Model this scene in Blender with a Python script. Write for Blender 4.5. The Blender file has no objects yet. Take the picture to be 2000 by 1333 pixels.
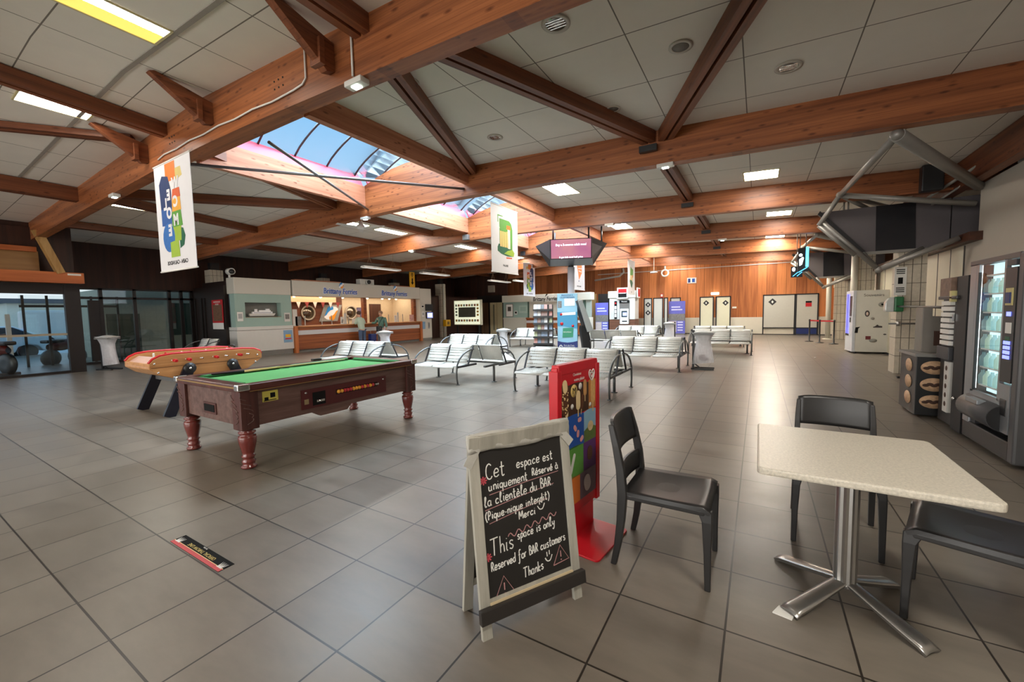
import bpy, bmesh, math, random
from math import sin, cos, pi, radians as R, sqrt
from mathutils import Vector, Matrix
random.seed(7)
SC = bpy.context.scene
COL = SC.collection

# ------------------------------------------------------------------ camera
cam_d = bpy.data.cameras.new('camera')
cam_d.sensor_width = 36.0
cam_d.lens = 14.3675
cam_d.clip_start = 0.02
cam = bpy.data.objects.new('camera', cam_d)
COL.objects.link(cam)
YAW, PIT, ROL = -0.54307522, -0.06948619, -0.01828525
_f = Vector((sin(YAW)*cos(PIT), cos(YAW)*cos(PIT), sin(PIT)))
_r0 = Vector((cos(YAW), -sin(YAW), 0)); _u0 = _r0.cross(_f)
_r = cos(ROL)*_r0 + sin(ROL)*_u0; _u = -sin(ROL)*_r0 + cos(ROL)*_u0
cam.matrix_world = Matrix(((_r.x, _u.x, -_f.x, 0.10609), (_r.y, _u.y, -_f.y, -2.07451), (_r.z, _u.z, -_f.z, 1.51681), (0, 0, 0, 1)))
SC.camera = cam
SC.view_settings.view_transform = 'Standard'
SC.view_settings.look = 'None'
SC.view_settings.gamma = 1.0
SC.view_settings.use_curve_mapping = False
SC.view_settings.exposure = 0.45
SC.cycles.max_bounces = 9
SC.cycles.diffuse_bounces = 5
SC.cycles.transparent_max_bounces = 16
SC.cycles.use_denoising = True
SC.cycles.sample_clamp_indirect = 4.0
SC.cycles.caustics_reflective = False
SC.cycles.caustics_refractive = False

# ------------------------------------------------------------------ sky
W = bpy.data.worlds.new('sky'); SC.world = W; W.use_nodes = True
wn = W.node_tree.nodes; wl = W.node_tree.links; wn.clear()
_o = wn.new('ShaderNodeOutputWorld'); _b = wn.new('ShaderNodeBackground'); _t = wn.new('ShaderNodeTexCoord')
_s = wn.new('ShaderNodeSeparateXYZ'); _c = wn.new('ShaderNodeValToRGB'); _nz = wn.new('ShaderNodeTexNoise'); _mx = wn.new('ShaderNodeMix')
_mx.data_type = 'RGBA'; _mx.inputs[7].default_value = (.80, .86, .92, 1)
_nz.inputs['Scale'].default_value = 2.2; _nz.inputs['Detail'].default_value = 4
_c.color_ramp.elements[0].position = 0.0; _c.color_ramp.elements[0].color = (.84, .88, .90, 1)
_c.color_ramp.elements[1].position = 0.45; _c.color_ramp.elements[1].color = (.20, .48, .80, 1)
wl.new(_t.outputs['Generated'], _s.inputs[0]); wl.new(_s.outputs['Z'], _c.inputs[0]); wl.new(_t.outputs['Generated'], _nz.inputs['Vector'])
_cr2 = wn.new('ShaderNodeValToRGB'); _cr2.color_ramp.elements[0].position = .50; _cr2.color_ramp.elements[1].position = 1.0
wl.new(_nz.outputs['Fac'], _cr2.inputs[0]); wl.new(_cr2.outputs['Color'], _mx.inputs[0]); wl.new(_c.outputs[0], _mx.inputs[6])
wl.new(_mx.outputs[2], _b.inputs['Color']); _b.inputs['Strength'].default_value = .85
wl.new(_b.outputs[0], _o.inputs[0])

# ------------------------------------------------------------------ area lamps: daylight through the skylights, added fill from behind
def area(name, loc, rot, sx, sy, power, col=(1, 1, 1)):
    l = bpy.data.lights.new(name, 'AREA'); l.shape = 'RECTANGLE'; l.size = sx; l.size_y = sy; l.energy = power; l.color = col
    o = bpy.data.objects.new(name, l); o.location = loc; o.rotation_euler = rot; COL.objects.link(o)
    return o
SKYC = (.80, .90, 1.0)
for k, (ya, yb) in enumerate(((2.1, 5.0), (5.4, 9.3), (9.7, 13.6), (14.0, 17.9), (18.3, 22.2))):
    area('skylight_daylight', (-6.95, (ya+yb)/2, 5.85), (0, 0, 0), 3.0, yb-ya, (130 if k == 0 else 190)*(yb-ya), SKYC)
area('rear_fill_light', (-7, -11.6, 1.9), (R(-90), 0, R(180)), 16, 2.6, 800, (1, .96, .90))  # unseen lamp added behind the viewpoint to light beam faces and boards
PANEL = 36.0        # brightness of the ceiling light panels

# ------------------------------------------------------------------ materials
MATS = {}
def nt(name):
    m = bpy.data.materials.new(name); m.use_nodes = True
    n = m.node_tree.nodes; return m, n, m.node_tree.links, n['Principled BSDF']
def sset(b, **k):
    for a, v in k.items():
        b.inputs[{'rough': 'Roughness', 'metal': 'Metallic', 'spec': 'Specular IOR Level', 'coat': 'Coat Weight', 'trans': 'Transmission Weight', 'alpha': 'Alpha'}[a]].default_value = v
def rgba(c): return (c[0], c[1], c[2], 1)
def S(r, g, b):     # sRGB 0..255 to linear
    f = lambda v: (v/255/12.92) if v/255 <= .04045 else ((v/255+.055)/1.055)**2.4
    return (f(r), f(g), f(b))
def mat(name, col, rough=.5, metal=0, var=.10, scale=9, bump=0, spec=.5, stretch=(1, 1, 1), emit=0, ecol=None, coat=0):
    """plain coloured surface with a little procedural mottling"""
    if name in MATS: return MATS[name]
    m, n, l, b = nt(name); sset(b, rough=rough, metal=metal, spec=spec, coat=coat)
    tc = n.new('ShaderNodeTexCoord'); mp = n.new('ShaderNodeMapping'); nz = n.new('ShaderNodeTexNoise'); mx = n.new('ShaderNodeMix'); mx.data_type = 'RGBA'
    mp.inputs['Scale'].default_value = stretch; nz.inputs['Scale'].default_value = scale; nz.inputs['Detail'].default_value = 4
    l.new(tc.outputs['Object'], mp.inputs[0]); l.new(mp.outputs[0], nz.inputs['Vector']); l.new(nz.outputs['Fac'], mx.inputs[0])
    mx.inputs[6].default_value = rgba([c*(1-var) for c in col]); mx.inputs[7].default_value = rgba([min(1, c*(1+var)) for c in col])
    l.new(mx.outputs[2], b.inputs['Base Color'])
    if bump:
        bp = n.new('ShaderNodeBump'); bp.inputs['Strength'].default_value = bump; bp.inputs['Distance'].default_value = .01
        l.new(nz.outputs['Fac'], bp.inputs['Height']); l.new(bp.outputs[0], b.inputs['Normal'])
    if emit:
        l.new(mx.outputs[2], b.inputs['Emission Color']) if ecol is None else None
        if ecol: b.inputs['Emission Color'].default_value = rgba(ecol)
        b.inputs['Emission Strength'].default_value = emit
    MATS[name] = m; return m
def wood(name, c1, c2, axis=0, freq=9, rough=.45, knots=0, lam=0, spec=.4, cx=.35):
    """grain running along an axis; optional dark knots and laminations"""
    if name in MATS: return MATS[name]
    m, n, l, b = nt(name); sset(b, rough=rough, spec=spec)
    tc = n.new('ShaderNodeTexCoord'); mp = n.new('ShaderNodeMapping'); nz = n.new('ShaderNodeTexNoise'); rp = n.new('ShaderNodeValToRGB')
    sc = [freq, freq, freq]; sc[axis] = cx; mp.inputs['Scale'].default_value = sc
    nz.inputs['Scale'].default_value = 1; nz.inputs['Detail'].default_value = 6; nz.inputs['Roughness'].default_value = .65
    rp.color_ramp.elements[0].position = .35; rp.color_ramp.elements[1].position = .68
    rp.color_ramp.elements[0].color = rgba(c1); rp.color_ramp.elements[1].color = rgba(c2)
    l.new(tc.outputs['Object'], mp.inputs[0]); l.new(mp.outputs[0], nz.inputs['Vector']); l.new(nz.outputs['Fac'], rp.inputs[0])
    out = rp.outputs[0]
    def mul(src, fac, colr):
        mx = n.new('ShaderNodeMix'); mx.data_type = 'RGBA'; mx.blend_type = 'MULTIPLY'
        l.new(src, mx.inputs[6]); mx.inputs[7].default_value = rgba(colr); l.new(fac, mx.inputs[0]); return mx.outputs[2]
    if lam:
        sp = n.new('ShaderNodeSeparateXYZ'); l.new(tc.outputs['Object'], sp.inputs[0])
        md = n.new('ShaderNodeMath'); md.operation = 'PINGPONG'; md.inputs[1].default_value = lam/2; l.new(sp.outputs['Z'], md.inputs[0])
        lt = n.new('ShaderNodeMath'); lt.operation = 'LESS_THAN'; lt.inputs[1].default_value = .0022; l.new(md.outputs[0], lt.inputs[0])
        out = mul(out, lt.outputs[0], (.72, .66, .62))
    if knots:
        m2 = n.new('ShaderNodeMapping'); s2 = [16, 16, 16]; s2[axis] = 5.5; m2.inputs['Scale'].default_value = s2
        vo = n.new('ShaderNodeTexVoronoi'); vo.inputs['Scale'].default_value = 1; l.new(tc.outputs['Object'], m2.inputs[0]); l.new(m2.outputs[0], vo.inputs['Vector'])
        wn2 = n.new('ShaderNodeTexWhiteNoise'); l.new(vo.outputs['Position'], wn2.inputs['Vector'])
        a = n.new('ShaderNodeMath'); a.operation = 'LESS_THAN'; a.inputs[1].default_value = knots; l.new(wn2.outputs['Value'], a.inputs[0])
        d = n.new('ShaderNodeMapRange'); d.inputs[1].default_value = .10; d.inputs[2].default_value = .34; d.inputs[3].default_value = 1; d.inputs[4].default_value = 0
        l.new(vo.outputs['Distance'], d.inputs[0])
        ml = n.new('ShaderNodeMath'); ml.operation = 'MULTIPLY'; l.new(a.outputs[0], ml.inputs[0]); l.new(d.outputs[0], ml.inputs[1])
        out = mul(out, ml.outputs[0], (.42, .34, .30))
    l.new(out, b.inputs['Base Color'])
    MATS[name] = m; return m
def glass(name, tint=(.9, .95, .95), refl=.10, rough=.02, blend=.25, edge=.8):
    """thin pane: clear, tinted, with a mirror layer that grows at grazing angles"""
    if name in MATS: return MATS[name]
    m, n, l, b = nt(name); n.remove(b); o = n['Material Output']
    t = n.new('ShaderNodeBsdfTransparent'); g = n.new('ShaderNodeBsdfGlossy'); mx = n.new('ShaderNodeMixShader'); fr = n.new('ShaderNodeLayerWeight')
    nz = n.new('ShaderNodeTexNoise'); nz.inputs['Scale'].default_value = 3
    rm = n.new('ShaderNodeMapRange'); rm.inputs[3].default_value = rough; rm.inputs[4].default_value = rough*1.6; l.new(nz.outputs['Fac'], rm.inputs[0]); l.new(rm.outputs[0], g.inputs['Roughness'])
    fr.inputs['Blend'].default_value = blend; ad = n.new('ShaderNodeMath'); ad.operation = 'MULTIPLY_ADD'; ad.inputs[1].default_value = edge; ad.inputs[2].default_value = refl*.4; ad.use_clamp = True
    l.new(fr.outputs['Fresnel'], ad.inputs[0]); l.new(ad.outputs[0], mx.inputs[0])
    t.inputs[0].default_value = rgba(tint); g.inputs[0].default_value = (.9, .95, .95, 1)
    l.new(t.outputs[0], mx.inputs[1]); l.new(g.outputs[0], mx.inputs[2]); l.new(mx.outputs[0], o.inputs[0])
    MATS[name] = m; return m

# ------------------------------------------------------------------ mesh builder
class MB:
    def __init__(s): s.v = []; s.f = []; s.sm = []; s.mi = []; s.cur = 0
    def add(s, vs, fs, smooth=False, M=None):
        b = len(s.v)
        s.v += [tuple(M @ Vector(v)) if M is not None else tuple(v) for v in vs]
        for f in fs: s.f.append([b+i for i in f]); s.sm.append(smooth); s.mi.append(s.cur)
        return s
    def box(s, x0, x1, y0, y1, z0, z1, M=None, bev=0):
        if bev:
            bm = bmesh.new(); bmesh.ops.create_cube(bm, size=1)
            for v in bm.verts: v.co = Vector(((x0+x1)/2+v.co.x*(x1-x0), (y0+y1)/2+v.co.y*(y1-y0), (z0+z1)/2+v.co.z*(z1-z0)))
            bmesh.ops.bevel(bm, geom=bm.edges[:], offset=bev, segments=2, affect='EDGES', profile=.6)
            return s.frombm(bm, M)
        vs = [(x, y, z) for z in (z0, z1) for y in (y0, y1) for x in (x0, x1)]
        return s.add(vs, [(0, 2, 3, 1), (4, 5, 7, 6), (0, 1, 5, 4), (2, 6, 7, 3), (0, 4, 6, 2), (1, 3, 7, 5)], False, M)
    def frombm(s, bm, M=None, smooth=False):
        bm.verts.index_update()
        s.add([v.co[:] for v in bm.verts], [[v.index for v in f.verts] for f in bm.faces], smooth, M); bm.free(); return s
    def bar(s, a, b, w, h, up=(0, 0, 1), bev=0):
        """rectangular bar from a to b, w across, h along up"""
        a, b, up = Vector(a), Vector(b), Vector(up); d = (b-a); L = d.length; d.normalize()
        x = d.cross(up)
        if x.length < 1e-5: x = d.cross(Vector((1, 0, 0)))
        x.normalize(); z = x.cross(d)
        M = Matrix(((d.x, x.x, z.x, a.x), (d.y, x.y, z.y, a.y), (d.z, x.z, z.z, a.z), (0, 0, 0, 1)))
        return s.box(0, L, -w/2, w/2, -h/2, h/2, M, bev)
    def tube(s, pts, r, n=10, closed=False, cap=True):
        pts = [Vector(p) for p in pts]; m = len(pts); rr = r if hasattr(r, '__len__') else [r]*m
        b = len(s.v); pr = None
        for i, p in enumerate(pts):
            t = (pts[(i+1) % m]-pts[i-1]) if closed else (pts[min(i+1, m-1)]-pts[max(i-1, 0)])
            t.normalize()
            if pr is None:
                x = t.cross(Vector((0, 0, 1)))
                if x.length < 1e-3: x = t.cross(Vector((1, 0, 0)))
            else: x = pr-t*pr.dot(t)
            x.normalize(); pr = x; y = t.cross(x)
            for k in range(n):
                a = 2*pi*k/n; s.v.append(tuple(p+(x*cos(a)+y*sin(a))*rr[i]))
        for i in range(m if closed else m-1):
            for k in range(n):
                j = (i+1) % m
                s.f.append([b+i*n+k, b+i*n+(k+1) % n, b+j*n+(k+1) % n, b+j*n+k]); s.sm.append(True); s.mi.append(s.cur)
        if cap and not closed:
            s.f.append([b+k for k in range(n)][::-1]); s.sm.append(False); s.mi.append(s.cur)
            s.f.append([b+(m-1)*n+k for k in range(n)]); s.sm.append(False); s.mi.append(s.cur)
        return s
    def cyl(s, a, b, r, n=14, r2=None): return s.tube([a, b], [r, r if r2 is None else r2], n)
    def lathe(s, prof, n=20, M=None):
        """profile (r,z) turned about z"""
        vs = [(r*cos(2*pi*k/n), r*sin(2*pi*k/n), z) for r, z in prof for k in range(n)]
        fs = [(i*n+k, i*n+(k+1) % n, (i+1)*n+(k+1) % n, (i+1)*n+k) for i in range(len(prof)-1) for k in range(n)]
        fs.append(tuple(range(n))[::-1]); fs.append(tuple((len(prof)-1)*n+k for k in range(n)))
        return s.add(vs, fs, True, M)
    def prism(s, poly, h, M=None, bev=0):
        """outline in xy extruded 0..h in z"""
        n = len(poly); vs = [(x, y, 0) for x, y in poly]+[(x, y, h) for x, y in poly]
        fs = [tuple(range(n))[::-1], tuple(range(n, 2*n))]+[(i, (i+1) % n, n+(i+1) % n, n+i) for i in range(n)]
        if bev:
            bm = bmesh.new(); V = [bm.verts.new(v) for v in vs]
            for f in fs: bm.faces.new([V[i] for i in f])
            bmesh.ops.recalc_face_normals(bm, faces=bm.faces)
            bmesh.ops.bevel(bm, geom=bm.edges[:], offset=bev, segments=2, affect='EDGES', profile=.6)
            return s.frombm(bm, M)
        return s.add(vs, fs, False, M)
    def grid(s, fn, nu, nv, smooth=True, thick=0):
        P = [[Vector(fn(i/nu, j/nv)) for j in range(nv+1)] for i in range(nu+1)]
        b = len(s.v); k = nv+1
        def put(Q, flip):
            o = len(s.v)
            for r in Q: s.v.extend(tuple(p) for p in r)
            for i in range(nu):
                for j in range(nv):
                    f = [o+i*k+j, o+(i+1)*k+j, o+(i+1)*k+j+1, o+i*k+j+1]
                    s.f.append(f[::-1] if flip else f); s.sm.append(smooth); s.mi.append(s.cur)
            return o
        if not thick: put(P, False); return s
        N = [[None]*(nv+1) for _ in range(nu+1)]
        for i in range(nu+1):
            for j in range(nv+1):
                du = P[min(i+1, nu)][j]-P[max(i-1, 0)][j]; dv = P[i][min(j+1, nv)]-P[i][max(j-1, 0)]
                N[i][j] = du.cross(dv).normalized()
        o1 = put(P, False); o2 = put([[P[i][j]-N[i][j]*thick for j in range(nv+1)] for i in range(nu+1)], True)
        ring = [(i, 0) for i in range(nu)]+[(nu, j) for j in range(nv)]+[(i, nv) for i in range(nu, 0, -1)]+[(0, j) for j in range(nv, 0, -1)]
        for a, c in zip(ring, ring[1:]+ring[:1]):
            ia = a[0]*k+a[1]; ic = c[0]*k+c[1]
            s.f.append([o1+ic, o1+ia, o2+ia, o2+ic]); s.sm.append(False); s.mi.append(s.cur)
        return s
    def ball(s, c, r, n=12, sc=(1, 1, 1)):
        pr = [(max(1e-4, sin(pi*i/n)), -cos(pi*i/n)) for i in range(n+1)]
        M = Matrix.Translation(c) @ Matrix.Diagonal((r*sc[0], r*sc[1], r*sc[2], 1))
        return s.lathe(pr, max(10, n), M)
    def quad(s, a, b, c, d): return s.add([a, b, c, d], [(0, 1, 2, 3)])
    def build(s, name, m, parent=None, bev=0, loc=None):
        me = bpy.data.meshes.new(name); me.from_pydata(s.v, [], s.f)
        for p, sm, mi in zip(me.polygons, s.sm, s.mi): p.use_smooth = sm; p.material_index = mi
        for mm in (m if isinstance(m, (list, tuple)) else [m]): me.materials.append(mm)
        bm = bmesh.new(); bm.from_mesh(me); bmesh.ops.recalc_face_normals(bm, faces=bm.faces); bm.to_mesh(me); bm.free()
        o = bpy.data.objects.new(name, me); COL.objects.link(o)
        if parent: o.parent = parent
        if loc: o.location = loc
        if bev:
            md = o.modifiers.new('bevel', 'BEVEL'); md.width = bev; md.segments = 2; md.limit_method = 'ANGLE'; md.angle_limit = R(40)
        return o

def tag(o, label=None, cat=None, group=None, kind=None):
    if label: o['label'] = label
    if cat: o['category'] = cat
    if group: o['group'] = group
    if kind: o['kind'] = kind
    return o
def thing(name, label, cat, loc=(0, 0, 0), rz=0, group=None):
    o = bpy.data.objects.new(name, None); COL.objects.link(o); o.location = loc; o.rotation_euler = (0, 0, R(rz)); o.empty_display_size = .1
    return tag(o, label, cat, group)
def struct(name, mb, m, bev=0): return tag(mb.build(name, m, bev=bev), kind='structure')
def dup(root, loc, rz, label, group=None):
    r = root.copy(); COL.objects.link(r); r.location = loc; r.rotation_euler = (0, 0, R(rz)); r['label'] = label
    if group: r['group'] = group
    for ch in list(root.children):
        c = ch.copy(); COL.objects.link(c); c.parent = r
        for g in list(ch.children):
            d = g.copy(); COL.objects.link(d); d.parent = c
    return r
def frame(o, x, y):
    """matrix with origin o, x and y directions, z = x cross y"""
    o, x, y = Vector(o), Vector(x).normalized(), Vector(y).normalized(); z = x.cross(y)
    return Matrix(((x.x, y.x, z.x, o.x), (x.y, y.y, z.y, o.y), (x.z, y.z, z.z, o.z), (0, 0, 0, 1)))
def text_mb(txt, size, M, depth=.002, mb=None, align='CENTER', shear=0, offset=0, sx=1):
    cu = bpy.data.curves.new('t', 'FONT'); cu.body = txt; cu.size = size; cu.align_x = align; cu.align_y = 'CENTER'; cu.extrude = depth/2; cu.shear = shear; cu.offset = offset; cu.resolution_u = 3
    ob = bpy.data.objects.new('t', cu); COL.objects.link(ob)
    dg = bpy.context.evaluated_depsgraph_get(); me = bpy.data.meshes.new_from_object(ob.evaluated_get(dg))
    mb = mb or MB()
    mb.add([(v.co.x*sx, v.co.y, v.co.z+depth/2) for v in me.vertices], [list(p.vertices) for p in me.polygons], False, M)
    bpy.data.objects.remove(ob); bpy.data.meshes.remove(me); bpy.data.curves.remove(cu)
    return mb
def text(name, txt, size, M, m, parent, **k): return text_mb(txt, size, M, **k).build(name, m, parent)
def card(name, M, w, h, m, parent, t=.004, x=0, y=0):
    """thin printed sheet lying in the xy plane of M, centred on x,y"""
    return MB().box(x-w/2, x+w/2, y-h/2, y+h/2, 0, t, M).build(name, m, parent)
def arc(c, r, a0, a1, n, u=(1, 0, 0), v=(0, 0, 1)):
    c, u, v = Vector(c), Vector(u), Vector(v)
    return [c+u*(r*cos(R(a0+(a1-a0)*i/n)))+v*(r*sin(R(a0+(a1-a0)*i/n))) for i in range(n+1)]
# ------------------------------------------------------------------ palette
WHITE = mat('white_paint', S(206, 204, 198), .45, var=.03)
CREAM = mat('cream_panel', S(204, 200, 186), .45, var=.03)
BLACK = mat('black_metal', (.012, .012, .013), .4, var=.2)
DKGREY = mat('dark_grey', S(52, 52, 56), .5, var=.1)
GREY = mat('grey_metal', S(120, 118, 116), .42, metal=.55, var=.08)
STEEL = mat('brushed_steel', S(176, 174, 170), .3, metal=.9, var=.08, scale=30, stretch=(1, 1, .05))
CHROME = mat('chrome', (.75, .74, .72), .14, metal=1, var=.04)
PAPER = mat('paper', S(228, 226, 220), .7, var=.03)
INK = mat('black_ink', (.010, .010, .010), .85, spec=.15)
RED = mat('red_plastic', S(190, 22, 30), .35, var=.06)
YELLOW = mat('yellow_plastic', S(228, 172, 20), .4, var=.05)
BLUE = mat('blue_print', S(30, 84, 170), .45, var=.05)
NAVY = mat('navy_print', S(26, 44, 104), .45, var=.06)
TEAL = mat('teal_print', S(58, 140, 176), .45, var=.05)
GREEN = mat('green_print', S(90, 150, 62), .55, var=.12, scale=30)
DGREEN = mat('dark_green_print', S(34, 92, 66), .55, var=.12)
ORANGE = mat('orange_print', S(222, 120, 44), .55, var=.1)
LIME = mat('lime_print', S(150, 176, 60), .55, var=.1)
BEIGE = mat('beige_print', S(222, 196, 140), .6, var=.06)
PINK = mat('pink_print', S(228, 160, 156), .6, var=.08)
BROWN = mat('brown_print', S(66, 40, 26), .6, var=.15, scale=40)
PURPLE = mat('purple_print', S(92, 48, 110), .55, var=.12)
BEAMW = wood('glulam_pine', S(112, 62, 34), S(168, 102, 60), 0, 10, .42, knots=.42, lam=.045)
BEAMY = wood('glulam_pine_lengthwise', S(92, 50, 30), S(136, 80, 50), 1, 11, .45, knots=.25, lam=.05)
CURBW = wood('pink_pine', S(160, 98, 70), S(200, 138, 106), 1, 11, .5, knots=.35)
DARKWALL = wood('dark_stained_boards', S(40, 20, 12), S(66, 34, 20), 2, 7, .55)
COUNTERW = wood('counter_oak', S(118, 62, 32), S(168, 96, 52), 1, 16, .4)
COUNTERX = wood('counter_oak_across', S(118, 62, 32), S(168, 96, 52), 0, 16, .4)
PANE = glass('clear_pane')

# far wall boards: every board its own tone, running upright
def board_wall():
    m, n, l, b = nt('far_wall_boards'); sset(b, rough=.5, spec=.35)
    tc = n.new('ShaderNodeTexCoord'); sp = n.new('ShaderNodeSeparateXYZ'); l.new(tc.outputs['Object'], sp.inputs[0])
    dv = n.new('ShaderNodeMath'); dv.operation = 'DIVIDE'; dv.inputs[1].default_value = .46; l.new(sp.outputs['X'], dv.inputs[0])
    fl = n.new('ShaderNodeMath'); fl.operation = 'FLOOR'; l.new(dv.outputs[0], fl.inputs[0])
    fr = n.new('ShaderNodeMath'); fr.operation = 'FRACT'; l.new(dv.outputs[0], fr.inputs[0])
    wnn = n.new('ShaderNodeTexWhiteNoise'); wnn.noise_dimensions = '1D'; l.new(fl.outputs[0], wnn.inputs['W'])
    mp = n.new('ShaderNodeMapping'); mp.inputs['Scale'].default_value = (14, 14, .7); nz = n.new('ShaderNodeTexNoise'); nz.inputs['Scale'].default_value = 1; nz.inputs['Detail'].default_value = 5
    l.new(tc.outputs['Object'], mp.inputs[0]); l.new(mp.outputs[0], nz.inputs['Vector'])
    ad = n.new('ShaderNodeMath'); ad.operation = 'MULTIPLY_ADD'; ad.inputs[1].default_value = .55; l.new(wnn.outputs['Value'], ad.inputs[0]); l.new(nz.outputs['Fac'], ad.inputs[2])
    rp = n.new('ShaderNodeValToRGB'); rp.color_ramp.elements[0].position = .4; rp.color_ramp.elements[1].position = 1.1 if False else 1.0
    rp.color_ramp.elements[0].color = rgba(S(150, 86, 46)); rp.color_ramp.elements[1].color = rgba(S(208, 130, 76)); l.new(ad.outputs[0], rp.inputs[0])
    lt = n.new('ShaderNodeMath'); lt.operation = 'LESS_THAN'; lt.inputs[1].default_value = .035; l.new(fr.outputs[0], lt.inputs[0])
    mx = n.new('ShaderNodeMix'); mx.data_type = 'RGBA'; mx.blend_type = 'MULTIPLY'; mx.inputs[7].default_value = (.35, .3, .28, 1)
    l.new(lt.outputs[0], mx.inputs[0]); l.new(rp.outputs[0], mx.inputs[6]); l.new(mx.outputs[2], b.inputs['Base Color'])
    return m
def grid_mat(name, px, py, ox, oy, lw, base, line, rough, swap=False, ax=('X', 'Y'), stretch=(1.2, 6, 1), var=.16, bump=.15, tone=.10):
    """square tiles with joints, tile-to-tile tone shifts and streaky mottling"""
    m, n, l, b = nt(name); sset(b, spec=.5)
    tc = n.new('ShaderNodeTexCoord'); sp = n.new('ShaderNodeSeparateXYZ'); l.new(tc.outputs['Object'], sp.inputs[0])
    fls, dist = [], []
    for a, p, o in ((ax[0], px, ox), (ax[1], py, oy)):
        s = n.new('ShaderNodeMath'); s.operation = 'SUBTRACT'; s.inputs[1].default_value = o; l.new(sp.outputs[a], s.inputs[0])
        pp = n.new('ShaderNodeMath'); pp.operation = 'PINGPONG'; pp.inputs[1].default_value = p/2; l.new(s.outputs[0], pp.inputs[0]); dist.append(pp)
        d = n.new('ShaderNodeMath'); d.operation = 'DIVIDE'; d.inputs[1].default_value = p; l.new(s.outputs[0], d.inputs[0])
        f = n.new('ShaderNodeMath'); f.operation = 'FLOOR'; l.new(d.outputs[0], f.inputs[0]); fls.append(f)
    cv = n.new('ShaderNodeCombineXYZ'); l.new(fls[0].outputs[0], cv.inputs[0]); l.new(fls[1].outputs[0], cv.inputs[1])
    wnn = n.new('ShaderNodeTexWhiteNoise'); l.new(cv.outputs[0], wnn.inputs['Vector'])
    mn = n.new('ShaderNodeMath'); mn.operation = 'MINIMUM'; l.new(dist[0].outputs[0], mn.inputs[0]); l.new(dist[1].outputs[0], mn.inputs[1])
    lt = n.new('ShaderNodeMath'); lt.operation = 'LESS_THAN'; lt.inputs[1].default_value = lw/2; l.new(mn.outputs[0], lt.inputs[0])
    mp = n.new('ShaderNodeMapping'); mp.inputs['Scale'].default_value = stretch; av = n.new('ShaderNodeVectorMath'); av.operation = 'MULTIPLY_ADD'; av.inputs[1].default_value = (7, 7, 7)
    l.new(wnn.outputs['Color'], av.inputs[0]); l.new(tc.outputs['Object'], mp.inputs[0]); l.new(mp.outputs[0], av.inputs[2])
    nz = n.new('ShaderNodeTexNoise'); nz.inputs['Scale'].default_value = 1.6; nz.inputs['Detail'].default_value = 8; nz.inputs['Roughness'].default_value = .62; l.new(av.outputs[0], nz.inputs['Vector'])
    k = n.new('ShaderNodeMath'); k.operation = 'MULTIPLY_ADD'; k.inputs[1].default_value = tone; l.new(wnn.outputs['Value'], k.inputs[0]); l.new(nz.outputs['Fac'], k.inputs[2])
    rp = n.new('ShaderNodeValToRGB'); rp.color_ramp.elements[0].position = .30; rp.color_ramp.elements[1].position = .78
    rp.color_ramp.elements[0].color = rgba([c*(1-var) for c in base]); rp.color_ramp.elements[1].color = rgba([c*(1+var) for c in base]); l.new(k.outputs[0], rp.inputs[0])
    mx = n.new('ShaderNodeMix'); mx.data_type = 'RGBA'; mx.inputs[7].default_value = rgba(line); l.new(lt.outputs[0], mx.inputs[0]); l.new(rp.outputs[0], mx.inputs[6]); l.new(mx.outputs[2], b.inputs['Base Color'])
    rr = n.new('ShaderNodeMapRange'); rr.inputs[1].default_value = .3; rr.inputs[2].default_value = .75; rr.inputs[3].default_value = rough*.86; rr.inputs[4].default_value = rough*1.14; l.new(nz.outputs['Fac'], rr.inputs[0]); l.new(rr.outputs[0], b.inputs['Roughness'])
    hs = n.new('ShaderNodeMath'); hs.operation = 'MULTIPLY_ADD'; hs.inputs[1].default_value = -1.5; l.new(lt.outputs[0], hs.inputs[0]); l.new(nz.outputs['Fac'], hs.inputs[2])
    bp = n.new('ShaderNodeBump'); bp.inputs['Strength'].default_value = bump; bp.inputs['Distance'].default_value = .004; l.new(hs.outputs[0], bp.inputs['Height']); l.new(bp.outputs[0], b.inputs['Normal'])
    return m
FLOORM = grid_mat('floor_tiles', .5, .5, 0, 0, .0095, S(114, 106, 96), S(40, 35, 30), .34, var=.24, tone=.18, bump=.05, stretch=(.9, 2.6, 1))
CEILM = grid_mat('ceiling_panels', 1.07, 1.06, -4.38, 2.47, .014, S(226, 221, 212), S(120, 114, 106), .85, stretch=(2, 2, 2), var=.03, bump=.05, tone=.02)
STACKM = grid_mat('stacked_block', .14, .40, 0, 0, .012, S(196, 186, 168), S(92, 84, 74), .7, ax=('Y', 'Z'), stretch=(9, 9, 9), var=.12)
STACKX = grid_mat('stacked_block_front', .14, .40, 0, 0, .012, S(196, 186, 168), S(92, 84, 74), .7, ax=('X', 'Z'), stretch=(9, 9, 9), var=.12)

XR = -6.95                                             # roof ridge
def zc(x): return 4.70-.045*abs(x-XR)                  # ceiling height
def zb(x):                                             # beam soffit, gently arched at the ridge
    d = abs(x-XR); return 4.06-.032*sqrt(d*d+2.0)+.03
XL, XRW = -17.6, 4.3                                   # roof edges
BY = [-7.6, -3.3, 1.0, 5.2, 9.5, 13.8, 18.1, 22.4]     # roof beams
SKX = (-8.55, -5.3)                                    # skylight sides
YF = 25.3                                              # far wall
SKY = [(1.5, 5.1), (5.3, 9.4), (9.6, 13.7), (13.9, 18.0), (18.2, 22.3)]

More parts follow.
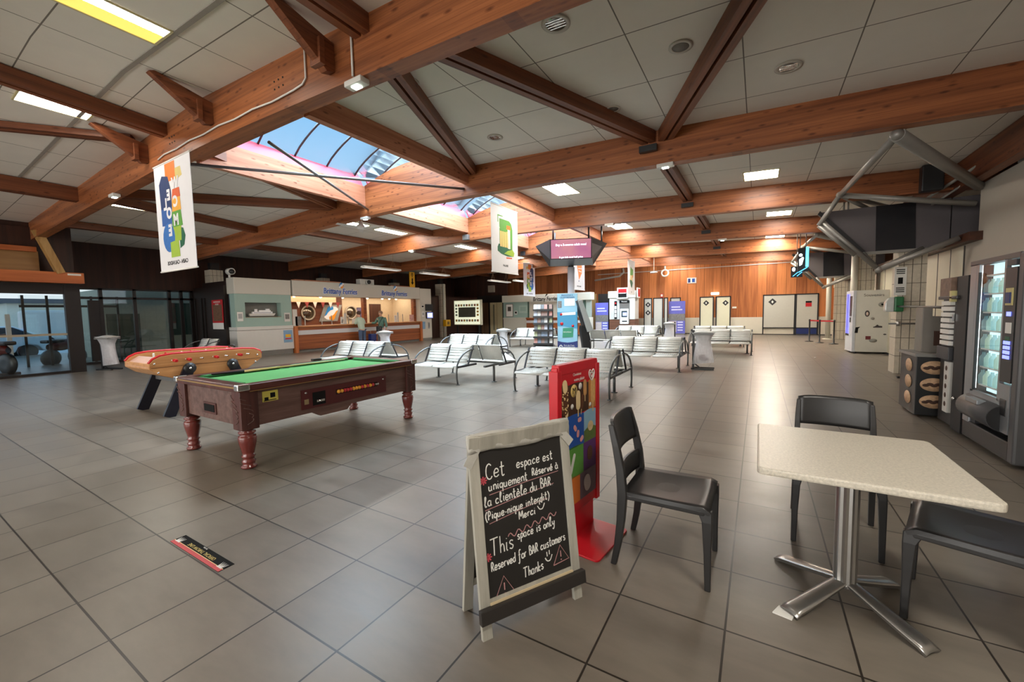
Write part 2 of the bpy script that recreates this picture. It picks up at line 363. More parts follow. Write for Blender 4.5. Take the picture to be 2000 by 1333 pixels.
# ------------------------------------------------------------------ floor, ceiling
struct('floor', MB().box(-19.6, 5.2, -12, YF+.2, -.12, 0).box(-28, -19.6, -3, 8, -.12, 0), FLOORM)
c = MB()
def sheet(x0, x1, y0, y1):
    xs = [x for x in (x0, XR, x1)] if x0 < XR < x1 else [x0, x1]
    for a, b in zip(xs, xs[1:]):
        c.add([(a, y0, zc(a)), (b, y0, zc(b)), (b, y1, zc(b)), (a, y1, zc(a)), (a, y0, zc(a)+.06), (b, y0, zc(b)+.06), (b, y1, zc(b)+.06), (a, y1, zc(a)+.06)],
              [(0, 1, 2, 3), (7, 6, 5, 4), (0, 4, 5, 1), (1, 5, 6, 2), (2, 6, 7, 3), (3, 7, 4, 0)])
sheet(XL-3, SKX[0], -12, YF+.2); sheet(SKX[1], XRW+1, -12, YF+.2)
sheet(SKX[0], SKX[1], -12, SKY[0][0]); sheet(SKX[0], SKX[1], 22.3, YF+.2)
struct('ceiling', c, CEILM)
t = MB().add([(x, y, zc(x)-dz) for x in (-14, XR, -5.4, 3) for y, dz in ((.045, .0), (.045, .012), (.095, .012), (.095, 0))],
             [(i*4+j, (i+1)*4+j, (i+1)*4+(j+1) % 4, i*4+(j+1) % 4) for i in range(3) for j in range(4)])
struct('trim_1', t, mat('ceiling_joint_strip', S(150, 144, 136), .7))

# ------------------------------------------------------------------ roof beams
BEAMTXT = ['roof beam nearest overhead with brackets and a white conduit on its near face', 'second roof beam, closing the near edge of the first skylight bay',
           'third roof beam, passing over the hanging screens', 'fourth roof beam, beyond the hanging screens', 'fifth roof beam, second from the boarded far wall', 'last roof beam, closest to the boarded far wall']
def roof_beam(y, label):
    x0, x1 = -19.3, 4.2; N = 46; vs = []; w = .10
    for i in range(N+1):
        x = x0+(x1-x0)*i/N
        top = zc(x)+.03
        if SKX[0]-.1 < x < SKX[1]+.1: top = 4.72+.30*cos((x-XR)/(SKX[1]-SKX[0])*pi)+.04
        for yy in (-w, w): vs += [(x, yy, zb(x)), (x, yy, top)]
    fs = []
    for i in range(N):
        a, b = i*4, i*4+4
        fs += [(a, b, b+1, a+1), (a+2, a+3, b+3, b+2), (a, a+2, b+2, b), (a+1, b+1, b+3, a+3)]
    fs += [(0, 1, 3, 2), (N*4, N*4+2, N*4+3, N*4+1)]
    t = thing('roof_beam', 'brown laminated timber '+label, 'beam', (0, y, 0), 0, 'laminated roof beams')
    MB().add(vs, fs).build('beam_body', BEAMW, t)
    return t
roof_beam(BY[1], 'roof beam behind the viewpoint')
BEAMS = {}
for k, y in enumerate(BY[2:]): BEAMS[y] = roof_beam(y, BEAMTXT[k])
# steel hangers and brackets on the nearest beam
nb = BEAMS[1.0]
def bracket(x, lean):
    z = zc(x); b = MB(); M = frame((x-.05, 0, 0), (0, 1, 0), (0, 0, 1))
    b.prism([(-.10, z-.14), (-.10, z-.43), (-.20, z-.46), (-.27, z-.40), (-.80, z-.03), (-.74, z-.0)], .10, M, .004)
    b.build('bracket', BEAMY, nb)
    MB().box(x-.085, x+.085, -.30, -.24, z-.43, z-.17, bev=.004).build('bracket_batten', BEAMY, nb)
for x in (-3.9, -6.6, -8.9): bracket(x, 1)
b = MB()
cx = lambda x, dz: (x, -.115, zb(x)+dz)
b.tube([cx(-4.35, .55), cx(-4.35, .22), cx(-4.42, .17)]+[cx(-4.6-i*.45, .15-.02*(i % 2)) for i in range(9)]+[cx(-8.45, .12)], .011, 8)
b.tube([cx(-3.55, .50), cx(-3.55, .02)], .012, 8)
b.build('conduit', WHITE, nb)
for x in (-5.0, -8.0):
    b = MB()
    for i in range(3):
        for j in range(2): b.ball((x+i*.09, -.10, zb(x)+.27+j*.09), .012, 6)
    b.build('bolt_group', BLACK, nb)
def emergency_light(x, y, label):
    t = thing('emergency_light', label, 'light', (x, y, zb(x)), 0, 'emergency lights under the roof beams')
    MB().box(-.13, .13, -.06, .06, -.06, 0, bev=.012).build('housing', WHITE, t)
    MB().box(-.05, .05, -.035, .035, -.075, -.058, bev=.006).build('lens', mat('emergency_lens', (.85, .95, .85), .3, emit=4, ecol=(.85, 1, .88)), t)
for x, y, lb in ((-3.55, .93, 'white emergency light at the nearest beam, below the short conduit'), (-10.7, .93, 'white emergency light at the left end of the nearest beam'),
                 (-1.25, 5.13, 'white emergency light under the second beam at the ceiling joists'), (-8.55, 5.13, 'white emergency light under the second beam by the first skylight'),
                 (-3.55, 9.43, 'white emergency light under the third beam, right of the screens'), (-11.2, 9.43, 'white emergency light under the third beam, above the hanging lamps'), (-1.0, 13.75, 'white emergency light under the fourth beam')):
    emergency_light(x, y, lb)

# ------------------------------------------------------------------ purlins between beams: pairs of timbers with a gap
PW = MATS['glulam_pine_lengthwise']
def purlin(a, b, label, drop=.0, gap=.09, h=.19, group='twin timber purlins'):
    a, b = Vector((a[0], a[1], zc(a[0])-drop)), Vector((b[0], b[1], zc(b[0])-drop)); c = (a+b)/2; d = (b-a); L = d.length
    t = thing('purlin', label, 'purlin', c, math.degrees(math.atan2(-d.x, d.y)), group)
    tilt = math.asin(d.z/L)
    t.rotation_euler.x = tilt
    for s in (-1, 1): MB().box(s*gap/2-.045+s*.02, s*gap/2+.045+s*.02, -L/2, L/2, -h, -.01).build('timber', PW, t)
    MB().box(-.06, .06, -L/2, L/2, -h*.55, -.004).build('gap_shade', mat('purlin_shadow_gap', S(80, 40, 22), .7), t)  # dark strip paints the shade in the gap between the timbers
    return t
PL = [((-3.1, 1.1), (-1.5, 5.1), 'long brown twin purlin slanting from the nearest beam to the joist cluster'), ((.55, 1.1), (-1.25, 5.1), 'brown twin purlin at top right running down to the joist cluster'),
      ((-3.5, 1.1), (-5.15, 5.1), 'brown twin purlin slanting to the right corner of the first skylight'), ((-8.3, 1.1), (-9.75, 5.1), 'brown twin purlin below left of the first skylight'),
      ((-12.6, 1.1), (-9.85, 5.1), 'brown twin purlin fanning left behind the hanging welcome banner'), ((-12.8, 1.1), (-13.7, 5.1), 'brown twin purlin left of the hanging welcome banner'), ((-16.3, 1.1), (-16.3, 5.1), 'brown twin purlin along the left eaves, first bay'),
      ((-3.4, -3.2), (-3.4, .9), 'brown twin purlin overhead at the top left of the view'), ((-7.6, -3.2), (-8.17, .9), 'brown twin purlin meeting the nearest beam at its left bracket'), ((-11.75, -3.2), (-9.0, .75), 'thin brown twin purlin at the far left'), ((-12.9, -3.2), (-12.85, .9), 'brown twin purlin at the left edge below the lights')]
for a, b, lb in PL: purlin(a, b, lb, h=.10 if lb[:4] == 'thin' else .30 if 'left edge' in lb else .19)
BAY = ['second', 'third', 'fourth', 'fifth']
for k in range(4):
    y0, y1 = BY[3+k]+.1, BY[4+k]-.1
    purlin((-1.5, y0), (-1.5, y1), 'straight brown twin purlin on the right slope, %s bay' % BAY[k])
    purlin((-10.2, y0), (-10.2, y1), 'brown twin purlin on the left slope, %s bay' % BAY[k])
    purlin((-12.9, y0), (-12.9, y1), 'brown twin purlin above the hanging lamps, %s bay' % BAY[k])
    purlin((-16.3, y0), (-16.3, y1), 'brown twin purlin along the left eaves, %s bay' % BAY[k])
for k in range(5):
    y = BY[3+k] if k < 5 else 0
    if k < 4:
        tag(MB().box(-1.64, -1.36, -.02-.2, .06-.2, zb(-1.5)+.20, zb(-1.5)+.30).build('joist_shoe', BLACK, None, loc=(0, y+.0, 0)), 'black steel joist shoe on the %s beam' % ['second', 'third', 'fourth', 'fifth'][k], 'bracket', 'joist shoes on the right slope')

# ------------------------------------------------------------------ skylights
SKYG = glass('skylight_glazing', (.93, .98, 1.0), .02, .05, .03)
PINKM = mat('pink_flashing', S(206, 74, 96), .5, var=.05)
SKT = ['nearest skylight with steel cross bracing beneath', 'second skylight, beside the PALAISEAU green banner', 'third skylight, above the hanging screens', 'fourth skylight', 'last skylight before the far wall']
SKT[1] = 'second skylight, behind the green castle banner'
for k, (y0, y1) in enumerate(SKY):
    t = thing('skylight', 'barrel vaulted blue '+SKT[k], 'skylight', (XR, (y0+y1)/2, 4.3), 0, 'barrel skylights along the ridge')
    h = (y1-y0)/2; xa, xb = SKX[0]-XR, SKX[1]-XR
    for s, xx in ((-1, xa), (1, xb)):
        b = MB().box(xx-.06, xx+.06, -h, h, -.02, .47); b.build('curb_board', CURBW, t)
        b = MB()
        b.add([(xx+.0*s, -h, .47), (xx+.0*s, h, .47), (xx+.12*s, h, .74), (xx+.12*s, -h, .74), (xx+.04*s, -h, .47), (xx+.04*s, h, .47), (xx+.16*s, h, .74), (xx+.16*s, -h, .74)],
              [(0, 1, 2, 3), (7, 6, 5, 4), (0, 4, 5, 1), (3, 2, 6, 7), (0, 3, 7, 4), (1, 5, 6, 2)])
        b.build('flashing', PINKM, t)
    hw = (xb-xa)/2+.12; ya_, yb_ = -h-.12*(k > 0), h+.12*(k < 4)
    f = lambda u: (-hw+2*hw*u, (.73+.62*sin(pi*u)**.8))
    def arch(u, v, e=0): q = f(u); return (q[0], ya_+(yb_-ya_)*v, q[1]+e)
    MB().grid(arch, 20, 2, True, .02).build('glazing', SKYG, t)
    n = 4 if k else 4
    for i in range(n+1):
        y = -h+.35+i*(2*h-.5)/n
        b = MB().tube([(f(j/16)[0], y, f(j/16)[1]-.02) for j in range(17)], .022, 6); b.build('glazing_bar', DKGREY, t)
    b = MB()
    for u in (.30, .72): b.tube([(f(u)[0], -h, f(u)[1]-.02), (f(u)[0], h, f(u)[1]-.02)], .016, 6)
    b.build('long_bar', DKGREY, t)
    for y in ([-h] if k == 0 else [h] if k == 4 else []):
        b = MB().add([(xa-.2, y, .45), (xb+.2, y, .45)]+[(f(j/12)[0], y, f(j/12)[1]+.01) for j in range(12, -1, -1)], [tuple(range(15))]); b.build('end_gable', CURBW, t)
    if k == 0:
        for (xs, xe) in ((-6.6+.25, -8.4), (-8.45, -5.35)):
            p, q = Vector((xs-XR, -h+.05 if xs > -7 else -h-.3, -.12)), Vector((xe-XR, h, -.12))
            MB().cyl(p, q, .026, 10).build('brace_rod', GREY, t)
        MB().box(xa-.05, xb+.05, -h-.06, -h+.06, .03, .24).build('trimmer', BEAMW, t)

# ------------------------------------------------------------------ perimeter walls
def wall(name, mb, m): return struct(name, mb, m)
FW = board_wall()
wall('wall_far', MB().box(-19.6, 5, YF, YF+.2, 1.0, 4.7), FW)
wall('wall_far_base', MB().box(-17.5, 5, YF-.015, YF+.2, 0, 1.0), mat('far_wall_white_dado', S(212, 206, 190), .5, var=.03))
struct('trim_2', MB().box(-17.5, 3.5, YF-.05, YF-.015, .0, .05), mat('grey_skirting', S(70, 68, 66), .5))
wall('wall_left', MB().box(-19.8, -19.4, 1.7, YF, 2.62, 4.5).box(-17.6, -17.2, -12, 1.7, 2.9, 4.5).box(-19.6, -17.3, 16.2, 22, 2.6, 2.66), DARKWALL)
wall('wall_near', MB().box(-17.5, 5, -12.2, -12, 0, .6).box(-17.5, 5, -12.2, -12, 3.2, 4.8).box(-17.5, -15, -12.2, -12, .6, 3.2).box(1, 5, -12.2, -12, .6, 3.2), WHITE)
# right side: plaster partition, over-height near the viewpoint, edge beam and roof space above
wall('wall_right', MB().box(3.6, 3.8, -12, 9.1, 0, 3.74).box(3.6, 3.8, 9.1, YF, 0, 2.72), mat('beige_plaster', S(176, 168, 156), .7, var=.03))
wall('wall_right_upper', MB().box(4.9, 5.1, -12, YF, 0, 4.4), DARKWALL)
struct('trim_3', MB().box(3.42, 3.84, 8.9, YF, 2.70, 2.86), wood('fascia_dark', S(58, 32, 20), S(84, 48, 30), 1, 9))
tag(MB().box(3.32, 3.50, -11, YF-.05, 3.72, 4.22).build('edge_beam', BEAMY), 'long brown timber edge beam above the right-hand partition', 'beam')
lines = MB()
for y in (9.64, 10.3, 11.02, 11.8, 12.5, 13.89, 14.52, 15.57, 16.22, 17.5, 18.9, 20.3, 21.7, 23.1): lines.box(3.583, 3.6, y-.014, y+.014, 0, 2.68)
struct('trim_4', lines, mat('panel_joint', S(60, 56, 52), .5))
wp = MB()
for a, b in ((9.66, 11.0), (11.04, 13.87), (13.91, 16.2)): wp.box(3.588, 3.6, a, b, .05, 2.68)
struct('trim_5', wp, mat('yellowish_white_panel', S(214, 208, 186), .5, var=.03))
struct('baseboard_right', MB().box(3.575, 3.6, -12, YF, 0, .05), DKGREY)
# ------------------------------------------------------------------ block columns of the left and right walls
COLM = STACKM
def column(x, y, top, label, w=.46, group='block columns'):
    t = thing('block_column', label, 'column', (x, y, 0), 0, group)
    MB().box(-w/2, w/2, -w/2, w/2, 0, top).build('shaft', COLM, t)
    MB().box(-.10, .10, -.16, .16, top, zb(x)-.005).build('steel_head', BLACK, t)
    return t
for y, top, lb in ((5.2, 3.30, 'pale block column above the dark poster wall'), (9.5, 3.33, 'pale block column behind the ferry counter, above its left half'), (13.8, 3.34, 'pale block column behind the ferry counter, above its right half'),
                   (18.1, 3.40, 'pale block column carrying the yellow box'), (22.4, 3.28, 'pale block column beyond the lit notice board')):
    column(*({5.2: (-18.65, 5.95), 9.5: (-19.15, 11.1), 13.8: (-19.15, 15.9)}.get(y, (-17.35, y))), top+(.12 if y < 14 else 0), lb)
MB().cyl((.35, -.1, 0), (.35, -.1, 3.4), .07, 12).build('downpipe', CREAM, bpy.data.objects['block_column.003'])
yb = thing('yellow_post_box', 'small yellow box fixed to the block column right of the ferry counter', 'box', (-17.0, 18.05, .72))
MB().box(0, .26, -.2, .25, 0, .42, bev=.03).build('body', YELLOW, yb); MB().box(.255, .268, -.08, .12, .12, .30).build('emblem', mat('post_emblem', S(120, 90, 20), .5), yb)

# ------------------------------------------------------------------ entrance on the left
FRM = mat('entrance_frame', S(26, 20, 18), .4, var=.15)
w1 = MB()
w1.box(-17.16, -17.04, -4, 1.72, 2.28, 2.58).box(-17.18, -17.02, 1.42, 1.74, 0, 2.58).box(-17.16, -17.04, -4, 1.5, 0, .07).box(-17.16, -17.04, -4.1, -3.9, 0, 2.3)
w1.box(-17.13, -17.07, -1.65, -1.57, 0, 2.3)
e = struct('window_1', w1, FRM)
MB().quad((-17.1, -4, .07), (-17.1, 1.45, .07), (-17.1, 1.45, 2.28), (-17.1, -4, 2.28)).build('pane', PANE, e)
MB().box(-17.09, -17.06, -4, 1.45, 1.10, 1.16).build('frosted_band', mat('frosted_band', S(150, 140, 120), .6), e)
# glazed screen of the recess
w2 = MB()
for y in (2.05, 2.78, 3.68, 4.72, 5.10, 5.44): w2.box(-19.55, -19.45, y-.05, y+.05, 0, 2.62)
w2.box(-19.55, -19.45, 2, 5.5, 2.56, 2.72).box(-19.55, -19.45, 2, 5.5, 2.24, 2.32).box(-19.55, -19.45, 2, 5.5, 0, .08)
w2.box(-19.55, -19.46, 2.45, 2.74, 0.1, 2.2)
e = struct('window_2', w2, FRM)
MB().quad((-19.5, 2, .07), (-19.5, 5.5, .07), (-19.5, 5.5, 2.6), (-19.5, 2, 2.6)).build('pane', glass('tinted_pane', (.86, .92, .88), .15), e)
struct('wall_recess', MB().box(-19.7, -16.95, 5.5, 5.62, 0, 2.72), mat('black_brown_panel', S(38, 26, 22), .4, var=.12))
struct('wall_left_lower', MB().box(-17.6, -17.3, 16.2, 22.0, 0, 2.64), DARKWALL)
q = struct('window_3', MB().box(-18.75, -18.69, 5.46, 5.5, .1, 2.3).box(-18.5, -18.44, 5.46, 5.5, .1, 2.3).box(-19.3, -19.24, 5.46, 5.5, .1, 2.3), FRM)
po = thing('wall_poster', 'red bordered poster of people on the dark wall beside the ferry desk', 'poster', (-17.45, 5.48, 1.15))
M = frame((0, -.002, 0), (1, 0, 0), (0, 0, 1))
card('sheet', M, .84, 1.1, RED, po, .01, 0, .5); card('picture', M, .70, .62, mat('sepia_picture', S(110, 78, 56), .6, var=.8, scale=14), po, .013, 0, .56); card('caption_strip', M, .84, .24, PAPER, po, .014, 0, .06)
text('lettering', 'NORMANDIE\nMUSEE', .09, frame((0, -.016, .92), (1, 0, 0), (0, 0, 1)), PAPER, po)
# orange canopy over the entrance with its slanted strut
cn = thing('entrance_canopy', 'orange brown timber canopy over the glazed entrance at the left edge', 'canopy', (-17.0, 0, 0))
MB().box(-.04, .32, -5, 1.78, 2.58, 2.88).build('edge_board', wood('orange_board', S(150, 76, 34), S(186, 104, 54), 1, 9), cn)
MB().bar((.40, .92, 3.98), (.28, 1.32, 2.86), .16, .24, up=(1, 0, 0)).build('strut', wood('pale_strut', S(150, 112, 62), S(186, 146, 90), 2, 9), cn)
MB().box(-.12, -.06, -5, 1.0, 2.85, 3.45).build('plywood_panel', wood('plywood', S(128, 92, 52), S(156, 116, 70), 1, 5), cn)
MB().box(-.06, .1, -5, .95, 3.42, 3.55).build('cross_rail', wood('orange_board', (0, 0, 0), (0, 0, 0)), cn)
MB().box(.30, .325, 1.45, 1.72, 2.80, 2.85).build('white_tag', WHITE, cn)
MB().box(-.2, -.12, -5, 1.0, 3.4, 4.1).build('back_board', DARKWALL, cn)

# ------------------------------------------------------------------ outside the glass
struct('ground_outside', MB().box(-70, -19.6, -40, 50, -.16, -.13), mat('asphalt', S(186, 186, 186), .9, var=.12, scale=6))
ob = thing('outer_screen', 'slim dark framed outer glass screen beyond the entrance lobby', 'screen', (-20.6, 1.2, -.12))
for y in (-.02, .52, 1.05, 1.6, 2.3): MB().box(-.03, .03, y-.03, y+.03, 0, 2.5).build('mullion', FRM, ob)
MB().box(-.03, .03, -.1, 2.3, 2.1, 2.18).build('rail', FRM, ob); MB().quad((0, -.1, 0), (0, 2.3, 0), (0, 2.3, 2.5), (0, -.1, 2.5)).build('pane', PANE, ob)
tag(MB().box(-.05, .05, -.05, .05, -.13, 1.75).build('white_post', WHITE, None, loc=(-19.8, .72, 0)), 'thin white post standing inside the entrance lobby', 'post')
bl = thing('harbour_building', 'low grey harbour building seen through the entrance glass', 'building', (-46, 16, -.13))
MB().box(-3, 3, -12, 12, 0, 2.9).build('wall', mat('render_grey', S(232, 224, 204), .8), bl); MB().box(-3.3, 3.3, -12.3, 12.3, 2.9, 3.2).build('roof', mat('roof_grey', S(96, 98, 104), .7), bl)
for y in (-9, -5, -1, 3, 7): MB().box(2.98, 3.03, y, y+2, 1, 2.2).build('window', mat('far_window', S(70, 84, 92), .2), bl)
hd = thing('green_hedge', 'dark green clipped hedge outside the entrance at the left edge', 'hedge', (-32, -2, -.13))
hb = MB()
for i in range(40): hb.ball((random.uniform(-1.2, 1.2), random.uniform(-3.5, 2.4), random.uniform(1.6, 3.6)), random.uniform(.4, .8), 6)
hb.build('foliage', mat('hedge_leaves', S(44, 58, 40), .9, var=.5, scale=8, bump=.6), hd); MB().cyl((0, 0, 0), (0, 0, 2), .12).build('stem', BROWN, hd)
tag(MB().box(-.12, .12, -.12, .12, -.13, 3.1).build('concrete_post', CREAM, None, loc=(-26, .55, 0)), 'square cream concrete post outside the entrance', 'post')
def car(label, loc, rz, paint):
    t = thing('parked_car', label, 'car', loc, rz, 'cars parked outside')
    side = [(-2.05, .35), (-2.1, .75), (-1.95, .92), (-1.1, 1.0), (-.45, 1.42), (.85, 1.45), (1.6, 1.05), (2.0, .95), (2.08, .5), (2.0, .3), (1.72, .3), (1.55, .55), (1.25, .62), (.95, .52), (.85, .28), (-.9, .28), (-1.0, .52), (-1.3, .62), (-1.6, .52), (-1.72, .3)]
    MB().prism(side, 1.7, frame((0, .85, 0), (1, 0, 0), (0, 0, 1)), .05).build('body', paint, t)
    g = MB().prism([(-1.0, 1.0), (-.42, 1.37), (.82, 1.40), (1.48, 1.04)], 1.72, frame((0, .86, 0), (1, 0, 0), (0, 0, 1)), .02); g.build('windows', mat('car_glass', S(40, 52, 64), .1), t)
    for x in (-1.32, 1.25):
        for s in (-1, 1): MB().cyl((x, s*.62, .3), (x, s*.86, .3), .3, 16).build('wheel', BLACK, t)
    return t
car('pale blue car parked outside the entrance', (-24.5, -.75, -.13), 10, mat('pale_blue_paint', S(190, 214, 228), .25))
car('white car parked behind the pale blue car', (-28.5, 1.0, -.13), 100, mat('white_car_paint', S(226, 232, 236), .25))
for y, lb in ((6, 'white van far across the harbour yard'), (13, 'grey trailer far across the harbour yard')):
    v = thing('parked_van', lb, 'van', (-38, y, -.13)); MB().box(-1, 1, -2.2, 2.2, .5, 2.3, bev=.15).build('body', WHITE if y < 10 else GREY, v)
    for yy in (-1.4, 1.4): MB().cyl((-1, yy, .36), (1, yy, .36), .36).build('wheels', BLACK, v)
struct('wall_reflected', MB().box(-26, -21.8, 3.3, 3.45, -.13, 2.7).box(-22, -21.9, 3.4, 8, -.13, 2.9), mat('reflected_pale_wall', S(176, 176, 160), .6))  # pale wall stands in for hall reflections in the recess glass
struct('trim_10', MB().box(-21.9, -21.84, 3.5, 4.5, -.13, 1.75).box(-21.9, -21.84, 5.6, 6.4, .8, 2.2), mat('reflected_green_panel', S(40, 62, 50), .6))  # green panels built in place of reflections in the recess glass
def kid_bike(label, loc, rz, seatcol):
    t = thing('motorbike_ride', label, 'ride', loc, rz, 'coin operated motorbike rides')
    MB().box(-.5, .5, -.22, .22, 0, .10, bev=.03).build('plinth', DKGREY, t)
    for x in (-.42, .44): MB().lathe([(.10, -.07), (.24, -.08), (.30, -.04), (.30, .04), (.24, .08), (.10, .07)], 20, frame((x, 0, .34), (1, 0, 0), (0, 0, 1))).build('wheel', BLACK, t)
    body = MB().grid(lambda u, v: (-.5+1.0*u, .17*sin(pi*(.12+.76*u))*cos(2*pi*v), .72+.20*sin(pi*(.15+.7*u))*sin(2*pi*v)+.12*u), 10, 14); body.build('tank_body', seatcol, t)
    MB().box(-.62, -.02, -.13, .13, .86, .98, bev=.05).build('seat', BLACK, t); MB().bar((.40, 0, .34), (.26, 0, 1.12), .08, .08).tube([(.22, -.36, 1.16), (.28, -.2, 1.12), (.28, .2, 1.12), (.22, .36, 1.16)], .025, 8).build('fork', GREY, t)
    MB().grid(lambda u, v: (.30+.1*u, -.2+.4*v, 1.0+.34*u-.2*(v-.5)**2), 5, 6, True, .02).build('windshield', DKGREY, t)
    return t
kid_bike('dark red motorbike ride just behind the entrance glass at the left edge', (-18.2, .22, 0), 200, mat('dark_red_plastic', S(88, 26, 18), .35))
kid_bike('dark motorbike ride standing in for a reflection beyond the entrance doorpost', (-21.3, 2.15, -.12), 120, mat('grey_red_plastic', S(96, 44, 38), .4))  # second ride built in place of a reflection in the glass

# ------------------------------------------------------------------ ferry ticket desk on the left wall
OFW = mat('desk_fascia', S(200, 196, 184), .45, var=.02)
SEAG = mat('sea_green_panel', S(150, 176, 166), .5, var=.03)
LOGOB = mat('logo_blue', S(44, 92, 178), .4)
LOGOW = mat('logo_white', S(244, 244, 244), .4)
LOGOO = mat('logo_orange', S(238, 150, 30), .4)
LOGOC = mat('logo_sky_blue', S(40, 140, 214), .4)
d = thing('ticket_desk', 'white ferry ticket desk with blue lettering and lit oak counter on the left wall', 'counter', (-16.4, 0, 0))
MB().box(-.55, .0, 5.6, 7.74, 2.40, 3.0, bev=.02).build('left_fascia', OFW, d)
MB().box(-.62, .03, 7.80, 15.2, 2.38, 3.02, bev=.02).build('main_fascia', OFW, d)
MB().box(-.55, .03, 15.2, 16.12, .14, 2.98, bev=.01).build('right_panel', OFW, d)
MB().box(-.5, .02, 15.2, 16.1, 0, .14).box(-.52, 0, 5.65, 7.7, 0, .2).build('plinth', mat('plinth_grey', S(112, 110, 104), .6), d)
MB().box(-.55, .02, 5.6, 7.74, .2, 1.02, bev=.01).build('lower_panel', WHITE, d); MB().box(-.55, .04, 5.6, 7.74, 1.03, 1.16, bev=.01).build('ledge', WHITE, d)
mb = MB()     # sea-green wall with the display niche
for y0, y1, z0, z1 in ((5.6, 5.95, 1.16, 2.40), (7.30, 7.74, 1.16, 2.40), (5.95, 7.30, 1.16, 1.50), (5.95, 7.30, 2.08, 2.40)): mb.box(-.32, -.02, y0, y1, z0, z1)
mb.box(-.36, -.32, 5.6, 7.74, 1.16, 2.4).build('niche_wall', SEAG, d)
MB().box(-.31, -.03, 5.95, 7.3, 1.505, 1.53).build('niche_floor', mat('niche_sand', S(150, 136, 114), .7), d)
MB().box(-.315, -.31, 5.95, 7.3, 1.53, 2.08).build('niche_back', mat('niche_grey', S(118, 118, 112), .6), d)
sh = thing('ship_model', 'white model ferry in the glass niche beside the ticket desk', 'model', (-16.58, 6.62, 1.53))
MB().prism([(-.46, .03), (-.5, .13), (.52, .13), (.44, .03)], .12, frame((-.06, 0, 0), (0, 1, 0), (0, 0, 1)), .01).build('hull', WHITE, sh)
MB().box(-.04, .04, -.36, .40, .13, .20).box(-.035, .035, -.1, .34, .20, .26).box(-.03, .03, .16, .30, .26, .31).box(-.02, .02, -.26, -.16, .2, .30).build('decks', LOGOW, sh)
MB().box(-.045, .045, -.3, .36, .155, .17).build('window_band', NAVY, sh)
# counter run
MB().box(-.62, .10, 7.80, 15.25, 1.06, 1.12, bev=.012).build('worktop', wood('worktop_oak', S(172, 110, 62), S(206, 148, 96), 1, 16), d)
MB().box(-.5, .03, 7.9, 15.15, .93, 1.06).build('upper_panel', COUNTERW, d)
MB().box(-.5, .02, 7.9, 15.15, .74, .93).build('white_strip', mat('white_strip', S(206, 206, 208), .35, var=.02), d)
MB().box(-.5, .03, 7.9, 15.15, .12, .74).build('front_panel', COUNTERW, d); MB().box(-.5, -.04, 7.9, 15.15, 0, .12).build('kickboard', MATS['plinth_grey'], d)
for y in (7.82, 15.18): MB().box(-.5, .12, y-.07, y+.07, 0, 1.10, bev=.01).build('end_post', wood('orange_post', S(160, 86, 42), S(192, 116, 64), 2, 12), d)
MB().box(-.5, -.3, 11.58, 11.76, 1.12, 2.4).box(-.5, -.3, 15.02, 15.2, 1.12, 2.4).build('jamb', COUNTERW, d)
# office room behind
struct('wall_office', MB().box(-18.95, -18.8, 7.6, 11.9, 0, 2.95), wood('office_boards', S(92, 48, 28), S(124, 70, 42), 1, 9))
struct('wall_office_2', MB().box(-18.95, -18.8, 11.9, 16.0, 0, 2.95).box(-18.9, -16.95, 15.4, 15.5, 0, 2.9), mat('office_beige', S(206, 184, 152), .7))
struct('wall_office_3', MB().box(-18.9, -16.9, 7.66, 7.76, 0, 2.9), SEAG)
struct('wall_office_side', MB().box(-18.9, -16.95, 5.62, 5.66, 0, 2.9), MATS['black_brown_panel'])
struct('ceiling_office', MB().box(-18.9, -17.0, 7.7, 15.5, 2.62, 2.7), mat('office_ceiling', S(224, 206, 180), .7))
MB().box(-2.25, -2.05, 7.76, 11.3, 2.2, 2.62).build('bulkhead', wood('pale_bulkhead', S(200, 150, 112), S(222, 176, 138), 1, 8), d)
SPOT = mat('spot_glow', (1, .86, .62), .5, emit=14, ecol=(1, .84, .6))
for i, y in enumerate((8.6, 9.9, 11.1, 12.6, 13.6, 14.1, 14.6)):
    sp = thing('spotlight', 'warm track spotlight in the ticket office, number %s along the ceiling' % ['one', 'two', 'three', 'four', 'five', 'six', 'seven'][i], 'spotlight', (-17.75, y, 2.61), 0, 'spotlights in the ticket office')
    sp['label'] = ['warm spotlight over the left end of the ticket office', 'warm spotlight left of the office logo board', 'warm spotlight right of the office logo board', 'warm spotlight just right of the office doorpost', 'warm spotlight over the beige office wall', 'warm middle spotlight of the close trio at the office right end', 'warm spotlight nearest the right jamb of the office'][i]
    MB().cyl((0, 0, 0), (0, 0, -.08), .03).cyl((0, 0, -.08), (.10, 0, -.18), .06).build('lamp_head', BLACK, sp); MB().ball((.11, 0, -.19), .055, 8).build('bulb', SPOT, sp)
l = bpy.data.lights.new('office_spots', 'AREA'); l.shape = 'RECTANGLE'; l.size = 1.0; l.size_y = 7.2; l.energy = 95; l.color = (1, .86, .68)
lo = bpy.data.objects.new('office_spots', l); lo.location = (-17.9, 11.6, 2.58); COL.objects.link(lo)
def mirror(y, label):
    t = thing('round_mirror', label, 'mirror', (-18.78, y, 1.68), 0, 'round mirrors in the ticket office')
    M = frame((0, 0, 0), (0, 1, 0), (0, 0, 1))
    MB().lathe([(.30, 0), (.37, 0), (.37, .05), (.30, .05), (.30, 0)], 32, M).build('rim', mat('mirror_rim', S(176, 160, 140), .4), t)
    MB().lathe([(.001, .01), (.31, .01), (.31, .025), (.001, .025)], 32, M).build('glass', mat('mirror_glass', S(120, 110, 96), .08, metal=.9), t)
mirror(9.95, 'round porthole mirror left of the logo board'); mirror(12.41, 'round porthole mirror right of the logo board, behind the customer')
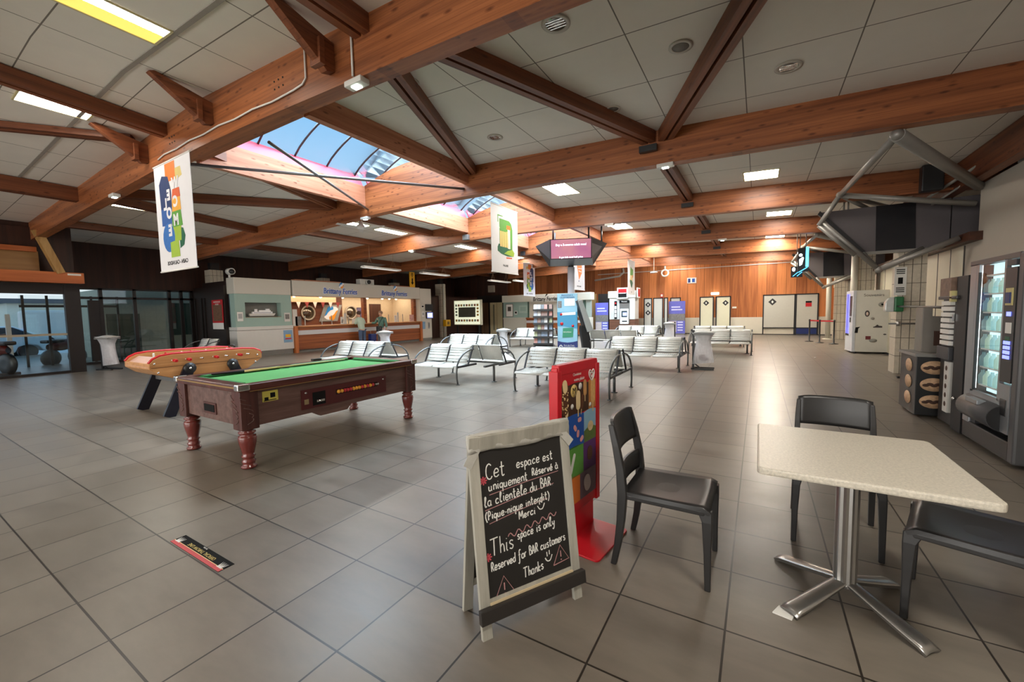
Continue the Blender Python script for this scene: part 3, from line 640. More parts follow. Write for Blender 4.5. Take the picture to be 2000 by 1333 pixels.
def swoosh(mb, M, s, up):
    """one ribbon of the two-ribbon wave emblem"""
    c = [(-.5, -.28), (-.34, -.06), (-.20, .20), (.02, .36), (.30, .34)] if up else [(.5, .28), (.34, .06), (.20, -.20), (-.02, -.36), (-.30, -.34)]
    w = [.03, .14, .20, .20, .10]; L, Q = [], []
    for i, (x, y) in enumerate(c):
        L.append((x*s+.0, (y+w[i])*s)); Q.append((x*s, (y-w[i])*s))
    mb.prism(L+Q[::-1], .01, M); return mb
def emblem(M, s, parent, back=True):
    if back: MB().prism([(x*s, y*s) for x, y in ((-.66, -.34), (-.42, .12), (-.2, .42), (.1, .56), (.42, .54), (.64, .4), (.66, .28), (.46, -.1), (.22, -.44), (-.06, -.58), (-.42, -.52))], .006, M).build('emblem_outline', LOGOW, parent)
    M2 = M @ Matrix.Translation((0, 0, .008))
    swoosh(MB(), M2 @ Matrix.Translation((-.10*s, .06*s, 0)), s*1.0, True).build('emblem_wave', LOGOC, parent); swoosh(MB(), M2 @ Matrix.Translation((.10*s, -.06*s, 0)), s*1.0, False).build('emblem_wave', LOGOO, parent)
lb = thing('logo_board', 'grey slanted board with blue and orange wave emblem in the ticket office', 'sign', (-18.80, 11.2, 1.66))
M = frame((0, 0, 0), (0, 1, 0), (0, 0, 1))
MB().prism([(-.68, -.42), (-.36, .42), (.66, .42), (.36, -.42)], .04, M, .005).build('board', mat('board_grey', S(150, 146, 138), .4), lb)
emblem(M @ Matrix.Translation((0, 0, .045)), .62, lb)
# fascia lettering
for y, s in ((10.05, .36), (13.3, .36)):
    M = frame((.04, y, 2.62), (0, 1, 0), (0, 0, 1))
    text_mb('Brittany Ferries', s, M @ Matrix.Translation((0, 0, 0)), .012, shear=.12, offset=.022, sx=.78).build('lettering_halo', LOGOW, d)
    text_mb('Brittany Ferries', s, M @ Matrix.Translation((0, 0, .014)), .012, shear=.12, offset=.004, sx=.78).build('lettering', LOGOB, d)
    emblem(frame((.045, y+.05, 2.90), (0, 1, 0), (0, 0, 1)), .22, d)
# small things on and around the desk
def leaflet_board(label, loc, M, w, h, m, m2=None, name='notice', cat='notice', group=None):
    t = thing(name, label, cat, loc, 0, group); card('sheet', M, w, h, m, t, .012)
    if m2: card('print', M, w*.7, h*.55, m2, t, .016, 0, h*.05)
    return t
MX = frame((0, 0, 0), (0, 1, 0), (0, 0, 1))        # faces +x
MY = frame((0, 0, 0), (1, 0, 0), (0, 0, 1))        # faces -y
PHOTO = mat('photo_print', S(120, 116, 112), .5, var=.9, scale=30)
BLUEP = mat('blue_leaflet', S(120, 158, 190), .5, var=.25, scale=18)
leaflet_board('small white framed notice left of the ship niche', (-16.40, 5.75, 1.55), MX, .20, .34, PAPER, mat('small_text', S(170, 170, 168), .7, var=.4, scale=60))
leaflet_board('white timetable holder between ship niche and ticket counter', (-16.40, 7.52, 1.50), MX, .24, .36, WHITE, PHOTO)
bp = leaflet_board('blue leaflet poster low on the white panel left of the counter', (-16.375, 7.5, .72), MX, .36, .50, BLUEP, None, 'poster', 'poster')
card('print', MX, .22, .12, YELLOW, bp, .016, 0, .02); card('print', MX, .26, .05, RED, bp, .016, 0, -.1)
leaflet_board('blue leaflet poster on the white end panel of the desk', (-16.36, 15.42, .88), MX, .26, .42, BLUEP, None, 'poster', 'poster')
leaflet_board('framed notice on the end panel beside the screens', (-16.36, 15.40, 1.52), MX, .20, .28, PAPER, mat('small_text', (0, 0, 0)))
leaflet_board('small sticker sign at the top of the end panel', (-16.36, 15.38, 1.95), MX, .2, .16, PAPER, INK)
leaflet_board('grey wall leaflet rack under the screens', (-16.36, 15.86, .86), MX, .14, .36, mat('rack_grey', S(150, 150, 150), .5), PHOTO)
def monitor(label, loc, lit):
    t = thing('wall_monitor', label, 'screen', loc, 0, 'screens on the end panel')
    MB().box(-.02, .07, -.27, .27, -.19, .19, bev=.012).build('housing', BLACK, t)
    card('display', frame((.072, 0, 0), (0, 1, 0), (0, 0, 1)), .46, .31, mat('lit_display', S(120, 130, 200), .3, emit=1.2, var=.1) if lit else mat('dark_display', (.02, .02, .025), .15), t, .002)
    if lit:
        b = MB()
        for i in range(5): b.box(.075, .078, -.1, .18, .10-i*.05-.012, .10-i*.05+.012)
        b.box(.075, .078, -.19, -.14, -.1, .1).build('timetable_lines', mat('display_white', (.9, .9, 1), .4, emit=1.2), t)
monitor('dark switched off screen on the end panel of the desk', (-16.36, 15.88, 1.90), False); monitor('lit blue departures screen below the dark screen', (-16.36, 15.90, 1.45), True)
for i, (y, w, h, m, nm, lb) in enumerate(((7.98, .20, .70, PAPER, 'leaflet_stand', 'tall white leaflet stand at the left end of the counter'), (8.12, .26, .40, PHOTO, 'leaflet_stand', 'dark photo leaflet stand at the left end of the counter'), (10.25, .16, .34, PAPER, 'leaflet_stand', 'striped leaflet holder below the logo board on the counter'),
                                  (10.42, .14, .50, WHITE, 'card_holder', 'white upright card holder beside the striped leaflet holder'), (13.55, .16, .36, PAPER, 'leaflet_stand', 'white leaflet stand right of the two customers'), (13.72, .10, .52, WHITE, 'card_holder', 'tall white card holder right of the two customers'), (14.75, .34, .38, mat('flower_print', S(196, 150, 140), .6, var=.9, scale=14), 'leaflet_stand', 'colourful leaflet stand at the right end of the counter'), (10.95, .3, .24, PAPER, 'display_card', 'white card standing beside the bending customer'))):
    t = thing(nm, lb, 'stand', (-16.62, y, 1.12)); M = frame((0, 0, h/2), (0, 1, 0), (0, 0, 1)); card('panel', M, w, h, m, t, .012); MB().box(-.07, .07, -w/2, w/2, 0, .012).build('foot', WHITE, t)
    if i == 2: [MB().bar((.016, -.05+k*.035, .06), (.016, -.01+k*.035, .22), .004, .014, up=(0, 1, 0)).build('stripe', INK, t) for k in range(3)]
for i, y in enumerate((8.5, 9.3, 9.8, 10.7, 11.2, 12.6, 13.2, 14.2)):
    tag(MB().box(-.012, .012, -.02, .02, 0, .42).build('screen_post', STEEL, None, loc=(-16.75, y, 1.12)), ['slim screen post left of the first mirror', 'slim screen post under the first mirror', 'slim screen post right of the first mirror', 'slim screen post under the logo board', 'slim screen post by the standing white card', 'slim screen post right of the office jamb', 'slim screen post left of the beige wall', 'slim screen post near the right counter end'][i], 'post', 'counter screen posts')
lamp = thing('wall_lamp', 'glowing yellow wall lamp at the left of the ticket office', 'lamp', (-18.4, 8.75, 1.6)); MB().box(-.04, .04, -.06, .06, 0, .85, bev=.02).build('glowing_tube', mat('lamp_glow', (1, .75, .4), .5, emit=2.2, ecol=(1, .7, .3)), lamp); MB().box(-.06, .0, -.08, .08, -.05, 0).build('base', BLACK, lamp)
# pennants
for i in range(9):
    y = 8.0+i*.42
    tag(MB().prism([(-.11, 0), (.11, 0), (0, -.30)], .004, frame((0, 0, 0), (0, 1, 0), (0, 0, 1))).build('pennant', [mat('red_cloth', S(126, 40, 34), .8), mat('pale_cloth', S(212, 186, 172), .8)][i % 2], None, loc=(-18.40, y, 2.20)),
        ('dark red' if i % 2 == 0 else 'pale pink')+' pennant, '+['first from the left', 'second from the left', 'third from the left', 'fourth from the left', 'over the logo board', 'sixth from the left', 'seventh from the left', 'eighth from the left', 'last on the right'][i]+' in the office bunting', 'pennant', 'bunting in the ticket office')
di = leaflet_board('dark purple framed picture right of the office doorpost', (-18.78, 13.1, 1.55), MX, .62, .8, mat('pic_purple', S(96, 84, 110), .5, var=.8, scale=7), None, 'picture', 'picture')
struct('door_1', MB().box(-18.79, -18.75, 13.65, 14.45, 0, 2.15), wood('dark_door', S(62, 34, 24), S(84, 48, 32), 2, 9))
cam1 = thing('security_camera', 'white dome camera on a white box above the ferry desk', 'camera', (-16.45, 11.65, 3.02)); MB().box(-.3, .0, -.42, .42, 0, .26, bev=.01).build('box', WHITE, cam1); MB().cyl((0, 0, .12), (.10, 0, .12), .12, 16).build('collar', WHITE, cam1); MB().ball((.13, 0, .12), .10, 12).build('lens', BLACK, cam1)
cam2 = thing('security_camera', 'white camera at the left end of the ferry desk roof', 'camera', (-16.6, 5.72, 3.12)); MB().cyl((-.15, -.1, .1), (.1, -.1, .1), .12, 16).build('body', WHITE, cam2); MB().ball((.12, -.12, .09), .09, 12).build('lens', BLACK, cam2); MB().cyl((-.1, -.1, -.12), (-.1, -.1, .05), .04).build('bracket', WHITE, cam2)
sg = thing('arrow_sign', 'tall yellow sign with black arrow pointing down above the ferry desk', 'sign', (-16.45, 14.7, 3.02))
card('panel', frame((0, 0, .42), (0, 1, 0), (0, 0, 1)), .40, .84, YELLOW, sg, .03)
MB().prism([(-.04, .1), (.04, .1), (.04, -.12), (.10, -.12), (0, -.26), (-.10, -.12), (-.04, -.12)], .01, frame((.032, 0, .40), (0, 1, 0), (0, 0, 1))).build('arrow', INK, sg)
MB().box(.03, .036, -.08, .08, .66, .70).box(.03, .036, -.06, .06, .73, .78).box(.03, .036, -.03, .03, .56, .62).build('pictogram', INK, sg)
tag(MB().box(-.3, -.0, 0, 2.2, 0, .05).build('roof_batten', CURBW, None, loc=(-16.5, 8.0, 3.025)), 'long pale batten lying on the left of the desk roof', 'batten', 'battens on the desk roof')
tag(MB().box(-.3, -.0, 0, 1.7, 0, .05).build('roof_batten', CURBW, None, loc=(-16.5, 13.2, 3.025)), 'pale batten lying at the foot of the yellow arrow sign', 'batten', 'battens on the desk roof')
# ------------------------------------------------------------------ far end of the hall
LIT = mat('lit_board', S(232, 236, 206), .4, emit=.55, var=.05)
nbd = thing('notice_board', 'large backlit information board with dark screen and photo strips on the left', 'board', (-15.65, 18.6, 0))
MB().box(-1.05, 1.05, 0, .22, .78, 2.36, bev=.02).build('cabinet', mat('board_case', S(196, 196, 176), .4), nbd)
M = frame((0, -.004, 1.57), (1, 0, 0), (0, 0, 1))
card('lit_face', M, 2.0, 1.48, LIT, nbd, .006); card('dark_display', M, 1.34, .62, mat('board_dark', S(84, 84, 72), .4, var=.2), nbd, .012, 0, .02)
PH3 = (mat('photo_ochre', S(190, 150, 80), .5, var=.5), mat('photo_sea', S(150, 160, 150), .5, var=.5), mat('photo_red', S(170, 110, 90), .5, var=.5))
for i in range(9):
    for yy in (.46, -.50): MB().box(-.92+i*.21, -.77+i*.21, yy-.07, yy+.07, .006, .011, M).build('photo_strip', PH3[(i+(yy > 0)) % 3], nbd)
for yy in (.25, .05, -.15): MB().box(-.92, -.76, yy-.06, yy+.06, .006, .011, M).build('photo_strip', PH3[1], nbd); MB().box(.76, .92, yy-.06, yy+.06, .006, .011, M).build('photo_strip', PH3[0], nbd)
for x in (-.85, .85): MB().box(x-.04, x+.04, .06, .14, 0, .8).build('leg', BLACK, nbd)
# dark glazed doors and cream door behind the board
struct('window_4', MB().box(-17.2, -15.0, 21.95, 22.05, 2.25, 2.75).box(-17.2, -16.95, 21.95, 22.05, 0, 2.3).box(-16.3, -16.2, 21.95, 22.05, 0, 2.3).box(-15.12, -14.85, 21.95, 22.05, 0, 2.75), FRM)
struct('door_2', MB().box(-16.18, -15.62, 21.97, 22.03, .02, 2.24).box(-15.58, -15.14, 21.97, 22.03, .02, 2.24), mat('cream_door', S(226, 214, 172), .4, var=.03))
struct('trim_6', MB().box(-15.9, -15.8, 21.95, 21.97, .3, 2.1).box(-15.9, -15.86, 21.94, 21.97, .3, 2.1), mat('door_glass', S(140, 138, 116), .3))
struct('door_3', MB().box(-16.95, -16.3, 21.97, 22.03, .02, 2.25), wood('brown_curtain', S(84, 62, 44), S(128, 98, 72), 2, 14))
struct('wall_far_left', MB().box(-19.6, -14.8, 22.06, 22.2, 0, 4.4), DARKWALL)
tag(MB().box(-.24, .24, -.1, .1, -.24, .24, bev=.02).build('ventilator', mat('vent_grey', S(150, 140, 126), .6), None, loc=(-16.0, 21.95, 3.2)), 'small square ventilator high on the dark wall above the notice board', 'vent')
# second ferry desk, closed
d2 = thing('closed_ticket_desk', 'closed cream ferry desk with black lettering and shutters at the far end', 'counter', (-11.65, 21.4, 0))
MB().box(-3.15, 3.15, 0, .6, 2.2, 2.66, bev=.02).build('fascia', CREAM, d2)
MB().box(-3.1, -1.3, .05, .5, .2, 1.08, bev=.01).build('lower_panel', CREAM, d2); MB().box(-3.1, -1.3, .03, .5, 1.08, 1.18).build('ledge', CREAM, d2)
MB().box(-3.1, -1.2, .08, .5, 1.18, 2.2).build('display_panel', SEAG, d2)
sh2 = grid_mat('shutter', 9, .09, 0, 0, .010, S(208, 202, 188), S(170, 164, 150), .5, ax=('X', 'Z'), var=.02, bump=.05)
for a, b in ((-1.12, 1.0), (1.08, 2.6)): MB().box(a, b, .12, .18, 1.15, 2.2).build('shutter', sh2, d2)
MB().box(-1.2, -1.12, .05, .2, 1.1, 2.2).box(1.0, 1.08, .05, .2, 1.1, 2.2).build('jamb', mat('jamb_green', S(60, 84, 72), .4), d2)
MB().box(-1.3, 2.6, -.06, .5, 1.08, 1.16, bev=.01).build('worktop', COUNTERX, d2); MB().box(-1.28, 2.6, 0, .5, .98, 1.08).box(-1.28, 2.6, 0, .5, .1, .82).build('counter_front', COUNTERX, d2); MB().box(-1.28, 2.6, -.01, .5, .82, .98).build('white_strip', MATS['white_strip'], d2)
MB().box(2.62, 2.78, .1, .4, 1.15, 2.2).build('dark_opening', mat('jamb_green', (0, 0, 0)), d2); MB().box(2.8, 3.1, .1, .3, 1.15, 2.2).build('side_glass', mat('side_glass', S(150, 160, 150), .2), d2); MB().box(2.62, 3.1, .05, .5, 0, 1.15).build('side_panel', CREAM, d2)
M = frame((.12, -.004, 2.40), (1, 0, 0), (0, 0, 1)); card('sign_panel', M, 2.1, .44, WHITE, d2, .01)
text_mb('Brittany Ferries', .36, M @ Matrix.Translation((0, -.06, .011)), .008, shear=.12, offset=.006, sx=.78).build('lettering', INK, d2)
MM = M @ Matrix.Translation((.1, .14, .011)); swoosh(MB(), MM, .22, True).build('emblem_wave', INK, d2)
pt = leaflet_board('white framed ship poster on the closed desk', (-14.25, 21.46, 1.66), MY, .56, .86, mat('frame_brown', S(110, 82, 70), .5), None, 'poster', 'poster'); card('sheet_white', MY, .5, .8, PAPER, pt, .016); card('ship_print', MY, .26, .3, mat('ship_dark', S(74, 66, 60), .6, var=.8, scale=9), pt, .02, 0, .1)
leaflet_board('small white notice right of the ship poster', (-13.75, 21.46, 1.5), MY, .2, .24, PAPER, INK)
leaflet_board('closed-window outline frame on the green panel', (-13.2, 21.47, 1.72), MY, .62, .5, mat('pale_green_frame', S(168, 190, 180), .5), SEAG)
# dark passage with the violet poster and the bank machine
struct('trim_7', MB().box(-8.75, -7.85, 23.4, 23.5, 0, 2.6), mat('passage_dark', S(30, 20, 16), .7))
struct('trim_8', MB().box(-8.98, -8.74, 22.9, 23.1, 0, 2.6), wood('passage_post', S(120, 92, 58), S(152, 120, 80), 2, 9))
VIO = mat('violet_poster', S(104, 104, 190), .5, var=.12)
def rollup(label, loc, rz, w=.82):
    t = thing('poster_stand', label, 'poster', loc, rz, 'violet poster stands'); M = frame((0, 0, 1.05), (1, 0, 0), (0, 0, 1))
    card('banner', M, w, 1.95, VIO, t, .01); card('photo_band', M, w, .42, PHOTO, t, .014, 0, .0)
    card('photo_block', M, w*.46, .66, mat('photo_light', S(196, 180, 172), .5, var=.5, scale=20), t, .014, -w*.25, -.56); b = MB()
    for i, (yy, ww) in enumerate(((.62, .5), (.46, .62), (-.30, .3), (-.46, .3), (-.62, .3), (-.78, .3))): b.box((-.31 if i < 2 else .05), (-.31 if i < 2 else .05)+ww, yy-.035, yy+.035, .011, .015, M)
    b.build('caption_lines', mat('caption_pale', S(214, 214, 236), .6), t); MB().box(-w/2, w/2, -.12, .12, 0, .07).build('foot', GREY, t); return t
rollup('violet poster stand in the dark passage left of the bank machine', (-8.3, 22.8, 0), 0); rollup('violet and blue poster stand against the boarded wall, behind the bin', (-4.15, 24.4, 0), 0, .95)
at = thing('bank_machine', 'white bank cash machine kiosk with red and black sign on top', 'machine', (-6.98, 22.6, 0))
MB().box(-.78, .78, .0, .9, .98, 2.28, bev=.02).build('housing', WHITE, at); MB().box(-.78, .78, .02, .9, 0, .98).build('base', wood('kiosk_base', S(92, 58, 42), S(120, 78, 58), 0, 8), at)
MB().box(-.85, .82, -.04, .92, 2.28, 2.70, bev=.02).build('canopy', CREAM, at)
M = frame((.06, -.07, 2.56), (1, 0, 0), (0, 0, 1)); card('sign_box', M, .64, .66, WHITE, at, .05); MZ = M @ Matrix.Translation((0, 0, .051)); card('sign_red', MZ, .5, .24, RED, at, .008, 0, .13); card('sign_black', MZ, .5, .24, INK, at, .008, 0, -.13); card('sign_bar', MZ, .40, .05, PAPER, at, .012)
MB().box(-.14, .46, -.05, .02, .72, 2.1, bev=.02).build('surround', GREY, at); MB().box(-.14, .46, -.07, -.03, 1.96, 2.14).build('header_strip', INK, at); text('header_text', 'Retrait', .12, frame((.16, -.072, 2.05), (1, 0, 0), (0, 0, 1)), PAPER, at)
MB().box(-.10, .42, -.11, .0, .70, 1.62, bev=.03).build('fascia', mat('machine_white', S(224, 224, 224), .35), at); MB().box(.0, .34, -.118, -.1, 1.12, 1.5).build('recess', mat('recess_dark', S(40, 56, 60), .4), at); card('display', frame((.2, -.119, 1.3), (1, 0, 0), (0, 0, 1)), .24, .2, mat('atm_display', S(150, 170, 230), .3, emit=1.2), at, .004); MB().box(.04, .34, -.118, -.1, .84, .9).build('slot', INK, at)
MB().box(-.46, -.30, -.03, .01, 1.02, 2.1).build('leaflet_column', INK, at); b = MB()
for z in (1.12, 1.36, 1.6): b.box(-.44, -.32, -.036, -.03, z, z+.2)
b.build('leaflets', PAPER, at); MB().box(-.42, -.34, -.036, -.03, 1.92, 2.02).build('red_mark', RED, at); MB().box(.84, .92, .1, .7, 2.26, 2.86, bev=.02).build('side_sign', WHITE, at); MB().box(.92, .925, .18, .62, 2.34, 2.8).build('side_sign_face', RED, at)
# screens and doors in the far wall
FROST = mat('frosted_panel', S(190, 188, 178), .22, var=.04); FROSTY = mat('frosted_lit_panel', S(218, 216, 188), .25, var=.03)
BF = mat('panel_frame', S(24, 24, 26), .4)
DM = mat('door_mark', S(40, 40, 42), .5)
def mark(M, s, parent, m=DM, nm='door_emblem'):
    MB().prism([(-s, 0), (0, s), (s, 0), (0, -s)], .004, M).build(nm, m, parent); MB().prism([(-s*.28, 0), (0, s*.42), (s*.28, 0), (0, -s*.42)], .004, M @ Matrix.Translation((0, 0, .004))).build('emblem_core', PAPER, parent)
def fdoor(n, x0, x1, z0, z1, m, blue=False, marks=(), y=YF-.06):
    b = MB().box(x0, x0+.06, y-.03, y, 0, z1+.06).box(x1-.06, x1, y-.03, y, 0, z1+.06).box(x0, x1, y-.03, y, z1, z1+.06).box(x0, x1, y-.03, y, z0-.05, z0)
    o = struct('door_%d' % n, b, BF); MB().box(x0+.06, x1-.06, y-.015, y-.005, z0, z1).build('panel', m, o)
    if blue: MB().box(x0+.06, x1-.06, y-.015, y-.005, .06, z0-.05).build('kick_panel', NAVY, o)
    for (mx, mz, s) in marks: mark(frame((mx, y-.02, mz), (1, 0, 0), (0, 0, 1)), s, o)
    return o
fdoor(4, -2.98, -2.2, .06, 2.2, FROSTY, False, [(-2.62, 1.88, .17)]); fdoor(5, -2.1, -1.3, .06, 2.2, FROSTY, False, [(-1.58, 1.86, .17)])
fdoor(6, .3, 1.83, .42, 2.2, FROST, False, [(.76, 1.85, .2)]); o7 = fdoor(7, 1.83, 2.86, .42, 2.2, FROST, True)
MB().box(2.28, 2.55, YF-.09, YF-.08, 1.55, 1.75).build('red_sticker', RED, o7); MB().box(2.28, 2.55, YF-.09, YF-.08, 1.76, 1.85).build('dark_sticker', INK, o7)
fdoor(8, -6.06, -5.56, .06, 2.2, FROST, False, [(-5.8, 1.85, .17), (-5.8, 1.35, .17)], 24.2); fdoor(9, -5.5, -4.9, .4, 2.2, FROST, False, (), 24.2); fdoor(10, -4.86, -4.62, .4, 2.2, FROST, True, [], 24.2)
fdoor(11, -4.62, -4.0, .4, 2.2, FROST, True, [(-4.28, 1.86, .18)], 24.9)
sgn = leaflet_board('white toilet and lift sign high on the boarded wall', (-3.45, YF-.02, 3.28), MY, .52, .34, PAPER, None, 'sign', 'sign'); card('dark_square', MY, .14, .24, NAVY, sgn, .016, -.14, 0); card('pictogram', MY, .16, .22, BLUE, sgn, .016, .1, 0)
leaflet_board('small white door plate right of the lit doors', (-1.12, YF-.02, 1.58), MY, .22, .10, PAPER, None, 'sign', 'sign')
xs = leaflet_board('tiny red extinguisher sign above the frosted screens', (-5.2, YF-.02, 2.42), MY, .16, .26, RED, PAPER, 'sign', 'sign')
el = thing('exit_lamp', 'glowing white lamp above the pair of lit doors', 'lamp', (-2.15, YF-.02, 2.42)); MB().box(-.2, .2, -.1, 0, -.05, .07, bev=.02).build('diffuser', mat('lamp_white_glow', (1, 1, .85), .4, emit=9, ecol=(1, 1, .8)), el); MB().box(-.22, .22, -.03, .0, -.07, .09).build('back_plate', WHITE, el)
hk = thing('white_hose_bracket', 'white curved hook bracket high on the boarded wall', 'bracket', (-4.95, 24.9, 3.75)); MB().cyl((0, 0, .855), (0, 0, .25), .05).build('stem', WHITE, hk); MB().tube(arc((0, 0, .05), .2, 0, 360, 16, (1, 0, 0), (0, 0, 1))[:-1], .05, 8, True).build('ring', WHITE, hk)
cp = MB().tube([(-9.6, YF-.1, 3.62), (-8.4, YF-.1, 3.75), (-7.9, YF-.1, 3.8), (-7.6, YF-.1, 4.05), (-7.65, YF-.1, 4.3)], .06, 10)
tag(cp.build('cable_duct', WHITE), 'white cable duct bending up the boarded wall behind the screens', 'duct')
struct('trim_9', MB().box(-9.4, 2.8, YF-.06, YF-.01, 3.98, 4.02), WHITE)
pd = thing('hanging_sensor', 'small white sensor hanging on a thin rod before the boarded wall', 'sensor', (-5.0, 22.0, 3.62)); MB().cyl((0, 0, .05), (0, 0, .985), .012).build('rod', WHITE, pd); MB().lathe([(.05, .06), (.2, .03), (.2, -.02), (.05, -.03)], 16).build('dish', WHITE, pd)

# ------------------------------------------------------------------ stand in the middle: screens on a pole, blue totem, leaflet rack
ks = thing('screen_cluster', 'hexagonal cluster of hanging screens on a pole, the front screen pink', 'screen', (-5.85, 12.1, 0))
rt, rb, zt, zb_ = 1.28, .86, 4.02, 3.34
aim = math.degrees(math.atan2(-2.07-12.1, .1+5.85))      # the pink screen faces the bar
FD = Vector((cos(R(aim)), sin(R(aim)), 0)); SD = Vector((-FD.y, FD.x, 0))       # forward and sideways of the cluster
TOPH = [(.72, .98, zt), (1.30, 0, zt-.06), (.72, -.98, zt), (-.72, -.98, zt), (-1.30, 0, zt-.06), (-.72, .98, zt)]
BOTH = [(.72, .86, zb_), (.80, 0, zb_-.14), (.72, -.86, zb_), (-.72, -.86, zb_), (-.80, 0, zb_-.14), (-.72, .86, zb_)]
def lp(q): return SD*q[0]+FD*q[1]+Vector((0, 0, q[2]))
def hexp(k, r, z): q = TOPH[int(k) % 6]; return lp((q[0]*r, q[1]*r, z))
for k in range(6):
    a, b, c2, e2 = lp(TOPH[k-1]), lp(TOPH[k]), lp(BOTH[k]), lp(BOTH[k-1])
    q = MB().add([a, b, c2, e2]+[Vector((p.x*.94, p.y*.94, p.z)) for p in (a, b, c2, e2)], [(0, 1, 2, 3), (7, 6, 5, 4), (0, 4, 5, 1), (1, 5, 6, 2), (2, 6, 7, 3), (3, 7, 4, 0)])
    fac = q.build('face_panel', DKGREY if k else BLACK, ks)
    if k == 0:
        def rp_(u, v): p = (a*(1-u)+b*u)*v+(e2*(1-u)+c2*u)*(1-v); return p+FD*.012
        m, n, l, bb = nt('pink_screen'); tc = n.new('ShaderNodeTexCoord'); nz = n.new('ShaderNodeTexNoise'); nz.inputs['Scale'].default_value = 1.3; rp = n.new('ShaderNodeValToRGB')
        rp.color_ramp.elements[0].position = .35; rp.color_ramp.elements[1].position = .65; rp.color_ramp.elements[0].color = rgba(S(178, 100, 140)); rp.color_ramp.elements[1].color = rgba(S(204, 134, 136))
        l.new(tc.outputs['Object'], nz.inputs['Vector']); l.new(nz.outputs['Fac'], rp.inputs[0]); l.new(rp.outputs[0], bb.inputs['Emission Color']); bb.inputs['Emission Strength'].default_value = .8; bb.inputs['Base Color'].default_value = (.05, .03, .04, 1)
        MB().add([rp_(.025, .04), rp_(.975, .04), rp_(.975, .96), rp_(.025, .96)], [(0, 1, 2, 3)]).build('display', m, fac)
        xd = (rp_(.6, .5)-rp_(.4, .5)); yd = (rp_(.5, .6)-rp_(.5, .4)); nn = xd.cross(yd)
        if nn.dot(FD) < 0: xd = -xd
        MT = frame(rp_(.5, .70), xd, yd)
        GLOW = mat('screen_text', (.9, .85, 1), .5, emit=.9, ecol=(.9, .85, 1))
        text_mb('Buy a 2-course adult meal', .10, MT @ Matrix.Translation((0, 0, .006)), .002, offset=.004).build('lettering', GLOW, fac); text_mb('& get kids meal half price', .08, frame(rp_(.5, .09), xd, yd) @ Matrix.Translation((0, 0, .006)), .002, offset=.003).build('lettering', GLOW, fac)
q = MB().add([lp(p) for p in BOTH]+[lp((p[0]*.9, p[1]*.9, p[2]+.05)) for p in BOTH], [(0, 1, 4, 5), (1, 2, 3, 4), (11, 10, 7, 6), (10, 9, 8, 7)]); q.build('underside', mat('under_grey', S(92, 96, 104), .4), ks)
MB().cyl((0, 0, zb_), (0, 0, zb_-.22), .10).build('pole_sleeve', BLACK, ks); MB().cyl((0, 0, .02), (0, 0, zb_-.2), .13, 20).build('pole', mat('white_pole', S(196, 198, 206), .35), ks); MB().cyl((0, 0, 0), (0, 0, .03), .3).build('pole_base', GREY, ks)
for k in (0, 1, 3, 5): p = hexp(k, .85, zt); MB().cyl((p.x, p.y, zt-.06), (p.x, p.y, 4.58), .03).build('suspension_rod', BLACK, ks)
to = thing('blue_totem', 'tall blue ferry information totem with green box, in front of the pole', 'totem', (-5.80, 11.62, 0), 14)
MB().box(-.36, .36, -.06, .06, 0, 2.16, bev=.01).build('board', mat('totem_pale_blue', S(142, 188, 208), .5, var=.06), to); MZ = frame((0, -.063, 0), (1, 0, 0), (0, 0, 1))
def onf(nm, poly, m, dz=.003): return MB().prism(poly, .003, MZ @ Matrix.Translation((0, 0, dz))).build(nm, m, to)
onf('navy_base', [(-.36, 0), (.36, 0), (.36, .46), (.2, .42), (0, .40), (-.2, .42), (-.36, .46)], NAVY)
onf('wave_field', [(-.36, 1.0), (-.1, .98), (.36, .9), (.36, 1.5), (-.36, 1.5)], TEAL); onf('green_box', [(-.18, .58), (.20, .60), (.22, .94), (-.16, .92)], mat('box_green', S(48, 132, 98), .5), .006); onf('white_card', [(-.1, 1.72), (.28, 1.72), (.28, 1.98), (-.1, 1.98)], PAPER, .006); onf('white_strip', [(-.2, 1.38), (.3, 1.40), (.3, 1.50), (-.2, 1.48)], PAPER, .006)
onf('dark_photo', [(-.34, 1.66), (-.2, 1.66), (-.2, 1.9), (-.34, 1.9)], PHOTO, .006)
for (x, z, r) in ((-.22, 1.42, .045), (-.20, 1.08, .06), (.2, 1.0, .045)): MB().lathe([(.001, 0), (r, 0), (r, .004), (.001, .004)], 16, MZ @ Matrix.Translation((x, z, .008))).build('pin_mark', RED, to)
text('heading', 'Bienvenue à\nOUISTREHAM', .085, MZ @ Matrix.Translation((0, 2.06, .004)), NAVY, to); text('footer', 'Port de Caen\nOUISTREHAM', .07, MZ @ Matrix.Translation((.06, .26, .006)), PAPER, to); MB().lathe([(.03, 0), (.055, 0), (.055, .004), (.03, .004), (.03, 0)], 16, MZ @ Matrix.Translation((-.24, .26, .005))).build('footer_ring', PAPER, to); text('box_text', 'NOUVEAU', .06, MZ @ Matrix.Translation((0, .78, .010)), PAPER, to)
rk = thing('leaflet_rack', 'black floor rack filled with rows of leaflets beside the blue totem', 'rack', (-6.55, 11.35, 0), 18)
MB().box(-.42, .30, -.25, .25, 0, .30, bev=.01).build('base', BLACK, rk); MB().box(-.40, .28, -.02, .02, .3, 1.78).box(.10, .14, -.26, -.24, .3, 1.78).build('back_frame', BLACK, rk)
for r_ in range(6): MB().box(-.42, .30, -.27, .0, .33+r_*.245, .345+r_*.245).box(-.42, .30, -.275, -.265, .33+r_*.245, .40+r_*.245).build('shelf', BLACK, rk)
LC = [mat('leaflet_%d' % i, S(*c), .5, var=.45, scale=22) for i, c in enumerate(((206, 150, 140), (222, 220, 214), (130, 146, 166), (180, 186, 150), (160, 130, 120), (196, 202, 220), (120, 124, 128)))]
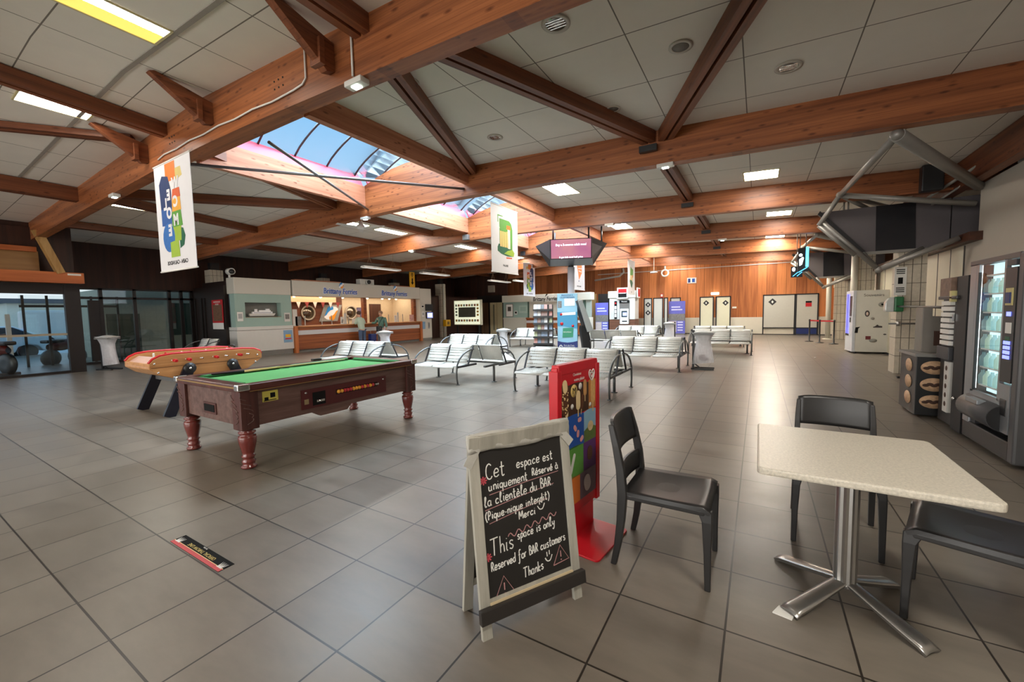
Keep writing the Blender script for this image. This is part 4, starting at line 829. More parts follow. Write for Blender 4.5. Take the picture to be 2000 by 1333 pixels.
ROWN = ['bottom', 'second lowest', 'third lowest', 'third highest', 'second highest', 'top']; COLN = ['far left', 'second from left', 'middle', 'second from right', 'far right']
for r_ in range(6):
    for k in range(5):
        x = (-.34, -.21, -.08, .04, .21)[k]; M = Matrix.Translation((rk.location.x, rk.location.y, 0)) @ Matrix.Rotation(R(18), 4, 'Z') @ Matrix.Translation((x, -.20, .35+r_*.245))
        o = MB().box(-.058, .058, -.012, .012, 0, .215, Matrix.Rotation(R(-12), 4, 'X')).build('leaflet', LC[(r_*3+k*2+(r_*k) % 3) % 7]); o.matrix_world = M
        tag(o, 'folded leaflet in the rack, %s row, %s pocket' % (ROWN[r_], COLN[k]), 'leaflet', 'leaflets in the floor rack')
tk = thing('slanted_kiosk', 'dark slanted information kiosk seen from the side, right of the totem', 'kiosk', (-5.15, 11.9, 0), 35)
MB().prism([(-.16, 0), (.12, 0), (-.02, .9), (-.25, 1.02), (-.28, .9)], .3, frame((0, .15, 0), (1, 0, 0), (0, 0, 1)), .01).build('stand', BLACK, tk)
MB().prism([(-.08, .78), (.14, .84), (-.26, 1.92), (-.42, 1.88)], .62, frame((0, .31, 0), (1, 0, 0), (0, 0, 1)), .015).build('screen_housing', mat('kiosk_grey', S(150, 152, 148), .4), tk)
MB().prism([(-.10, .80), (-.05, .80), (-.40, 1.9), (-.44, 1.88)], .56, frame((0, .28, 0), (1, 0, 0), (0, 0, 1))).build('screen_back', BLACK, tk)
# ------------------------------------------------------------------ waiting benches
def perforated():
    m, n, l, b = nt('perforated_white_steel'); sset(b, rough=.32, spec=.5); o = n['Material Output']
    tc = n.new('ShaderNodeTexCoord'); sp = n.new('ShaderNodeSeparateXYZ'); l.new(tc.outputs['Object'], sp.inputs[0])
    v = n.new('ShaderNodeMath'); v.operation = 'SUBTRACT'; l.new(sp.outputs['Z'], v.inputs[0]); l.new(sp.outputs['Y'], v.inputs[1])
    def pp(src, p, lim):
        a = n.new('ShaderNodeMath'); a.operation = 'PINGPONG'; a.inputs[1].default_value = p/2; l.new(src, a.inputs[0])
        c = n.new('ShaderNodeMath'); c.operation = 'LESS_THAN'; c.inputs[1].default_value = lim; l.new(a.outputs[0], c.inputs[0]); return c.outputs[0]
    q = n.new('ShaderNodeMath'); q.operation = 'MULTIPLY'; l.new(pp(v.outputs[0], .032, .0055), q.inputs[0])
    q0 = n.new('ShaderNodeMath'); q0.operation = 'SUBTRACT'; q0.inputs[0].default_value = 1; l.new(pp(sp.outputs['X'], .05, .006), q0.inputs[1]); l.new(q0.outputs[0], q.inputs[1])
    nz = n.new('ShaderNodeTexNoise'); nz.inputs['Scale'].default_value = 6; mx = n.new('ShaderNodeMix'); mx.data_type = 'RGBA'; mx.inputs[6].default_value = rgba(S(214, 214, 208)); mx.inputs[7].default_value = rgba(S(230, 229, 222)); l.new(nz.outputs['Fac'], mx.inputs[0]); l.new(mx.outputs[2], b.inputs['Base Color'])
    t = n.new('ShaderNodeBsdfTransparent'); ms = n.new('ShaderNodeMixShader'); l.new(q.outputs[0], ms.inputs[0]); l.new(b.outputs[0], ms.inputs[1]); l.new(t.outputs[0], ms.inputs[2]); l.new(ms.outputs[0], o.inputs[0])
    return m
PERF = perforated()
RIMW = mat('white_steel_rim', S(224, 224, 218), .3, var=.03)
TUBE = mat('grey_steel_tube', S(96, 98, 98), .35, metal=.5, var=.08)
SW = .60
def rounded(w, h, r, n=4):
    P = []
    for cx_, cy_, a in ((w/2-r, h/2-r, 0), (-w/2+r, h/2-r, 90), (-w/2+r, -h/2+r, 180), (w/2-r, -h/2+r, 270)):
        for i in range(n+1): t = R(a+90*i/n); P.append((cx_+r*cos(t), cy_+r*sin(t)))
    return P
def seat_mb(x):    # front row faces -y
    def pt(u, v):
        # v 0..1 from the front lip to the back edge
        y = -.80+.50*v; z = .415-.02*sin(pi*v)-(.045*max(0, (.12-v)/.12)**1.5)
        return (x+(u-.5)*(SW-.04), y, z)
    return MB().grid(pt, 2, 10, True, .016)
def back_mb(x):
    def pt(u, v):
        z = .45+.36*v; y = -.30+.16*v+.02*sin(pi*v)+(.05*max(0, (v-.9)/.1)**1.5)
        return (x+(u-.5)*(SW-.04), y, z)
    return MB().grid(pt, 2, 10, True, .016)
def hoop_mb(x, s=1):
    pts = [(x, -.68*s, 0), (x, -.71*s, .14), (x, -.715*s, .28), (x, -.69*s, .42), (x, -.61*s, .54), (x, -.49*s, .63), (x, -.34*s, .69), (x, -.20*s, .72), (x, -.10*s, .72)]
    b = MB().tube(pts, .019, 9); b.lathe([(.045, 0), (.045, .01), (.02, .012)], 12, Matrix.Translation((x, -.68*s, 0))); return b
def bench(label, loc, front, rear, rz=0, hoops=None):
    """front / rear: lists of occupied seat slots (0,1,2) on each side"""
    t = thing('waiting_bench', label, 'bench', loc, rz, 'white perforated waiting benches')
    slots = 3; x0 = -SW*slots/2
    for side, occ in ((1, front), (-1, rear)):
        for k in occ:
            x = (x0+SW*(k+.5))
            a, b = seat_mb(0), back_mb(0)
            if side < 0: a.v = [(-p[0], -p[1], p[2]) for p in a.v]; b.v = [(-p[0], -p[1], p[2]) for p in b.v]
            a.build('seat', PERF, t, loc=(x, 0, 0)); b.build('backrest', PERF, t, loc=(x, 0, 0))
        if occ:
            xs = [x0+SW*min(occ)-.03, x0+SW*(max(occ)+1)+.03]
            for x in xs: hoop_mb(x, side).build('armrest_leg', TUBE, t)
            MB().tube([(xs[0], -.33*side, .385), (xs[1], -.33*side, .385)], .024, 8).build('seat_beam', TUBE, t)
            for x in xs: MB().box(x-.02, x+.02, min(-.70*side, -.02*side), max(-.70*side, -.02*side), .36, .40).build('cross_bracket', DKGREY, t)
            for k in occ[:-1]: MB().bar((x0+SW*(k+1), -.30*side, .43), (x0+SW*(k+1), -.13*side, .80), .03, .012, up=(1, 0, 0)).build('back_stay', DKGREY, t)
            for x in xs: MB().bar((x, -.31*side, .40), (x, -.10*side, .80), .022, .03, up=(1, 0, 0)).build('back_stay', DKGREY, t)
    for x in (x0+.10, -x0-.10):
        MB().cyl((x, 0, 0), (x, 0, .40), .026, 12).lathe([(.06, 0), (.06, .012), (.025, .014)], 14, Matrix.Translation((x, 0, 0))).build('leg', TUBE, t)
        MB().box(x-.025, x+.025, -.36, .36, .36, .40).build('leg_head', TUBE, t)
    return t
A3 = [0, 1, 2]
bench('white perforated bench in the centre right behind the red ice cream sign', (-2.96, 5.32, 0), A3, A3)
bench('white perforated bench right of the pool table with one front seat missing', (-5.66, 5.36, 0), [0, 1], A3)
bench('white perforated bench behind the far end of the pool table, before the ferry desk', (-9.13, 5.4, 0), A3, A3)
bench('white perforated bench in the second row left of the blue totem', (-8.2, 9.15, 0), A3, A3)
bench('white second-row bench right of the blue totem, beside the nearest bin post', (-2.44, 9.1, 0), A3, A3)
bench('bench seen from behind with grey backs and a white paper on its seat', (-4.55, 12.75, 0), [], A3)
bench('white bench half hidden behind the leaflet rack', (-8.35, 14.0, 0), A3, A3)
bench('cream lit bench in front of the bank machine', (-4.68, 17.3, 0), A3, A3)
bench('cream lit bench behind the right bin bag, nearest of the two there', (-1.0, 13.75, 0), A3, A3)
bench('cream lit bench farthest back, behind the right bin bag', (-1.3, 16.9, 0), A3, A3)
bench('white bench half hidden by the table football, against the dark poster wall', (-15.85, 4.75, 0), [0, 1], [])
pp_ = tag(MB().box(-.2, .2, -.14, .14, 0, .006).build('white_paper', PAPER, None, loc=(-4.5, 12.35, .42)), 'white paper lying at the seat of the grey-backed bench', 'paper')
tag(MB().add([(0, 0, 0), (.30, .0, 0), (.30, .22, .0), (.0, .24, .16)], [(0, 1, 2, 3)]).box(0, .3, 0, .22, -.004, 0).build('newspaper', PAPER, None, loc=(-4.95, 5.74, .425)), 'folded white newspaper on the rear seat of the bench by the pool table', 'newspaper')

# ------------------------------------------------------------------ bin bag stands
def bagmat():
    m, n, l, b = nt('translucent_bag'); o = n['Material Output']; sset(b, rough=.35)
    b.inputs['Base Color'].default_value = rgba(S(246, 246, 250)); nz = n.new('ShaderNodeTexNoise'); nz.inputs['Scale'].default_value = 11; nz.inputs['Detail'].default_value = 5
    bp = n.new('ShaderNodeBump'); bp.inputs['Strength'].default_value = .6; bp.inputs['Distance'].default_value = .03; l.new(nz.outputs['Fac'], bp.inputs['Height']); l.new(bp.outputs[0], b.inputs['Normal'])
    t = n.new('ShaderNodeBsdfTransparent'); mx = n.new('ShaderNodeMixShader'); rm = n.new('ShaderNodeMapRange'); rm.inputs[3].default_value = .12; rm.inputs[4].default_value = .42; l.new(nz.outputs['Fac'], rm.inputs[0]); l.new(rm.outputs[0], mx.inputs[0])
    tl = n.new('ShaderNodeBsdfTranslucent'); tl.inputs[0].default_value = (.92, .92, .95, 1); m0 = n.new('ShaderNodeMixShader'); m0.inputs[0].default_value = .4; l.new(b.outputs[0], m0.inputs[1]); l.new(tl.outputs[0], m0.inputs[2])
    l.new(m0.outputs[0], mx.inputs[1]); l.new(t.outputs[0], mx.inputs[2]); l.new(mx.outputs[0], o.inputs[0]); return m
BAG = bagmat()
def bin_stand(label, loc, rz, h=.95, trash=None, tw=1, lean=0):
    t = thing('bin_stand', label, 'bin', loc, rz, 'black bin bag stands')
    MB().box(-.025, .025, -.025, .025, .03, h+.02).build('post', BLACK, t)
    MB().box(-.03, .48, -.17, -.12, 0, .035).box(-.03, .48, .12, .17, 0, .035).box(-.04, .04, -.17, .17, 0, .04).bar((0, 0, .16), (.16, 0, .03), .03, .03).build('foot', BLACK, t)
    MB().box(.0, .46, -.19, .19, h-.10, h-.06, bev=.01).build('bag_ring', mat('ring_grey', S(128, 128, 126), .5), t)
    MB().grid(lambda u, v: (.02+.44*u, -.19+.38*v, h-.03+.05*sin(pi*u)*sin(pi*v)), 6, 6, True, .012).build('lid', mat('lid_white', S(206, 206, 202), .45), t)
    rnd = [random.uniform(-.02, .02) for _ in range(40)]
    def bag(u, v):
        # gathered at the ring, hanging flat and widening to a slack bottom with sharp corners
        a = 2*pi*v; cs, sn = cos(a), sin(a); q = 3.2; rr = (abs(cs)**q+abs(sn)**q)**(-1/q)
        f = 1+.05*sin(7*a+3*u)*u+rnd[int(v*18) % 18]*1.2*u
        w = .235-.075*min(1, u/.25)+.085*max(0, (u-.25)/.75)
        if u < .10: w += .035*(1-u/.10)
        d = (.19*(1-u)+.075*u)*(1-.25*sin(pi*u))
        return (.23+lean*u*u+w*tw*cs*rr*f, d*sn*rr*f, (h-.045)*(1-u)+(.15+.03*cs)*u)
    MB().grid(bag, 12, 18).build('bag', BAG, t)
    if trash:
        b = MB(); 
        for i in range(6): b.ball((.23+lean+random.uniform(-.09, .09), random.uniform(-.08, .08), .24+random.uniform(0, .09)), random.uniform(.03, .055), 6, (1.3, 1, .7))
        b.build('rubbish', trash, t)
    return t
bin_stand('bin bag stand before the ferry desk, its clear bag flaring to a side', (-11.3, 7.78, 0), 20, .96, None, .9, .08)
bin_stand('bin bag stand in the middle beside the second-row bench, clear bag with litter', (-8.25, 10.75, 0), 10, .92, mat('litter_grey', S(110, 116, 120), .6, var=.6), .8)
bin_stand('bin bag stand nearest on the right with red litter showing through its clear bag', (-1.30, 9.2, 0), 3, .97, mat('litter_red', S(120, 40, 40), .6, var=.9), 1.0)
bin_stand('bin bag stand farther back in front of the violet poster', (-3.1, 17.4, 0), 180, .95)
bin_stand('bin bag stand beside the entrance doorpost at the left', (-17.05, 2.1, 0), 25, 1.04, mat('litter_red', (0, 0, 0)), 1.0, .06)

# ------------------------------------------------------------------ pool table
PWOOD = wood('mahogany_veneer', S(84, 60, 54), S(122, 94, 86), 1, 14, .42, cx=.9)
PDARK = wood('mahogany_dark', S(66, 38, 34), S(98, 60, 54), 2, 14, .35, cx=.9)
PLEG = mat('turned_mahogany', S(112, 48, 42), .25, var=.15, coat=.4)
CLOTH = mat('green_baize', S(82, 158, 84), .85, var=.05, scale=60, bump=.1)
PX0, PX1, PY0, PY1, PZ = -5.60, -4.18, -.10, 2.30, .855
pt = thing('pool_table', 'dark wood coin operated pool table with green cloth and turned legs', 'table', ((PX0+PX1)/2, (PY0+PY1)/2, 0))
hx, hy = (PX1-PX0)/2, (PY1-PY0)/2
def along(sx):      # long side panel
    b = MB(); prof = [(-hy+.05, .42), (-hy+.05, .78), (hy-.05, .78), (hy-.05, .42), (.10, .42), (.04, .36), (-.32, .36), (-.42, .42)]
    return b.prism(prof, .05, frame((sx*(hx-.05)-(.05 if sx > 0 else 0), 0, 0), (0, 1, 0), (0, 0, 1)), .004)
for s in (-1, 1): along(s).build('side_panel', PWOOD, pt); MB().box(-hx+.06, hx-.06, s*(hy-.07)-.025, s*(hy-.07)+.025, .44, .78).build('end_panel', PWOOD, pt)
for sx in (-1, 1):
    for sy in (-1, 1):
        x, y = sx*(hx-.10), sy*(hy-.10)
        MB().box(x-.085, x+.085, y-.085, y+.085, .40, .79, bev=.008).build('corner_block', PDARK, pt)
        g = MB()
        for k in range(5): g.tube([(x+.0875*sx, y-.03+.06*sin(k*.8+j*.5), .46+k*.06+j*.012) for j in range(5)], .004, 5)
        for k in range(5): g.tube([(x-.03+.06*sin(k*.8+j*.5), y+.0875*sy, .46+k*.06+j*.012) for j in range(5)], .004, 5)
        g.build('carved_scroll', mat('carving', S(96, 70, 62), .4), pt)
        MB().lathe([(.055, 0), (.070, .01), (.072, .025), (.052, .035), (.058, .06), (.064, .075), (.05, .088), (.052, .11), (.066, .125), (.05, .138), (.058, .17), (.078, .26), (.084, .315), (.076, .335), (.056, .345), (.078, .362), (.078, .375), (.058, .385), (.07, .402)], 24, Matrix.Translation((x, y, 0))).build('leg', PLEG, pt)
rail = MB()
for s in (-1, 1): rail.box(s*hx-.13*(s > 0)-.0, s*hx+.13*(s < 0), -hy, hy, .785, PZ, bev=.014)
for s in (-1, 1): rail.box(-hx+.10, hx-.10, s*hy-.13*(s > 0), s*hy+.13*(s < 0), .785, PZ, bev=.014)
rail.build('rail', wood('mahogany_rail', S(66, 34, 30), S(104, 60, 52), 1, 14, .3, cx=.9), pt)
MB().box(-hx+.09, hx-.09, -hy+.09, hy-.09, .80, .815).build('cloth', CLOTH, pt)
cm_ = mat('green_baize_cushion', S(44, 118, 62), .85, var=.06)
def cushion(x0, y0, x1, y1, nx, ny):
    d = Vector((x1-x0, y1-y0, 0)); b = MB(); P = [(0, 0), (.055, .012), (.05, .030), (0, .036)]
    for (x, y), e in (((x0, y0), .03), ((x1, y1), -.03)):
        for p, z in P: q = Vector((x, y, 0))+d.normalized()*(e*p/.055); b.v.append((q.x+nx*p, q.y+ny*p, .815+z))
    b.f = [[0, 1, 2, 3], [7, 6, 5, 4]]+[[i, (i+1) % 4, 4+(i+1) % 4, 4+i] for i in range(4)]; b.sm = [False]*6; b.mi = [0]*6
    b.build('cushion', cm_, pt)
for s in (-1, 1):
    X_ = s*(hx-.13)
    cushion(X_, -hy+.20, X_, -.07, -s, 0); cushion(X_, .07, X_, hy-.20, -s, 0); cushion(-hx+.21, s*(hy-.13), hx-.21, s*(hy-.13), 0, -s)
for sx, sy in ((-1, -1), (1, -1), (-1, 1), (1, 1), (-1, 0), (1, 0)):
    x, y = sx*(hx-.14), sy*(hy-.14)
    MB().lathe([(.001, 0), (.055, 0), (.055, .003), (.001, .003)], 18, Matrix.Translation((x+.01*sx, y+.01*sy, .816))).build('pocket', INK, pt)
    if sy: MB().box(sx*hx-.06*(sx > 0)-.012, sx*hx+.06*(sx < 0)+.012, sy*hy-.09*(sy > 0)-.012, sy*hy+.09*(sy < 0)+.012, .80, PZ+.008, bev=.012).build('corner_cap', CHROME, pt)
MB().box(-hx+.05, hx-.05, -hy-.006, -hy+.002, .822, .838).box(hx-.002, hx+.006, -hy+.1, hy-.1, .784, .79).build('brass_trim', mat('brass_strip', S(190, 150, 96), .3, metal=.7), pt)
# ball window, coin slot and cue-ball return on the front side
fx = hx-.05; MXP = frame((fx, 0, 0), (0, 1, 0), (0, 0, 1))
card('mechanism_plate', MXP, 1.20, .22, mat('plate_maroon', S(84, 34, 34), .3, var=.1), pt, .012, .05, .585)
MB().box(fx+.002, fx+.016, -.42, -.26, .50, .65).build('coin_recess', INK, pt); MB().cyl((fx+.0, -.34, .55), (fx+.05, -.34, .55), .012).box(fx+.01, fx+.03, -.38, -.28, .535, .56).build('coin_slide', CHROME, pt); MB().box(fx+.01, fx+.018, -.52, -.47, .53, .585).build('coin_plate', mat('coin_brass', S(180, 160, 120), .3, metal=.6), pt)
MB().box(fx+.008, fx+.014, -.12, .50, .575, .635).build('ball_window', mat('window_dark', (.03, .012, .012), .15), pt)
for i in range(13):
    tag(MB().ball((0, 0, 0), .0235, 10).build('pool_ball', mat('ball_yellow', S(232, 164, 60), .2) if i in (0, 1, 5, 6, 7, 9, 11) else mat('ball_red', S(186, 54, 60), .2), pt, loc=(fx+.02, -.085+i*.0425, .606)))
for i in range(2): MB().ball((0, 0, 0), .016, 8).build('steel_knob', CHROME, pt, loc=(fx+.02, .475+i*.03, .606))
for y, z in ((-.50, .66), (.60, .655)): MB().ball((fx+.012, y, z), .014, 8).build('plate_screw', CHROME, pt)
st = card('yellow_sticker', MXP, .16, .11, mat('sticker_yellow', S(206, 196, 90), .5, var=.1), pt, .004, -.88, .70); MB().box(fx+.003, fx+.0055, -.94, -.90, .66, .69).box(fx+.003, fx+.0055, -.88, -.83, .68, .73).box(fx+.003, fx+.0055, -.95, -.82, .652, .66).build('sticker_print', INK, pt)
MB().box(-.14, .14, -hy+.035, -hy+.05, .50, .62).build('return_frame', PDARK, pt); MB().box(-.11, .11, -hy+.030, -hy+.04, .525, .60).build('return_hole', INK, pt)
cue = thing('billiard_cue', 'long pale cue lying along the left rail of the pool table', 'cue', (-5.42, .55, .842)); MB().tube([(0, 0, 0), (.06, 1.42, 0)], [.014, .006], 10).build('shaft', wood('cue_ash', S(200, 166, 112), S(226, 196, 148), 1, 16), cue); MB().tube([(-.014, -.35, 0), (0, 0, 0)], [.016, .0142], 10).build('butt', INK, cue)
bl_ = thing('bridge_block', 'small black rest lying on the far left rail of the pool table', 'rest', (-5.55, 1.62, .855)); MB().box(-.03, .03, -.07, .07, 0, .03, bev=.008).build('body', BLACK, bl_)

# ------------------------------------------------------------------ table football
FW1 = wood('golden_oak', S(178, 122, 72), S(210, 156, 102), 1, 12, .4)
ft = thing('table_football', 'golden oak table football with red rim, red rod grips and dark splayed legs', 'table', (-8.18, 1.12, 0))
fh, fl = .50, .80
side = [(-fl, .84), (-fl+.05, .90), (-fl+.14, .945), (-fl+.3, .965), (fl-.3, .965), (fl-.1, .945), (fl, .90), (fl+.02, .85), (fl+.02, .78), (fl-.22, .62), (fl-.34, .585), (-fl+.30, .585), (-fl+.12, .66), (-fl, .76)]
for s in (-1, 1):
    MB().prism(side, .05, frame((s*fh-(.05 if s > 0 else 0), 0, 0), (0, 1, 0), (0, 0, 1)), .006).build('side_board', FW1, ft)
    MB().tube([(s*(fh-.025), y, z+.008) for y, z in side[:8]], .022, 8).build('red_rim', RED, ft)
    MB().box(s*fh-.002, s*fh+.002, -fl+.02, fl, .775, .781).build('groove', BROWN, ft)
MB().prism([(-fl+.30, .59), (-fl+.12, .66), (-fl, .76), (-fl, .84), (-fl+.04, .84), (-fl+.2, .70), (fl-.2, .70), (fl-.02, .84), (fl+.02, .85), (fl+.02, .78), (fl-.22, .62), (fl-.34, .59)], 2*fh-.08, frame((-fh+.04, 0, 0), (0, 1, 0), (0, 0, 1))).build('trough', FW1, ft)
MB().grid(lambda u, v: (-fh+.05+(2*fh-.1)*v, -fl+.005+.17*u, .78+.13*u**.7), 5, 4, True, .01).build('ball_catch_panel', mat('pale_tray', S(214, 176, 160), .35, var=.05), ft); MB().box(-fh+.06, fh-.06, fl-.16, fl-.10, .84, .93).build('end_partition', FW1, ft)
MB().box(-fh+.05, fh-.05, -fl+.16, fl-.12, .79, .80).build('pitch', mat('pitch_pale', S(206, 186, 150), .6), ft)
for i, y in enumerate((-.52, -.34, -.14, .04, .22, .40, .56)):
    MB().cyl((-fh-.12, y, .875), (fh+.10, y, .875), .008, 8).build('rod', CHROME, ft)
    if i in (0, 1, 3, 5): MB().tube([(fh+.05, y, .875), (fh+.09, y, .875), (fh+.16, y, .875), (fh+.18, y, .875)], [.016, .024, .026, .018], 12).build('grip', RED, ft)
    else: MB().tube([(-fh-.05, y, .875), (-fh-.16, y, .875)], [.02, .026], 12).build('grip', RED, ft)
    for k in range(3 if i in (1, 5) else 5 if i == 3 else 2):
        n_ = 3 if i in (1, 5) else 5 if i == 3 else 2; x = -fh+.12+(2*fh-.24)*(k+.5)/n_
        MB().box(x-.012, x+.012, y-.012, y+.012, .82, .93).ball((x, y, .945), .016, 6).build('player', RED if i % 2 else PAPER, ft)
for s in (-1, 1):
    for sy in (-1, 1):
        top = (s*(fh+.028), sy*.31, .74); bot = (s*(fh+.028), sy*.62, .0)
        b = MB().bar(bot, top, .05, .15, up=(0, 1, 0)); b.build('leg', mat('leg_black_blue', S(24, 24, 36), .35), ft)
    MB().lathe([(.001, 0), (.085, 0), (.085, .03), (.001, .03)], 20, frame((s*(fh+.03), -.31, .73), (0, 1, 0), (0, 0, 1))).build('leg_mount', BLACK, ft); MB().lathe([(.001, 0), (.085, 0), (.085, .03), (.001, .03)], 20, frame((s*(fh+.03), .31, .73), (0, 1, 0), (0, 0, 1))).build('leg_mount', BLACK, ft)
    for sy in (-.31, .31): MB().ball((s*(fh+.062), sy, .73), .02, 8).build('mount_bolt', CHROME, ft)
for sy in (-1, 1): MB().box(-fh, fh, sy*.40-.02, sy*.40+.02, .50, .56).build('cross_bar', GREY, ft)
for y, z in ((-fl+.06, .84), (-fl+.10, .70), (fl-.06, .84), (fl-.10, .72)): MB().ball((fh+.004, y, z), .016, 8).build('corner_screw', CHROME, ft)
tray = thing('ashtray_counter', 'black counter dish at the far end of the table football', 'tray', (-8.45, 1.80, .965)); MB().tube([(-.1, 0, .01), (.0, .03, .03), (.1, 0, .01)], .018, 8).build('handle', BLACK, tray)

# ------------------------------------------------------------------ belt barrier by the far doors
for i, (x, y, lb) in enumerate(((2.05, 20.2, 'black barrier post standing left by the far frosted doors'), (2.33, 19.4, 'black barrier post nearer to the souvenir machine'), (3.0-.25, 18.9, 'black barrier post close to the right wall'))):
    t = thing('barrier_post', lb, 'barrier', (x, y, 0), 0, 'black belt barrier posts'); MB().lathe([(.16, 0), (.16, .015), (.06, .03), (.03, .04), (.03, .90), (.036, .91), (.036, .98), (.02, .985)], 18).build('stand', BLACK, t)
tag(MB().bar((2.06, 20.18, .93), (2.32, 19.42, .93), .004, .06).bar((2.34, 19.38, .93), (2.74, 18.92, .93), .004, .06).build('barrier_belt', mat('belt_red', S(168, 22, 34), .6)), 'red belt stretched between the black barrier posts', 'belt')
# ------------------------------------------------------------------ foreground: cafe table
STONE = grid_mat('speckled_laminate', 9, 9, 3, 3, .0, S(208, 201, 186), S(208, 201, 186), .38, stretch=(60, 60, 60), var=.22, bump=.06)
ct = thing('cafe_table', 'square speckled stone-look cafe table on a cross-shaped aluminium pedestal', 'table', (.515, .535, 0))
MB().prism(rounded(.80, .86, .03), .034, Matrix.Translation((0, 0, .742)), .009).build('tabletop', STONE, ct)
MB().box(-.19, .19, -.19, .19, .722, .742).build('mounting_plate', BLACK, ct)
n_ = 24; fl_ = [(.045*(1+.10*(k % 2))*cos(2*pi*k/n_), .045*(1+.10*(k % 2))*sin(2*pi*k/n_)) for k in range(n_)]
MB().prism(fl_, .64, Matrix.Translation((0, 0, .085))).build('pedestal', STEEL, ct); MB().box(-.07, .07, -.07, .07, .71, .724, bev=.004).build('collar', STEEL, ct)
for k in range(4):
    a = R(45+90*k+2)
    def leg(u, v, a=a):
        r = .0+.37*u; w = (.034+.012*u)*(2*v-1); z = .095*(1-u)**1.1*1.0+.022-.0*u+.010*(1-(2*v-1)**2)
        if u > .96: z -= .010
        return (r*cos(a)-w*sin(a), r*sin(a)+w*cos(a), z)
    MB().grid(leg, 12, 6, True, .02).build('foot', STEEL, ct)
MB().ball((0, 0, .095), .05, 12, (1, 1, .5)).build('hub', STEEL, ct)
tag(MB().prism([(-.05, -.03), (.03, -.045), (.05, .02), (-.02, .04)], .006, Matrix.Translation((.245, .27, .0))).build('paper_wedge', PAPER), 'scrap of white paper wedged under one foot of the cafe table', 'paper')
# ------------------------------------------------------------------ grey plastic chairs
PLAS = mat('anthracite_plastic', S(40, 39, 39), .36, var=.08, scale=14, bump=.02)
def chair(label, loc, rz):
    t = thing('plastic_chair', label, 'chair', loc, rz, 'anthracite plastic chairs round the cafe table')     # faces +x
    def seat(u, v):
        x = -.235+.47*u; w = .225+.01*u; y = (2*v-1)*w; z = .455-.020*sin(pi*u)*(1-(2*v-1)**2)+.006*u-.02*max(0, (u-.9)/.1)**2
        return (x, y, z)
    MB().grid(seat, 12, 10, True, .022).build('seat', PLAS, t)
    MB().prism(rounded(.46, .455, .03), .028, Matrix.Translation((0, 0, .412)), .006).build('apron', PLAS, t)
    for s in (-1, 1):
        def fleg(pts, w0, d0):
            b = MB(); ring = []
            for (x, y, z, w, dd) in pts:
                o = len(b.v); b.v += [(x-dd/2, y-w/2, z), (x+dd/2, y-w/2, z), (x+dd/2, y+w/2, z), (x-dd/2, y+w/2, z)]; ring.append(o)
            for a, c in zip(ring, ring[1:]):
                for k in range(4): b.f.append([a+k, a+(k+1) % 4, c+(k+1) % 4, c+k]); b.sm.append(False); b.mi.append(0)
            b.f.append([ring[0]+k for k in (3, 2, 1, 0)]); b.f.append([ring[-1]+k for k in range(4)]); b.sm += [False]*2; b.mi += [0]*2
            return b
        fleg([(.225, s*.215, 0, .030, .030), (.222, s*.213, .20, .034, .036), (.218, s*.208, .38, .042, .052), (.205, s*.20, .435, .05, .075)], 0, 0).build('leg', PLAS, t, bev=.005)
        fleg([(-.285, s*.222, 0, .032, .034), (-.262, s*.219, .12, .034, .04), (-.243, s*.216, .28, .036, .048), (-.236, s*.213, .44, .04, .056), (-.248, s*.212, .58, .036, .050), (-.275, s*.210, .72, .032, .042), (-.305, s*.205, .84, .026, .034)], 0, 0).build('leg', PLAS, t, bev=.005)
    def bk(u, v, z0, z1):
        z = z0+(z1-z0)*u; y = (2*v-1)*(.215-.012*(z-.6)); x = -.248-.06*max(0, (z-.55)/.3)-.030*(1-(2*v-1)**2); return (x, y, z)
    top = MB().grid(lambda u, v: bk(u, v, .665, .872-.012*abs(2*v-1)**6), 8, 12, True, .018); top.build('backrest', PLAS, t)
    MB().grid(lambda u, v: bk(u, v, .46, .585), 5, 12, True, .016).build('lower_back', PLAS, t)
    return t
chair('dark grey plastic chair left of the cafe table, turned side-on', (-.325, .475, 0), 0)
chair('dark grey plastic chair behind the cafe table, showing its back slot', (.56, 1.27, 0), -94)
chair('dark grey plastic chair at the right edge, partly cut off', (1.02, .66, 0), 163)
# ------------------------------------------------------------------ chalkboard
HW = wood('whitewashed_frame', S(156, 153, 142), S(190, 187, 175), 2, 12, .6)
SLATE = mat('slate_black', S(34, 32, 30), .55, var=.18, scale=5)
CHALK = mat('white_chalk', S(236, 236, 230), .9, var=.04)
CHALKR = mat('red_chalk', S(206, 84, 96), .9, var=.1)
CHALKP = mat('pink_chalk', S(190, 140, 140), .9, var=.1)
fl0, fr0, bl0 = Vector((-.95, -.63, 0)), Vector((-.675, -.135, 0)), Vector((-1.17, -.505, 0))
dx = (fr0-fl0).normalized(); nb_ = Vector((-dx.y, dx.x, 0)); wid = (fr0-fl0).length+.02; spread = .25; Hh = .935
cb = thing('chalkboard', 'A-frame chalkboard with French and English bar notice in white chalk', 'sign', fl0, math.degrees(math.atan2(dx.y, dx.x)))
up1 = Vector((0, spread/2, Hh)).normalized(); LB = Vector((0, spread/2, Hh)).length
F1 = frame((0, 0, 0), (1, 0, 0), up1)                       # front leaf, faces the viewer (-y local -> z of frame)
up2 = Vector((0, -spread/2, Hh)).normalized(); F2 = frame((wid, spread, 0), (-1, 0, 0), up2)
for k, F in enumerate((F1, F2)):
    for x in (0, wid-.052): MB().box(x, x+.052, .0, LB, -.022, 0, F, .003).build('stile', HW, cb)
    MB().box(.05, wid-.05, LB-.075, LB-.002, -.022, .002, F, .004).build('top_rail', HW, cb); MB().box(.05, wid-.05, .135, .175, -.02, -.004, F).build('bottom_rail', HW, cb)
    MB().box(.045, wid-.045, .165, LB-.07, -.016, -.008, F).build('slate', SLATE, cb)
